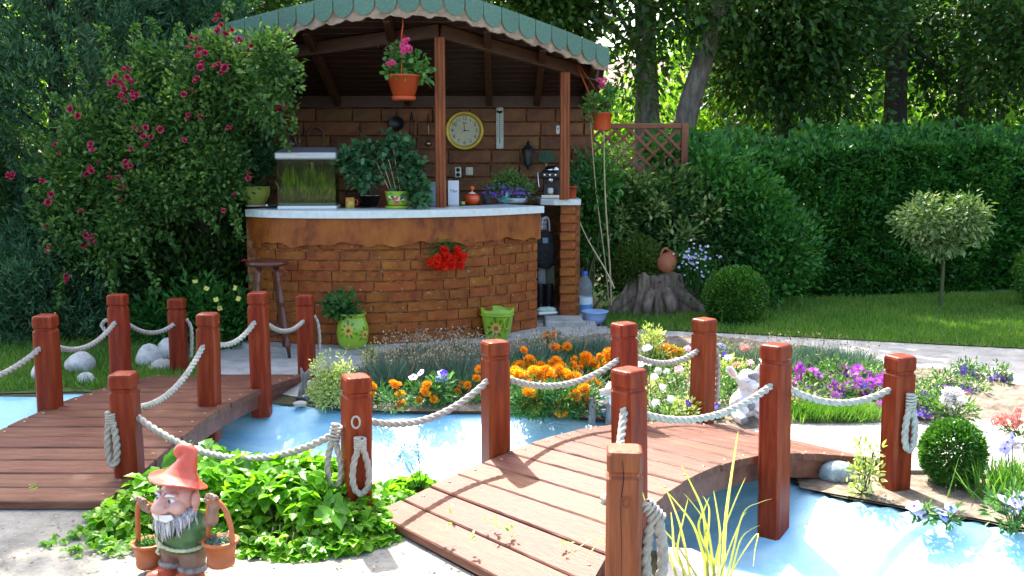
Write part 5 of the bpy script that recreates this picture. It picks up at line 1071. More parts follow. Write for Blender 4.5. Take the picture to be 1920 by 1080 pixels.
cloth('towel', 'grey striped towel hanging below the bag in the doorway', 1016, 519, 9.3, .075, .22, m_towel); cloth('towel', 'green grey towel hanging behind the striped one in the doorway', 1032, 520, 9.36, .08, .24, m_towel2)
c = thing('newspapers', 'stack of folded papers on a rack at the top of the doorway', 'papers', D(1015, 428, 9.3))
for k in range(6): MB().box((RNG.normal() * .004, 0, k * .019), (.10, .16, .012), ch=.003).build('paper', m_paper if k % 2 else m_towel, c, rot=(0, 0, RNG.normal() * .06))
MB().box((0, 0, -.015), (.13, .18, .016)).build('rack', m_beam, c)
c = thing('shoe', 'mint green shoe on the floor of the doorway', 'shoe', (D(1025, 588, 9.0).x, 9.0, .10), .4)
MB().box((0, 0, .014), (.20, .08, .028), ch=.012).build('sole', m_white, c); mb = MB(); mb.ball((-.05, 0, .045), (.05, .035, .028), 14); mb.ball((.03, 0, .04), (.07, .034, .03), 14); mb.ball((.0, 0, .05), (.05, .03, .025), 12); mb.fuse('upper', m_shoe, c, .006, 3)
c = thing('boots', 'pair of black rubber boots standing in the doorway behind the mint shoe', 'boots', (D(1020, 585, 9.25).x, 9.25, .05))
for x in (-.035, .045): mb = MB(); mb.tube([(x, 0, .30), (x, 0, .10), (x, -.01, .05)], [.045, .04, .045], 12); mb.ball((x, -.06, .035), (.036, .075, .035), 12); mb.fuse('boot', m_black, c, .008, 3)
# --- hanging geraniums
def geranium(parent, blobs, n, heads, L=.045):
    cl = small_plant(parent, blobs, n, L, L * .95, f_ger, sig=.028, shape='toothed', up=.25, per=8)
    mb = MB()
    for q in cl[:22]: mb.tube(smooth_loop([Vector((0, 0, .02)), Vector(q) * .5 + Vector((0, 0, .03)), Vector(q)], 5, False), .003, 5)
    for q in heads: mb.tube(smooth_loop([Vector((0, 0, .02)), Vector(q) * .6, Vector(q)], 5, False), .0028, 5)
    mb.build('stems', m_stem, parent)
hz = D(757, 165, 7.95); hp_ = thing('hanging_pot', 'orange hanging pot of pink geraniums under the front of the bar roof', 'hanging pot', hz)
MB().lathe([(.085, -.095), (.092, -.092), (.096, -.065), (.088, -.064)], seg=32).build('saucer', m_terr2, hp_)
MB().lathe([(.084, -.066), (.132, .085), (.138, .085), (.138, .098), (.126, .098), (.08, -.05)], seg=32).build('pot', m_terr2, hp_); MB().lathe([(.001, .08), (.128, .08)], seg=24, closed=False).build('soil', m_earth, hp_)
topz = RZ(hz.y) - .06 - hz.z
for k in range(3): a = k * 2.094 + .5; MB().tube([(.132 * math.cos(a), .132 * math.sin(a), .09), (.01 * math.cos(a), .01 * math.sin(a), topz - .14)], .0035, 6).build('hanger', m_terr2, hp_)
MB().tube([(-.018, 0, topz - .22), (-.008, 0, topz - .12), (0, 0, topz - .07), (0, 0, topz + .06)], [.006, .007, .006, .004], 8).build('hook', m_terr2, hp_)
heads = [(.03, -.08, .33), (.035, -.12, .265), (-.085, -.10, .19)]
geranium(hp_, [(-.10, -.03, .19, .09, .09, .09), (0, -.05, .22, .1, .08, .10), (.11, -.02, .17, .12, .09, .07), (.17, -.03, .11, .05, .06, .05), (-.03, -.09, .13, .08, .04, .06)], 330, heads)
for (x, y, z), s in zip(heads, (1.0, 1.05, .8)):
    for j in range(5): face(link('geranium_bloom', FM['pinkball'], hp_, (x + RNG.normal() * .02, y - .01 * j % 2, z + RNG.normal() * .018), sc=.7 * s), (0, -1, .3))
for i in range(9): a = RNG.normal() * .02; link('bud', FM['pinkball'], hp_, (-.17 + .015 * i + a, -.06, .30 - .005 * i + RNG.normal() * .02), sc=.14)
hz = D(1129, 228, 8.9); hp_ = thing('hanging_pot', 'orange pot with a single magenta geranium hanging at the right corner of the roof', 'hanging pot', hz)
MB().lathe([(.07, -.075), (.072, -.07), (.084, .065), (.088, .066), (.088, .078), (.08, .078), (.066, -.05)], seg=30).build('pot', m_terr2, hp_); MB().lathe([(.001, .066), (.081, .066)], seg=24, closed=False).build('soil', m_earth, hp_)
topz = 2.33 - hz.z
for k in range(3): a = k * 2.094; MB().tube([(.085 * math.cos(a), .085 * math.sin(a), .07), (-.22 + .01 * math.cos(a), .01 * math.sin(a), topz)], .003, 6).build('hanger', m_terr2, hp_)
heads = [(-.0, -.06, .31)]; geranium(hp_, [(0, 0, .18, .13, .1, .10), (-.08, 0, .15, .08, .08, .08), (.07, -.02, .2, .08, .08, .09), (-.11, 0, .06, .04, .05, .07)], 330, heads, .042)
for j in range(6): face(link('geranium_bloom', FM['pinkball'], hp_, (RNG.normal() * .02, -.06 + RNG.normal() * .01, .31 + RNG.normal() * .022), sc=.72), (0, -1, .3))
# --- right of the bar
p = G(1095, 596, .0); c = thing('water_bottle', 'large clear water bottle with a blue cap standing beside the brick pier', 'bottle', (p.x, p.y, .008))
prof = [(.06, 0), (.078, .008), (.08, .03)]
for k in range(9): prof += [(.080, .05 + k * .026), (.076, .058 + k * .026), (.080, .066 + k * .026)]
prof += [(.08, .29), (.074, .33), (.05, .375), (.03, .395), (.027, .41)]
MB().lathe(prof, seg=32).build('body', m_bottle, c); MB().lathe([(.030, .405), (.032, .408), (.032, .438), (.028, .442)], seg=22).build('cap', m_bluecap, c); MB().lathe([(.0815, .13), (.0818, .20)], seg=32, closed=False).build('label', m_blab, c); MB().lathe([(.0815, .075), (.0818, .128)], seg=32, closed=False).build('label_band', m_blab2, c)
p = G(1115, 608, .0); c = thing('basin', 'pale blue plastic bowl on the path in front of the water bottle', 'bowl', (p.x, p.y, .008)); MB().lathe([(.065, 0), (.07, .002), (.10, .05), (.116, .105), (.126, .108), (.126, .114), (.112, .114), (.096, .055), (.06, .008)], seg=40).build('shell', m_bluepl, c); MB().lathe([(.122, .1135), (.127, .1145), (.126, .117), (.118, .117)], seg=40).build('rim', m_bluepl, c)
def cane(label, a, b, r=.009):
    c = thing('bamboo_cane', label, 'cane', a); d = b - a; mb = MB(); n = 9; pts = []; rr = []
    for k in range(n * 2): t = k / (n * 2 - 1); pts.append(d * t + Vector((math.sin(t * 7) * .008, 0, 0))); rr.append(r * (1 - .4 * t) * (1.18 if k % 2 else 1))
    mb.tube(pts, rr, 8).build('stem', m_cane, c)
    for k in (3, 7, 11): MB().tube([pts[k], pts[k] + Vector((.02, 0, .04))], .003, 5).build('twig', m_cane, c)
cane('tall upright bamboo cane standing between the bar and the tree stump', G(1146, 592, 0), D(1131, 245, 9.15)); cane('thin bamboo cane leaning left beside the tall upright cane', G(1143, 590, 0), D(1106, 228, 9.3), .007); cane('short bamboo cane leaning steeply towards the brick pier', D(1152, 541, 9.0), D(1081, 406, 9.25), .007)
# lattice fence
lf = thing('lattice_fence', 'red brown diagonal lattice fence between the bar and the hedge', 'fence', (1.12, 10.15, 0)); x0, x1, zt, zb = -.62, .62, 1.84, .45
for x in (x0, x1): MB().box((x, 0, .92 if x < 0 else .93), (.07, .07, 1.86), ch=.005).build('post', m_lat, lf)
MB().box((0, 0, zt), (1.17, .05, .05), ch=.004).build('rail', m_lat, lf); MB().box((0, 0, zb), (1.17, .05, .05), ch=.004).build('rail', m_lat, lf)
H_ = zt - zb - .05; st_ = .155
for s in (-1, 1):
    k = -8
    while k < 17:
        a = x0 + k * st_; xa, za, xb, zb2 = (a, zb + .025, a + H_, zt - .025)
        if s < 0: xa, xb = -xa, -xb
        lo, hi = -.58, .58; t0, t1 = 0, 1
        dx = xb - xa; ta, tb = sorted(((lo - xa) / dx, (hi - xa) / dx)); t0, t1 = max(0, ta), min(1, tb); k += 1
        if t1 - t0 < .06: continue
        A_ = Vector((xa + dx * t0, .008 * s, za + H_ * t0)); B_ = Vector((xa + dx * t1, .008 * s, za + H_ * t1)); d = B_ - A_
        MB().box((0, 0, 0), (d.length, .010, .028)).build('slat', m_lat, lf, (A_ + B_) / 2, (0, -math.atan2(d.z, d.x), 0))
# tree stump
m_stump = M('weathered stump', (.055, .04, .03), (.15, .11, .08), (.26, .205, .15), scale=9, stretch=(2.2, 2.2, .5), bump=1, bscale=26, rough=.95, lo=.3, hi=.7)
p = G(1235, 596, 0); sp = thing('tree_stump', 'broad weathered tree stump with spreading roots carrying the clay jug', 'tree stump', (p.x, p.y + .22, 0))
roots = [(-2.75, .44, .15), (-2.2, .34, .12), (-1.6, .30, .10), (-1.1, .30, .12), (-.5, .40, .13), (-.1, .46, .10), (.6, .3, .13), (1.6, .3, .14), (2.6, .34, .16)]
na, nz = 160, 26; R = []
for i in range(nz + 1):
    t = i / nz; z = .40 * t; ring = []
    for j in range(na):
        a = 2 * PI * j / na - PI; r = .225 - .012 * t
        for ra, rl, rw in roots:
            d = (a - ra + PI) % (2 * PI) - PI; r += (rl - .20) * math.exp(-(d / rw) ** 2) * (1 - t) ** 1.9
        r += .015 * math.sin(a * 9 + 2 * t) + .009 * math.sin(a * 23 + 4 * t + 1) + .006 * math.sin(a * 47) + RNG.normal() * .0025
        dz = .025 * math.sin(a * 5) * (t > .9) + (.012 * math.sin(a * 17)) * (t > .9); ring.append(Vector((r * 1.28 * math.cos(a), r * .85 * math.sin(a), z + dz)))
    R.append(ring)
R.append([q * .8 + Vector((0, 0, .085)) for q in R[-1]]); R.append([Vector((q.x * .05, q.y * .05, .415)) for q in R[-1]])
MB().rings(R, False, True).build('trunk', m_stump, sp)
for ang, L, r0 in ((-.42, .56, .075), (-.05, .50, .06), (-2.85, .52, .08), (-1.25, .40, .07), (-1.9, .42, .06)):
    dx, dy = math.cos(ang), math.sin(ang); MB().tube(smooth_loop([Vector((dx * .22, dy * .16, .24)), Vector((dx * .36, dy * .28, .13)), Vector((dx * (L - .06), dy * (L - .14), .05)), Vector((dx * L, dy * (L - .1), -.01))], 6, False), [r0 * (1 - .035 * k) for k in range(19)], 10).build('root', m_stump, sp)
jb = D(1250, 486, p.y + .16); c = thing('clay_jug', 'fired clay jug with a handle, tilted on top of the tree stump', 'jug', (jb.x, jb.y, .405)); Rj = Matrix.Translation((0, 0, .105)) @ Matrix.Rotation(math.radians(32), 4, 'Y') @ Matrix.Translation((0, 0, -.105))
MB().lathe([(.045, .012), (.075, .025), (.098, .075), (.100, .11), (.08, .165), (.056, .195), (.05, .205), (.064, .225), (.066, .232), (.056, .232), (.044, .205), (.05, .17)], seg=36, mat=Rj).build('body', m_clay, c)
MB().lathe([(.001, .19), (.047, .19)], seg=20, mat=Rj, closed=False).build('mouth', m_dark, c)
MB().tube([Rj @ q for q in smooth_loop([Vector((-.088, 0, .13)), Vector((-.10, 0, .19)), Vector((-.085, 0, .225)), Vector((-.058, 0, .215))], 6, False)], .011, 9).build('handle', m_clay, c)
# lilac phlox behind the jug
q = D(1300, 492, 9.6); bq = thing('phlox', 'clump of lilac and white flowers behind the clay jug', 'flower', (q.x, q.y, 0)); cl = small_plant(bq, [(0, 0, q.z - .04, .17, .12, .16), (.05, 0, q.z - .25, .14, .12, .2), (-.12, .05, q.z, .1, .1, .1)], 1300, .05, .018, f_hedge, sig=.05)
mb = MB()
for k in range(14): mb.tube([(RNG.normal() * .04, 0, 0), tuple(cl[k])], .004, 5)
mb.build('stems', m_stem, bq)
for k in range(60): face(link('phlox_flower', FM['lilac' if k % 3 else 'white'], bq, (RNG.normal() * .10 - .02 + .06 * (k % 2), -.12 + RNG.normal() * .03, q.z + .03 + RNG.normal() * .075), sc=.35 + .25 * RNG.random()), (0, -1, .4))
# stones
def stone(label, px, py, d, rx, ry, rz, group=None, mat=None):
    p = D(px, py, d); z = max(p.z, rz * .6); c = thing('round_stone' if rz > .3 * rx else 'flat_stone', label, 'stone', (p.x, p.y, 0), 0, group); bm = bmesh.new(); bmesh.ops.create_icosphere(bm, subdivisions=4, radius=1); sd = RNG.random() * 20
    for v in bm.verts: n = 1 + .05 * math.sin(v.co.x * 3 + sd) + .05 * math.sin(v.co.y * 4 + sd * 2) + .03 * math.sin(v.co.z * 6 + sd) + .012 * math.sin(v.co.x * 13 + v.co.y * 11 + sd); v.co = Vector((v.co.x * rx * n, v.co.y * ry * n, v.co.z * rz * n + z))
    me = bpy.data.meshes.new('stone'); bm.to_mesh(me); bm.free(); me.materials.append(mat or m_stone); me.polygons.foreach_set('use_smooth', [True] * len(me.polygons)); link('stone', me, c, rot=(0, 0, RNG.random() * .4)); return c
stone('egg shaped pale stone standing on the lawn left of the shaded bridge', 151, 704, 6.85, .10, .085, .105); stone('smaller oval stone in front of the egg shaped one on the lawn', 163, 727, 6.55, .066, .055, .055); stone('pale stone half hidden behind the leftmost visible bridge post', 78, 720, 6.6, .06, .06, .095)
stone('large grey boulder between the two far posts of the shaded bridge', 282, 690, 7.1, .10, .09, .11); stone('rounded grey boulder behind the large one, beside the far bridge post', 320, 682, 7.3, .10, .09, .115); stone('buff flat boulder in front of the two grey boulders', 306, 700, 6.95, .10, .07, .06, mat=m_conc2)
stone('blue grey rock lying on the pool rim under the sunlit bridge rail', 1571, 911, 4.55, .088, .07, .056, mat=M('blue grey rock', (.14, .20, .23), (.25, .32, .35), (.40, .46, .47), scale=14, bump=.6, bscale=60, rough=.7))
stone('pale pebble lying at the edge of the left pool', 112, 731, 6.5, .03, .03, .022)
# ------------------------------------------------------------------ the flower bed
BZ = .066
def gbed(px, py): p = G(px, py, BZ); return p
def more(hs, k, n, sx, sy, s):
    return list(hs) + [(h[0] + RNG.normal() * sx, h[1] + RNG.normal() * sy, k, s * (.7 + .5 * RNG.random())) for h in hs for _ in range(n)]
def rough_plant(name, label, cat, px, base, r, h, n, L, Wd, mat, heads, group=None, ry=.8, shape='kite', up=.3, hz=.02, lean=.35):
    """bedding plant on the soil; heads = (px, py, flower, size) seen in the photo, set at the plant's own distance"""
    c = gbed(px, base); root = thing(name, label, cat, (c.x, c.y, BZ - .012), 0, group)
    P, A, cl = clumps([(0, 0, h * .5, r, r * ry, h * .55)], n, 9, r * .17, .25); P[:, 2] = np.abs(P[:, 2])
    leaf_obj('foliage', P, unit(A) + rnd(n) * .5 + [0, 0, up], L * (.6 + .8 * RNG.random(n)), Wd, mat, root, shape=shape, tilt=.6)
    mb = MB()
    for q in cl[:12]: mb.tube([(0, 0, 0), tuple(q * .6 + [0, 0, .01]), tuple(q)], .003, 4)
    for hx, hy, k, s in heads:
        d = c.y + RNG.normal() * r * .22 - r * .25; q = D(hx, hy, d) - Vector(root.location); q.z = max(q.z, .02)
        mb.tube([(q.x * .3, q.y * .3, 0), (q.x * .8, q.y * .8 + .01, q.z * .6), tuple(q)], .0025, 4); face(link(FM[k].name, FM[k], root, q, sc=s * (.88 + .24 * RNG.random())), (0, -lean - .25, .7), .28)
    mb.build('stems', m_stem, root); return root
# small creeping plants that soften the pool edge of the bed
def edging():
    e = [G(px, 770 + 1.5 * math.sin(px * .05)) for px in range(640, 1150, 6)] + [G(px, 640 + (px - 1400) * .2 + 8) for px in range(1640, 1900, 10)]; n = 4200; i = RNG.integers(0, len(e), n); E = np.array([tuple(q) for q in e]); cl = vnoise(E[i, 0] * 1.0, E[i, 1] * 0, 14, 3); k = cl + RNG.normal(size=n) * .35 > -.05
    P = (E[i] + np.column_stack([RNG.normal(size=n) * .03, .03 + np.abs(RNG.normal(size=n)) * .07, .015 + RNG.random(n) * .05]))[k]; V, t = leaves(P, rnd(len(P)) + [0, -.4, .5], .028, .013, tilt=.6); T(link('edging_leaves', np_mesh('edging_leaves', V, t, f_bed)), kind='stuff')
edging()
# marigolds: heads measured from the photo
Z5 = lambda x, y: (660 + x / 3.556, 600 + y / 3.556)
mg = [(1180, 270, 'orange'), (1195, 300, 'orange'), (1105, 310, 'orange'), (1150, 318, 'gold'), (1110, 372, 'gold'), (1170, 370, 'orange'), (1085, 345, 'gold'), (1230, 330, 'gold'), (1260, 318, 'orange'), (1280, 375, 'orange'), (1325, 325, 'gold'), (1360, 280, 'orange'), (1370, 328, 'orange'), (1395, 318, 'orange'), (1320, 380, 'orange'), (1375, 370, 'orange'), (1420, 365, 'gold'), (1445, 382, 'gold'), (1490, 390, 'orange'), (1480, 325, 'orange'), (1500, 300, 'orange'), (1558, 250, 'orange'), (1560, 282, 'orange'), (1605, 287, 'orange'), (1670, 320, 'orange'), (1350, 190, 'orange'), (1375, 198, 'orange'), (1300, 115, 'orange'), (1715, 225, 'orange'), (1720, 262, 'gold'), (1155, 420, 'gold'), (1200, 430, 'orange'), (1275, 440, 'orange'), (1310, 415, 'gold'), (1395, 420, 'orange'), (1210, 345, 'gold'), (1250, 348, 'gold'), (1300, 350, 'gold'), (1345, 352, 'orange'), (1180, 490, 'orange'), (1225, 495, 'lemon'), (1165, 537, 'lemon'), (1230, 535, 'lemon'), (1240, 572, 'gold'), (1205, 607, 'lemon'), (1437, 553, 'gold'), (1525, 545, 'orange'), (1495, 500, 'orange'), (1602, 445, 'gold'), (1545, 470, 'orange'), (1395, 600, 'orange'), (1590, 415, 'orange')]
cells = {}
NUM = ('no', 'one', 'two', 'three', 'four', 'five', 'six', 'seven', 'eight', 'nine', 'ten', 'eleven', 'twelve')
def mlabel(h):
    o = sum(1 for x in h if x[2] == 'orange'); g = len(h) - o; t = ' and '.join('%s %s' % (NUM[n], c) for n, c in ((o, 'orange'), (g, 'golden')) if n)
    return 'marigold plant with %s head%s in the dense block behind the pool' % (t, '' if len(h) == 1 else 's')
for x, y, k in mg: px, py = Z5(x, y); cells.setdefault((round(px / 44), round(py / 34)), []).append((px, py, k, 1.18))
for key in sorted(cells, key=lambda t: -t[1]):
    hs_ = cells[key]; cx = sum(h[0] for h in hs_) / len(hs_); by = max(h[1] for h in hs_) + 30
    lem = any(h[2] == 'lemon' for h in hs_)
    rough_plant('marigold', 'lemon yellow marigold plant at the front of the marigold block, by the pool edge' if lem else mlabel(hs_), 'flower', cx, min(by, 772), .125, .15, 420, .045, .012, f_mari, more(hs_, 'orange' if not lem else 'gold', 1, 13, 7, .8), 'lemon marigolds by the pool' if lem else 'marigolds in the dense block', lean=.5)
for i, (px, base, hs_, lb) in enumerate((
    (742, 765, [(300, 440, 'orange'), (276, 430, 'orange'), (320, 500, 'gold'), (325, 562, 'orange')], 'small orange marigold left of the blue pansies, low over bare soil'),
    (800, 752, [(500, 435, 'orange'), (485, 470, 'orange'), (492, 495, 'orange'), (450, 545, 'orange'), (545, 530, 'orange')], 'small orange marigold between the pale pansies and the violet-blue pansies'),
    (868, 738, [(770, 435, 'orange'), (740, 435, 'orange'), (830, 390, 'orange'), (700, 482, 'orange'), (850, 330, 'orange')], 'small orange marigold just left of the middle bridge post'),
    (698, 750, [(132, 445, 'orange'), (130, 505, 'orange'), (118, 440, 'gold')], 'small orange marigold right behind the ring-and-loop bridge post'))):
    rough_plant('marigold', lb, 'flower', px, base, .09, .10, 170, .045, .012, f_mari, [(*Z5(x, y), k, .85) for x, y, k in hs_])
Z7 = lambda x, y: (1200 + x / 6, 580 + y / 6)
rough_plant('marigold', 'row of bright orange marigold heads behind the rope between the two far bridge posts', 'flower', 1255, 690, .17, .12, 420, .045, .013, f_mari, [(*Z7(x, y), k, .9) for x, y, k in ((215, 455, 'orange'), (275, 430, 'orange'), (250, 470, 'gold'), (300, 470, 'orange'), (345, 450, 'orange'), (370, 480, 'orange'), (415, 465, 'orange'), (450, 480, 'gold'), (335, 530, 'orange'), (195, 480, 'orange'))])
rough_plant('pansy', 'plant with two pale blue pansies in front of the grey green dianthus', 'flower', 782, 742, .075, .10, 160, .045, .018, f_bed, [(*Z5(408, 380), 'palepansy', 1.1), (*Z5(458, 350), 'palepansy', 1.0)], shape='oval')
rough_plant('pansy', 'plant with a tight bunch of violet blue pansies in front of the dianthus', 'flower', 829, 748, .085, .13, 260, .055, .020, f_bed, [(*Z5(595, 348), 'blue', 1.1), (*Z5(580, 390), 'blue', 1.1), (*Z5(622, 378), 'blue', 1.15), (*Z5(600, 400), 'blue', 1.0), (*Z5(612, 355), 'violet', 1.1)], shape='oval')
# dianthus cushions with dry seed heads
def dianthus(label, px, base, r, h, n, nd, group=None):
    c = gbed(px, base); root = thing('dianthus', label, 'flower', (c.x, c.y, BZ - .015), 0, group); a = RNG.random(n) * 2 * PI; q = RNG.random(n) ** .55
    P = np.column_stack([np.cos(a) * q * r, np.sin(a) * q * r * .75, h * .45 * (1 - q ** 2) * RNG.random(n)]); A = np.column_stack([np.cos(a) * q * .7, np.sin(a) * q * .7, np.ones(n)]) + rnd(n) * .28
    leaf_obj('foliage', P, A, h * (.45 + .4 * RNG.random(n)), .006, f_dian, root, shape='blade', tilt=.8)
    a = RNG.random(nd) * 2 * PI; q = RNG.random(nd) ** .5; B = np.column_stack([np.cos(a) * q * r, np.sin(a) * q * r * .7 + r * .15, np.full(nd, h * .4)]); A = np.column_stack([np.cos(a) * q * .5, np.sin(a) * q * .5, np.ones(nd)]) + rnd(nd) * .22; A = unit(A); L = h * (.55 + .5 * RNG.random(nd))[:, None]
    V, t = join([leaves(B, A, L[:, 0], .0022, shape='blade', tilt=1), leaves(B + A * L, A + rnd(nd) * .3, .017, .010, tilt=1, fold=.4), leaves(B + A * L, A + rnd(nd) * .6, .015, .009, tilt=1, fold=.4)])
    T(link('seed_heads', np_mesh('seed_heads', V, t, f_dry), root), kind='stuff')
for px, base, r, n, nd in ((735, 722, .21, 1700, 150), (800, 712, .24, 1900, 190), (862, 718, .22, 1800, 170), (905, 702, .20, 1400, 120), (780, 690, .22, 1300, 170), (860, 684, .2, 1200, 140)):
    dianthus('grey green dianthus cushion with dry seed heads left of the middle bridge post', px, base, r, .19, n, nd, 'dianthus left of the marigolds')
for px, base, r, n, nd in ((1000, 692, .22, 1500, 110), (1065, 680, .24, 1600, 90), (1125, 676, .22, 1400, 60)):
    dianthus('grey green dianthus cushion behind the marigold block', px, base, r, .19, n, nd, 'dianthus behind the marigolds')
for px, base, r, n, nd in ((1385, 692, .2, 1300, 50), (1445, 690, .22, 1500, 45), (1520, 686, .24, 1500, 40), (1585, 694, .2, 1200, 30)):
    dianthus('grey green dianthus cushion along the path, right of the far bridge posts', px, base, r, .17, n, nd, 'dianthus along the path')
# mixed white and pink bedding right of the bridge posts
mix = [(1215, 745, [(92, 430), (60, 440)], 'white'), (1228, 772, [(100, 600), (15, 610)], 'white'), (1240, 722, [(300, 700), (205, 690)], 'white'), (1262, 738, [(430, 675), (450, 670)], 'pink'), (1250, 795, [(345, 1010), (175, 1055)], 'white'), (1285, 765, [(250, 880), (160, 760)], 'white'), (1290, 712, [(540, 440)], 'pink'), (1235, 700, [], 'white'), (1275, 790, [], 'white'),
       (1352, 672, [(905, 400), (930, 420)], 'lilac'), (1362, 700, [(955, 500), (945, 520)], 'violet'), (1368, 712, [(1000, 540), (985, 550)], 'white'), (1400, 740, [(1230, 605), (1245, 600)], 'pink'), (1385, 725, [(1085, 635)], 'coral'), (1425, 755, [(1360, 700), (1375, 720)], 'pink'), (1372, 760, [(1015, 700)], 'white'), (1430, 720, [(1185, 445)], 'coral'), (1450, 740, [(1390, 570)], 'white'), (1345, 735, [], 'white'), (1470, 765, [], 'pink'), (1330, 700, [], 'white')]
adj = dict(white='white', pink='pink', lilac='pale lilac', violet='violet', coral='coral')
for px, base, hs_, k in mix:
    far = px > 1322
    rough_plant('bedding_plant', ('%s flowered low bedding plant behind the calf figure' if far else '%s flowered low bedding plant between the two far bridge posts') % adj[k], 'flower', px, base, .12, .12, 300, .032, .013, f_bed if px % 3 else f_varie, [(*Z7(x, y), k, 1.0) for x, y in hs_], '%s bedding %s' % (adj[k], 'behind the calf figure' if far else 'between the far posts'))
rough_plant('pansy', 'single deep violet pansy low beside the foot of the far bridge post', 'flower', 1352, 775, .05, .06, 70, .035, .016, f_bed, [(1345, 762, 'violet', 1.3), (1336, 765, 'blue', .9)], shape='oval')
rough_plant('pansy', 'violet pansy left of the far bridge post, near the deck edge', 'flower', 1285, 790, .05, .06, 70, .035, .016, f_bed, [(1274, 768, 'violet', 1.2), (1290, 756, 'violet', 1.2)], shape='oval')
Z8 = lambda x, y: (1460 + x / 2.454, 640 + y / 2.454)
asters = [(1508, 722, [(97, 130), (92, 182), (80, 255)]), (1545, 728, [(160, 140), (145, 237), (195, 245)]), (1560, 712, [(225, 158), (205, 165)]), (1590, 715, [(295, 122), (318, 140), (285, 178), (345, 150)]), (1625, 716, [(425, 165), (405, 158), (450, 170), (365, 125)]), (1600, 745, [(325, 208), (370, 190), (400, 230)]), (1570, 752, [(255, 200), (270, 230)]), (1640, 745, [(420, 190), (480, 185), (385, 265)]), (1500, 760, [(100, 262), (470, 345)])]
for px, base, hs_ in asters:
    rough_plant('aster', 'magenta purple aster plant with %s big heads between the two right-hand rail posts' % NUM[len(hs_) * 2], 'flower', px, base, .12, .12, 320, .034, .013, f_bed, [(*Z8(x, y), 'purple', 1.25) for x, y in hs_] + more([(*Z8(x + 24, y + 14), 'purple' if x % 2 else 'violet', 1.0) for x, y in hs_], 'purple', 1, 12, 6, 1.1), 'purple asters')
vio = [(1735, 745, [(660, 245), (690, 262), (715, 285), (735, 250)]), (1750, 775, [(690, 310), (650, 330), (740, 372), (685, 372)]), (1760, 725, [(740, 205), (770, 205), (800, 205)]), (1815, 735, [(870, 245), (885, 250), (850, 240)]), (1810, 705, [(825, 158), (860, 180), (905, 158), (850, 130)]), (1865, 712, [(975, 190), (1000, 160), (1040, 180)]), (1720, 770, [(650, 350), (640, 300)])]
for px, base, hs_ in vio:
    rough_plant('petunia', 'violet flowered trailing plant in the bed right of the loop-hung post', 'flower', px, base, .11, .10, 260, .032, .013, f_bed, [(*Z8(x, y), 'violet', 1.3) for x, y in hs_] + more([(*Z8(x + 14, y + 10), 'purple', .7) for x, y in hs_], 'violet', 2, 10, 6, 1.1), 'violet trailing plants')
rough_plant('white_flowers', 'plant with a cluster of big white blooms above the small box ball', 'flower', 1788, 782, .11, .13, 300, .05, .016, f_bed, [(*Z8(778, 242), 'whiteball', .9), (*Z8(815, 245), 'whiteball', 1.0), (*Z8(775, 275), 'whiteball', .9), (*Z8(812, 270), 'whiteball', .9), (*Z8(795, 318), 'whiteball', .8), (*Z8(838, 278), 'whiteball', .7)])
rough_plant('coral_flowers', 'loose coral pink flowers at the right edge of the bed', 'flower', 1915, 812, .10, .08, 120, .03, .01, f_bed, [(1895 + RNG.normal() * 14, 785 + RNG.normal() * 9, 'coral', .8) for _ in range(14)])
# ground flowers in front of the box ball
for px, base, k, hs_, lb in ((1725, 950, 'lilac', [(1722, 930), (1732, 938), (1715, 925)], 'lilac and white pansy at the foot of the loop-hung post'), (1778, 955, 'blue', [(1766, 936), (1784, 928), (1770, 945)], 'pale blue pansies in front of the small box ball'), (1905, 965, 'lilac', [(1885, 912), (1905, 918), (1915, 908), (1900, 930), (1918, 925)], 'bushy lilac pansies cut by the right edge of the photo, by the pool')):
    r = rough_plant('pansy', lb, 'flower', px, base, .06 if px < 1900 else .10, .07 if px < 1900 else .17, 70 if px < 1900 else 340, .038, .014, f_bed, [(x, y, k, 1.15) for x, y in hs_], shape='oval')
    r.location.z = .0
q = G(1905, 935); tg = thing('grass_clump', 'loose clump of fine grass with lilac blooms behind the right-hand pansies', 'grass clump', (q.x, q.y, 0)); P = rnd(420) * [.09, .06, 0]; leaf_obj('foliage', P, rnd(420) * [.4, .4, .1] + [0, 0, 1], .2, .007, f_tuft, tg, shape='blade')
for dx, dz in ((-.07, .27), (-.05, .29), (-.08, .24)): MB().tube([(dx * .3, 0, 0), (dx, -.03, dz)], .0025, 4).build('stem', m_stem, tg); face(link('lilac_flower', FM['lilac'], tg, (dx, -.03, dz)), (0, -1, .4))
# bright grass tuft beside the calf
for px, lb in ((1522, 'bright green grass tuft beside the rail post next to the calf figure'), (1580, 'bright green grass tuft on the edge of the pale slab, right of its twin')):
    q = G(px, 792); tg = thing('grass_tuft', lb, 'grass clump', (q.x, q.y, .02)); n = 3000; P = rnd(n) * [.085, .045, 0]; leaf_obj('foliage', P, rnd(n) * [.5, .5, .1] + [0, -.1, 1], .115 * (.6 + .6 * RNG.random(n)), .0045, f_tuft, tg, shape='kite', tilt=.9)
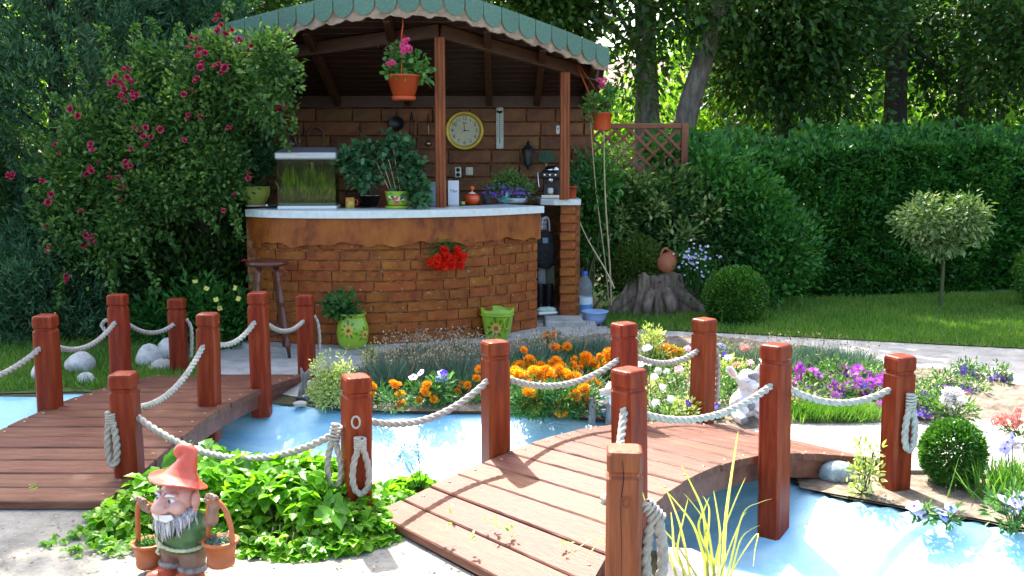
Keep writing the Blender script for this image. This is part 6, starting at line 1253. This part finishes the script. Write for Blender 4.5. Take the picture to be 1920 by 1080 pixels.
# variegated euonymus
def euonymus(label, px, base, blobs, n, z0=.0, L=.026, stems=10):
    c = G(px, base, z0); root = thing('euonymus', label, 'shrub', (c.x, c.y, z0)); cl = small_plant(root, blobs, n, L, L * .55, f_varie, sig=.02, shape='oval', up=.35, per=10); mb = MB()
    for k in range(stems): mb.tube(smooth_loop([Vector((RNG.normal() * .02, 0, 0)), Vector(cl[k]) * .6, Vector(cl[k])], 4, False), .003, 5)
    mb.build('stems', m_stem, root)
euonymus('cream variegated euonymus at the far end of the shaded bridge, behind the ring-and-loop post', 622, 762, [(0, 0, .12, .085, .08, .11), (-.085, 0, .22, .025, .03, .12), (-.015, 0, .26, .028, .03, .09), (.07, .02, .19, .06, .05, .07), (.075, .02, .28, .015, .02, .06), (-.03, -.02, .08, .09, .07, .07)], 2100, .02, .021)
euonymus('small cream variegated euonymus in the far bed beside the path', 693, 702, [(0, 0, .10, .04, .05, .09), (.02, 0, .17, .02, .03, .04)], 330, .03, .021)
euonymus('cream variegated shrub between the two far bridge posts, behind the marigolds', 1222, 700, [(0, 0, .17, .09, .08, .15), (.06, 0, .10, .1, .08, .1)], 900, .05)
euonymus('small yellow green sapling beside the blue grey rock at the pool rim', 1622, 930, [(0, 0, .185, .045, .04, .055), (.0, 0, .10, .05, .04, .025), (-.03, -.02, .03, .03, .02, .03)], 260, .0, .03)
# driftwood and dark stones where the shaded bridge meets the bed
c = D(572, 745, 6.15); dw = thing('driftwood', 'grey forked piece of driftwood standing at the far pool edge beside the shaded bridge', 'driftwood', (c.x, c.y, 0)); mb = MB(); mb.tube(smooth_loop([Vector((-.03, 0, -.02)), Vector((-.01, 0, .08)), Vector((.02, 0, .16)), Vector((.05, 0, .205))], 5, False), [.026, .025, .024, .026, .024, .022, .02, .02, .02, .02, .018, .018, .016, .015, .014, .012], 9); mb.tube([(0, 0, .12), (-.015, 0, .17), (-.02, 0, .205)], [.02, .013, .007], 8); mb.tube([(.02, 0, .15), (.05, -.01, .165), (.075, -.01, .16)], [.018, .014, .008], 8)
mb.fuse('wood', M('driftwood grey', (.16, .14, .12), (.34, .31, .28), scale=14, stretch=(3, 3, .7), bump=.8, rough=.95), dw, .006, 2, disp=.006, dscale=.02)
m_dstone = M('dark slate', (.02, .024, .035), (.06, .07, .09), scale=12, rough=.5, bump=.3)
stone('dark slate stone at the far pool edge below the euonymus', 590, 752, 6.1, .11, .07, .035, mat=m_dstone); stone('dark slate slab lapping the pool edge next to the ring-and-loop post', 625, 758, 6.0, .10, .06, .026, mat=m_dstone)
stone('small white stone at the pool rim under the driftwood', 562, 757, 5.98, .045, .03, .018, mat=m_conc2); stone('white broken stone lying on the slate beside the ring-and-loop post', 617, 758, 5.92, .05, .03, .026, mat=m_conc2)
stone('upright pale stone behind the ring-and-loop post', 634, 745, 6.05, .03, .03, .05)
for i in range(26):
    p = G(*((690 + i * 18.5, 772 + RNG.normal() * 3)) if i < 22 else (1500 + i * 12, 930 + i)); 
# ------------------------------------------------------------------ foreground ground cover
def trifoliate(n, P, A, L, up_tilt):
    """three toothed leaflets on one stalk end, n times"""
    A = unit(A); out = []
    S_ = unit(np.cross(A, np.array([0, 0, 1.]) + rnd(n) * up_tilt)); U = np.cross(S_, A)
    for k, ang in ((0, 0), (1, 1.25), (2, -1.25)):
        a = A * math.cos(ang) + S_ * math.sin(ang) - U * (.10 + .1 * abs(ang))
        v, t = leaves(P, a, L * (1.0 if k == 0 else .86), L * .80, up=(0, 0, 1), tilt=up_tilt * .3, shape='toothed', fold=.22, curl=.18); out.append((v, t))
    return out
def leaf_var(L, seed):
    V, t = join(trifoliate(1, np.zeros((1, 3)), np.array([[0., 1, .12]]), np.array([L]), .12)); me = np_mesh('leaf', V, t, f_cover)
    bm = bmesh.new(); bm.from_mesh(me); bmesh.ops.remove_doubles(bm, verts=bm.verts[:], dist=.0004); bm.to_mesh(me); bm.free(); return me
LV = [leaf_var(.052 + .007 * k, k) for k in range(6)]
def cover(label, poly, nbig, nfill, hmax, scale=1.0):
    q = np.array([p[:2] for p in poly]); c = q.mean(0); root = thing('ground_cover', label, 'ground cover', (c[0], c[1], 0)); Q = scatter(poly, nbig + nfill); d = pdist(poly, Q)
    h = hmax * (1 - np.exp(-d / .10)) * (.75 + .25 * vnoise(Q[:, 0], Q[:, 1], 9, 5)); k = np.argsort(-(h + RNG.normal(size=len(h)) * .03))
    big = k[:nbig]
    for i in big:
        z = max(.03, h[i] * (.80 + .35 * RNG.random())); a = RNG.random() * 6.28; o = link('leaf', LV[int(RNG.integers(6))], root, (Q[i, 0] - c[0], Q[i, 1] - c[1], z), (RNG.normal() * .38 - .10, RNG.normal() * .38, a), scale * (.75 + .5 * RNG.random()))
    f = k[nbig:]; P = np.column_stack([Q[f] - c, np.maximum(.015, h[f] * (.15 + .8 * RNG.random(len(f))))]); V, t = join(trifoliate(len(f), P, rnd(len(f)) * [1, 1, .3], np.full(len(f), .050 * scale), .4))
    T(link('lower_leaves', np_mesh('lower_leaves', V, t, f_cover), root), kind='stuff'); mb = MB()
    for i in k[::4]: mb.tube([(Q[i, 0] - c[0] + RNG.normal() * .03, Q[i, 1] - c[1] + RNG.normal() * .03, 0), (Q[i, 0] - c[0], Q[i, 1] - c[1], max(.02, h[i] * .9))], .002, 4)
    T(mb.build('stalks', m_stem, root), kind='stuff'); return root
cov = [Vector(p) for p in ((-1.78, 4.00, 0), (-1.66, 4.22, 0), (-1.62, 4.50, 0), (-1.25, 4.58, 0), (-.85, 4.52, 0), (-.60, 4.42, 0), (-.50, 4.10, 0), (-.44, 3.80, 0), (-.60, 3.62, 0), (-.85, 3.58, 0), (-1.0, 3.62, 0), (-1.25, 3.72, 0), (-1.5, 3.78, 0), (-1.68, 3.82, 0))]
cover('bed of bright green toothed leaves behind the gnome, between the two bridges', cov, 295, 1500, .25)
cover('patch of bright green leaves at the pool edge right of the ring-and-loop post', [Vector(p) for p in ((-.62, 4.16, 0), (-.58, 4.44, 0), (-.36, 4.50, 0), (-.30, 4.36, 0), (-.40, 4.18, 0), (-.5, 4.06, 0))], 46, 90, .15, .85)
cover('low straggly leaves spilling over the pavement left of the gnome', [Vector(p) for p in ((-1.86, 3.74, 0), (-1.74, 3.95, 0), (-1.40, 3.85, 0), (-1.20, 3.76, 0), (-1.38, 3.62, 0), (-1.66, 3.60, 0))], 40, 50, .05, .55)
# wispy weeds rising by the pool edge
for px, base, tip, lb in ((380, 905, 830, 'wispy weed with tiny dark seed heads over the pool left of the ring-and-loop post'), (790, 905, 830, 'wispy weed with tiny dark seed heads right of the ring-and-loop post'), (500, 905, 860, 'short wispy weed at the pool edge behind the ground cover')):
    a = G(px, base, .08); w = thing('weed', lb, 'weed', (a.x, a.y, 0)); mb = MB(); tips = []
    for k in range(7):
        t = D(px + RNG.normal() * 14, tip + RNG.random() * 50, a.y) - Vector(w.location); mb.tube([(0, 0, 0), (t.x * .5, 0, t.z * .6), tuple(t)], .0015, 4); tips.append(t)
    mb.build('stems', m_stem, w); P = np.array([t + Vector((RNG.normal() * .015, 0, RNG.normal() * .012)) for t in tips for _ in range(6)]); T(leaf_obj('seeds', P, rnd(len(P)), .014, .007, f_mari, w), kind='stuff')
# weeds between the deck boards
for i, (px, py) in enumerate(((840, 990), (920, 978), (955, 992), (840, 955), (800, 1005), (885, 1008), (940, 992), (60, 915), (1058, 1020))):
    if i in (4,): continue
    zz = .10 if px > 700 else .07; a = G(px, py, zz + .02); w = thing('weed_sprig', 'tiny green weed growing between two boards of the %s bridge' % ('sunlit' if px > 700 else 'shaded'), 'weed', a, 0, 'weeds between the deck boards' if px > 700 else None); P = rnd(7) * .012; V, t = leaves(P, rnd(7) * [1, 1, .1] + [0, 0, .25], .022, .012, shape='oval', tilt=.2); link('leaves', np_mesh('leaves', V, t, f_cover), w)
# litter blown over the paving
def litter():
    q = np.concatenate([scatter(front_vis, 420), scatter(gp((380, 700), (480, 655), (700, 660), (1150, 625), (1500, 640), (1920, 662), (1920, 715), (1500, 650), (700, 700)), 260), scatter(gp((1480, 806), (1900, 796), (1900, 895), (1480, 880)), 90)]); n = len(q); P = np.column_stack([q, np.full(n, .012) + .016 * (q[:, 0] > 1.2) * (q[:, 1] < 6)])
    V, t = leaves(P, rnd(n) * [1, 1, .08], .006 + .022 * RNG.random(n) ** 3, .004 + .010 * RNG.random(n) ** 3, tilt=.3, fold=.3); T(link('litter', np_mesh('litter', V, t, f_dry)), kind='stuff')
front_vis = [Vector(p) for p in ((-2.1, 4.2, 0), (-1.75, 4.1, 0), (-1.5, 3.75, 0), (-.6, 3.6, 0), (-.3, 3.5, 0), (-.2, 3.3, 0), (-2.1, 3.3, 0))]
litter()
# reeds in the near right
rd = G(1325, 1120, 0); rr_ = thing('reed_clump', 'clump of long yellow green reed blades in front of the right pool', 'reeds', (rd.x, rd.y, 0))
def ribbon(pts, w, mat, parent, name='blade'):
    pts = smooth_loop([Vector(p) for p in pts], 6, False); n = len(pts); V = []
    for i, p in enumerate(pts): t = i / (n - 1); ww = w * (1 - t) ** .6 * (.6 + .4 * min(1, t * 6)) / 2 + .0004; V += [p + Vector((-ww, 0, 0)), p + Vector((0, .35 * ww, 0)), p + Vector((ww, 0, 0))]
    f = []
    for i in range(n - 1): b = i * 3; f += [(b, b + 1, b + 4, b + 3), (b + 1, b + 2, b + 5, b + 4)]
    return MB().add(V, f, True).build(name, mat, parent)
f_reedy = ML('yellow reed', (.42, .42, .10), (.62, .56, .16), (.70, .64, .30), trans=.3, patch=6)
for k, (bx, mx, my, tx, ty, w, dy) in enumerate(((1352, 1362, 960, 1384, 808, .016, 0), (1330, 1318, 960, 1277, 872, .012, -.05), (1338, 1300, 985, 1240, 912, .012, -.08), (1300, 1275, 985, 1247, 915, .010, .03), (1345, 1325, 985, 1282, 925, .010, .05), (1350, 1310, 990, 1330, 932, .012, .02), (1345, 1350, 1000, 1338, 920, .010, .06), (1356, 1395, 960, 1448, 935, .008, .1), (1362, 1390, 1010, 1425, 985, .008, .05), (1300, 1265, 1040, 1258, 960, .012, -.1), (1290, 1270, 1030, 1290, 935, .010, -.06), (1330, 1355, 1000, 1398, 895, .010, .04), (1320, 1330, 960, 1318, 930, .008, .02), (1280, 1240, 1010, 1218, 990, .010, -.12), (1200, 1135, 1005, 1094, 1055, .008, -.25), (1210, 1120, 1010, 1060, 1045, .007, -.2), (1330, 1220, 962, 1190, 895, .008, .05), (1340, 1385, 985, 1400, 960, .006, .0), (1350, 1420, 1000, 1412, 1062, .006, .0))):
    b = D(bx, 1100, rd.y) - Vector(rr_.location); b.z = 0; m_ = D(mx, my, rd.y + dy * .5) - Vector(rr_.location); t_ = D(tx, ty, rd.y + dy) - Vector(rr_.location); ribbon([b, b.lerp(m_, .5) + Vector((0, 0, .02)), m_, m_.lerp(t_, .55) + Vector((0, 0, .008)), t_], w, f_reedy if k % 3 == 0 else f_reed, rr_)
sl_ = G(1300, 1060, 0); T(thing('rim_stone', 'flat pale stone slab at the near pool rim beside the looped end post', 'stone', (sl_.x - .02, sl_.y, 0))); MB().prism([(-.13, -.16), (.06, -.2), (.10, .0), (.03, .10), (-.10, .12)], -.02, .025).build('slab', m_conc2, bpy.data.objects['rim_stone'])
# ------------------------------------------------------------------ figures
m_hat = M('hat paint', (.44, .055, .025), (.55, .09, .05), scale=7, rough=.32, coat=.2)
m_skin = M('painted skin', (.42, .20, .15), (.58, .33, .27), scale=12, rough=.38, coat=.15)
m_hand = M('bronzed hands', (.17, .10, .075), (.30, .19, .14), scale=16, rough=.45)
m_beard = M('grey beard', (.07, .07, .075), (.34, .34, .35), (.66, .66, .67), scale=22, stretch=(6, 6, .5), rough=.5)
m_must = M('white moustache', (.58, .58, .60), (.75, .75, .76), scale=26, rough=.45)
m_jack = M('green jacket', (.025, .08, .022), (.07, .16, .045), scale=12, rough=.42, coat=.1)
m_belt = M('cream belt', (.30, .30, .16), (.58, .56, .38), scale=50, rough=.5)
m_trou = M('brown trousers', (.13, .075, .05), (.25, .155, .115), scale=9, rough=.5)
m_cuff = M('grey cuff', (.12, .10, .09), (.30, .27, .25), scale=50, rough=.6)
m_shoes = M('red shoes', (.42, .06, .025), (.58, .11, .05), scale=7, rough=.34, coat=.2)
m_bask = M('orange basket', (.33, .085, .025), (.47, .14, .045), scale=9, rough=.5, bump=.15)
m_eye = M('eye white', (.6, .6, .62), rough=.2); m_iris = M('iris', (.05, .08, .12), rough=.15)
gb = G(348, 1090, 0)
gn = thing('garden_gnome', 'garden gnome in a red hat and green jacket carrying two planted terracotta baskets', 'garden gnome', (gb.x, gb.y, .002), math.radians(-30)); gn.scale = (1.06, 1.06, 1.0)
sub = lambda *a: [Vector(p) for p in a]
for s in (-1, 1):
    mb = MB(); mb.ball((s * .052, -.035, .030), (.044, .066, .032), 20); mb.ball((s * .056, -.075, .030), (.036, .036, .028), 16); mb.fuse('shoe', m_shoes, gn, .005, 5)
    R = []
    for z, r in ((.052, .040), (.056, .048), (.070, .049), (.075, .041)): R.append([Vector((s * .047 + r * (1 + .035 * (k % 2)) * math.cos(2 * PI * k / 40), -.008 + r * (1 + .035 * (k % 2)) * .95 * math.sin(2 * PI * k / 40), z)) for k in range(40)])
    MB().rings(R).build('cuff', m_cuff, gn)
mb = MB(); mb.tube([(-.046, -.005, .06), (-.044, -.005, .10), (-.03, 0, .14)], [.038, .046, .05], 20); mb.tube([(.046, -.005, .06), (.044, -.005, .10), (.03, 0, .14)], [.038, .046, .05], 20); mb.ball((0, 0, .135), (.082, .066, .045), 24); mb.fuse('trousers', m_trou, gn, .005, 4)
mb = MB(); mb.lathe([(.084, .128), (.092, .134), (.093, .145), (.086, .155), (.090, .18), (.084, .22), (.060, .262), (.035, .28)], seg=36, sy=.82)
for s in (-1, 1): mb.tube([(s * .05, .01, .235), (s * .095, .02, .232), (s * .118, .01, .245)], [.036, .034, .028], 14)
mb.fuse('jacket', m_jack, gn, .005, 3)
bl = [Vector((.0925 * math.cos(a), .0925 * .84 * math.sin(a), .152 + .006 * math.sin(2 * a))) for a in np.linspace(0, 2 * PI, 60)]
MB().tube(bl, [.0055 + .002 * (k % 2) for k in range(60)], 7).build('belt', m_belt, gn)
MB().box((-.025, -.080, .158), (.024, .010, .022), ch=.003).build('buckle', m_belt, gn); MB().tube(sub((-.025, -.082, .148), (-.03, -.088, .135), (-.02, -.086, .126)), [.005, .006, .004], 7).build('tassel', m_belt, gn)
hd = MB(); hd.ball((0, -.012, .292), (.066, .066, .070), 28); hd.ball((-.033, -.052, .276), .031, 18); hd.ball((.033, -.052, .276), .031, 18); hd.ball((0, -.062, .250), (.034, .025, .022), 16)
for s in (-1, 1): hd.ball((s * .026, -.060, .322), (.024, .014, .010), 14)
hd.tube(sub((0, -.062, .318), (0, -.083, .298), (0, -.098, .282)), [.013, .018, .022], 16); hd.ball((0, -.100, .278), (.026, .023, .020), 18)
for s in (-1, 1): hd.ball((s * .018, -.090, .272), .013, 12)
hd.fuse('head', m_skin, gn, loc=(0, 0, .022), voxel=.0035, smooth=3)
for s in (-1, 1):
    e = MB(); e.ball((s * .027, -.0655, .303), (.014, .010, .0105), 16); eo = e.build('eye', m_eye, gn, (0, 0, .022)); MB().ball((s * .027 - .002, -.0745, .302), (.0065, .004, .0065), 12).build('iris', m_iris, eo)
    MB().tube(sub((s * .012, -.078, .318), (s * .028, -.080, .327), (s * .044, -.066, .320)), [.004, .0065, .003], 8).build('eyebrow', m_must, gn, (0, 0, .022))
    ea = MB(); ea.ball((s * .068, -.002, .292), (.012, .024, .034), 18, Matrix.Rotation(s * .35, 4, 'Z')); ea.ball((s * .070, -.008, .262), (.009, .012, .014), 12); ea.fuse('ear', m_skin, gn, loc=(0, 0, .022), voxel=.003, smooth=2)
    mu = MB()
    for k in range(7): u = k / 6; mu.tube(sub((s * .003, -.098, .258 - .003 * k), (s * .022, -.100 + .002 * k, .255 - .0035 * k), (s * (.044 + .006 * u), -.082, .258 - .002 * k)), [.005, .0065, .002], 7)
    mu.fuse('moustache', m_must, gn, loc=(0, 0, .022), voxel=.0025, smooth=1)
bd = MB()
for k in range(46):
    a = -PI / 2 + (k - 22.5) / 22.5 * 1.62; r0 = .066; L = .066 + .026 * math.cos(1.1 * (a + PI / 2)) + RNG.normal() * .006; x, y = r0 * math.cos(a), r0 * math.sin(a) - .012; z = .262 - .012 * math.cos(a + PI / 2) + .01 * abs(math.cos(a)); w = RNG.normal() * .004
    bd.tube(sub((x * .95, y * .95, z), (x * 1.14, y * 1.14, z - L * .4), (x * 1.10 + w, y * 1.16, z - L * .75), (x * .98 + w * 2, y * 1.12, z - L)), [.0036, .0042, .0038, .0014], 7)
    if k % 2: bd.tube(sub((x * .86, y * .86, z - .01), (x * 1.03, y * 1.04, z - L * .5), (x * .92, y * 1.0, z - L * .95)), [.007, .008, .003], 7, mi=1)  # dark core strands put groove shade into the beard's colour
bd.build('beard', [m_beard, m_fabric], gn, (0, 0, .022))
# hat with a drooping brim and a curled tip
R = []; nh = 48
for r, z in ((.058, .322), (.090, .319), (.098, .321), (.096, .326), (.080, .336), (.060, .352), (.046, .374), (.036, .400), (.030, .424), (.025, .444)):
    ring = []
    for j in range(nh):
        a = 2 * PI * j / nh; br = max(0, (r - .07) / .036); zz = z + br * (.014 * math.cos(2 * a) - .006 * math.sin(a * 3 + 1)) + .010 * br * math.sin(a); ring.append(Vector((r * 1.04 * math.cos(a) * (1 + .06 * br * math.cos(3 * a)) + .10 * (z - .33) * (z > .33), r * math.sin(a) - .012, zz)))
    R.append(ring)
TH_ = Matrix.Translation((0, 0, .034)) @ Matrix.Translation((0, .03, .325)) @ Matrix.Rotation(math.radians(-20), 4, 'X') @ Matrix.Rotation(math.radians(8), 4, 'Y') @ Matrix.Diagonal((1, 1, .84, 1)) @ Matrix.Translation((0, -.03, -.325))
hm = MB(); hm.rings([[TH_ @ q for q in r] for r in R]); MB_ = smooth_loop([Vector((.011, -.012, .436)), Vector((.010, -.016, .452)), Vector((-.006, -.024, .462)), Vector((-.024, -.03, .456)), Vector((-.030, -.032, .440)), Vector((-.020, -.034, .430)), Vector((-.012, -.036, .438))], 5, False)
hm.tube([TH_ @ q for q in MB_], list(np.linspace(.025, .011, len(MB_))), 14); hm.fuse('hat', m_hat, gn, .004, 4)
# forearms and hands; each hand five fingers round a basket handle
for s, hx, hy, hz in ((-1, -.128, -.045, .268), (1, .162, .0, .318)):
    mb = MB(); mb.tube(sub((s * .108, .01, .240), ((s * .108 + hx) / 2, (hy + .01) / 2, .252), (hx - s * .012, hy, hz - .006)), [.024, .020, .016], 12); mb.ball((hx, hy, hz), (.022, .015, .020), 14)
    for k, (fx, L) in enumerate(((-.015, .030), (-.005, .036), (.006, .034), (.016, .027))): mb.tube(sub((hx + fx * .8, hy - .004, hz + .010), (hx + fx, hy - .012, hz + .012 + L * .6), (hx + fx * 1.1, hy - .024, hz + .014 + L * .75), (hx + fx * 1.1, hy - .030, hz + .006 + L * .6)), [.0072, .0068, .0062, .0055], 8)
    mb.tube(sub((hx - s * .016, hy - .006, hz - .004), (hx - s * .030, hy - .014, hz + .006), (hx - s * .036, hy - .02, hz + .018)), [.0080, .0070, .0060], 8); mb.fuse('arm', m_hand, gn, .003, 2)
for (bx, by, bz), (hx, hy, hz), mt, sc in (((-.150, -.02, .030), (-.130, -.05, .268), f_box, 1.05), ((.172, .0, .098), (.164, -.01, .318), f_dian, 1.0)):
    bk = MB().lathe([(.040, 0), (.044, .004), (.046, .022), (.043, .024), (.052, .078), (.060, .082), (.061, .092), (.053, .094), (.044, .03)], (bx, by, bz), seg=32).build('basket', m_bask, gn)
    arch = smooth_loop([Vector((bx - .054, by, bz + .08)), Vector((bx - .052, by, bz + .14)), Vector(((bx * .4 + hx * .6) - .036, by * .4 + hy * .6, hz - .01)), Vector((hx, hy, hz + .018)), Vector(((bx * .4 + hx * .6) + .036, by * .4 + hy * .6, hz - .01)), Vector((bx + .052, by, bz + .14)), Vector((bx + .054, by, bz + .08))], 6, False)
    MB().tube(arch, .0085, 10).build('handle', m_bask, bk); MB().lathe([(.001, .078), (.053, .078)], (bx, by, bz), seg=20, closed=False).build('soil', m_earth, bk)
    P = RNG.normal(size=(240, 3)) * [.022, .022, .004] + [bx, by, bz + .084]; leaf_obj('foliage', P, rnd(240) * [1, 1, .3] + [0, 0, .7], .018, .006, mt, bk)
# white calf figure sitting behind the sunlit bridge
m_calf = M('white glaze', (.66, .66, .66), (.78, .77, .76), scale=8, rough=.3, coat=.3); m_spot = M('grey glaze', (.14, .13, .15), (.24, .23, .25), scale=12, rough=.35); m_ear = M('pink glaze', (.60, .40, .34), (.68, .50, .44), scale=10, rough=.4); m_muz = M('orange glaze muzzle', (.66, .36, .20), (.75, .52, .38), scale=14, rough=.35)
cb = D(1393, 822, 5.58); cf = thing('calf_figure', 'white garden calf figure with grey patches sitting behind the sunlit bridge', 'garden figure', (cb.x, cb.y, .02), math.radians(18))
mb = MB(); mb.ball((0, 0, .09), (.088, .075, .09), 24); mb.ball((0, -.02, .135), (.07, .06, .06), 20); mb.tube(sub((0, -.015, .15), (0, -.02, .20)), [.05, .045], 14)
for s in (-1, 1): mb.tube(sub((s * .06, -.03, .05), (s * .075, -.09, .035), (s * .07, -.125, .03)), [.042, .035, .026], 12); mb.tube(sub((s * .055, -.04, .14), (s * .05, -.075, .09), (s * .03, -.085, .065)), [.026, .022, .02], 12)
mb.ball((0, -.03, .235), (.062, .062, .056), 22); mb.ball((.015, -.085, .205), (.040, .042, .032), 18); mb.ball((0, -.02, .275), (.042, .035, .026), 14); mb.fuse('body', m_calf, cf, .005, 5)
for s in (-1, 1):
    e = MB(); e.ball((s * .088, -.005, .285), (.024, .010, .046), 18, Matrix.Rotation(s * .75, 4, 'Y')); eo = e.build('ear', m_calf, cf); MB().ball((s * .088, -.012, .285), (.015, .006, .035), 14, Matrix.Rotation(s * .75, 4, 'Y')).build('inner_ear', m_ear, eo)
    MB().tube(sub((s * .020, -.088, .247), (s * .033, -.089, .241), (s * .046, -.076, .246)), [.002, .0035, .002], 6).build('eyelid', m_spot, cf)
    MB().ball((s * .072, -.128, .032), (.024, .014, .022), 14).build('hoof', m_spot, cf)
MB().ball((.022, -.118, .198), (.030, .016, .018), 16).build('muzzle', m_muz, cf); MB().ball((.018, -.130, .210), (.011, .007, .008), 12).build('nose', m_ink, cf)
MB().ball((.012, -.066, .268), (.038, .030, .028), 16).build('forehead_patch', m_spot, cf); MB().ball((-.005, -.074, .095), (.034, .012, .028), 14).build('belly_patch', m_spot, cf); MB().ball((.052, -.078, .075), (.020, .020, .034), 14).build('hoof', m_spot, cf)
# gnome leaning over a small paling at the pool edge
p2 = D(1140, 790, 5.62); g2 = thing('garden_gnome', 'small garden gnome in a pink hat leaning over grey palings at the far pool edge', 'garden gnome', (p2.x, p2.y, .01), .1)
m_phat = M('pink hat', (.62, .30, .34), (.72, .42, .46), scale=8, rough=.45); m_pale = M('weathered paling', (.15, .13, .13), (.32, .28, .27), scale=14, stretch=(3, 3, .6), rough=.8, bump=.4); m_bcl = M('blue clothes', (.03, .15, .26), (.08, .27, .38), scale=10, rough=.5); m_sk2 = M('pale skin glaze', (.60, .42, .34), (.72, .58, .48), scale=10, rough=.4)
mb = MB(); mb.ball((.02, .03, .07), (.075, .06, .07), 18); mb.ball((.02, .01, .12), (.055, .05, .045), 16); mb.fuse('body', m_bcl, g2, .006, 3)
for x in (-.105, -.005, .09): MB().tube(sub((x, -.055, -.01), (x + .004, -.057, .08), (x - .004, -.055, .145)), [.021, .022, .023], 12).build('paling', m_pale, g2)
MB().tube(sub((-.12, -.04, .06), (.0, -.04, .064), (.11, -.04, .058)), .011, 9).build('rail', m_pale, g2)
mb = MB(); mb.ball((.025, -.03, .185), (.052, .05, .048), 20); mb.tube(sub((.0, -.06, .188), (-.04, -.075, .185), (-.072, -.085, .180)), [.020, .018, .017], 12); mb.ball((.06, -.02, .165), (.03, .025, .035), 12); mb.fuse('head', m_sk2, g2, .004, 3)
mb = MB()
for k in range(12): a = -2.6 + k * .18; mb.tube(sub((.02 + .045 * math.cos(a), -.03 + .045 * math.sin(a), .165), (.02 + .05 * math.cos(a), -.03 + .055 * math.sin(a), .13), (.02 + .04 * math.cos(a), -.03 + .055 * math.sin(a), .10)), [.007, .008, .003], 6)
mb.fuse('beard', m_must, g2, .004, 2)
mb = MB(); mb.lathe([(.06, .205), (.075, .20), (.072, .212), (.05, .245), (.03, .275), (.012, .295), (.002, .30)], (.035, -.02, 0), seg=24, mat=Matrix.Rotation(.22, 4, 'Y')); mb.fuse('hat', m_phat, g2, .004, 3)
for s in (-1, 1): MB().ball((.0 + .028 * s, -.075, .198), (.007, .005, .008), 10).build('eye', m_iris, g2)
for x in (-.055, -.03): MB().ball((x, -.072, .115 + .01 * (x > -.04)), (.02, .014, .014), 12).build('hand', m_sk2, g2)
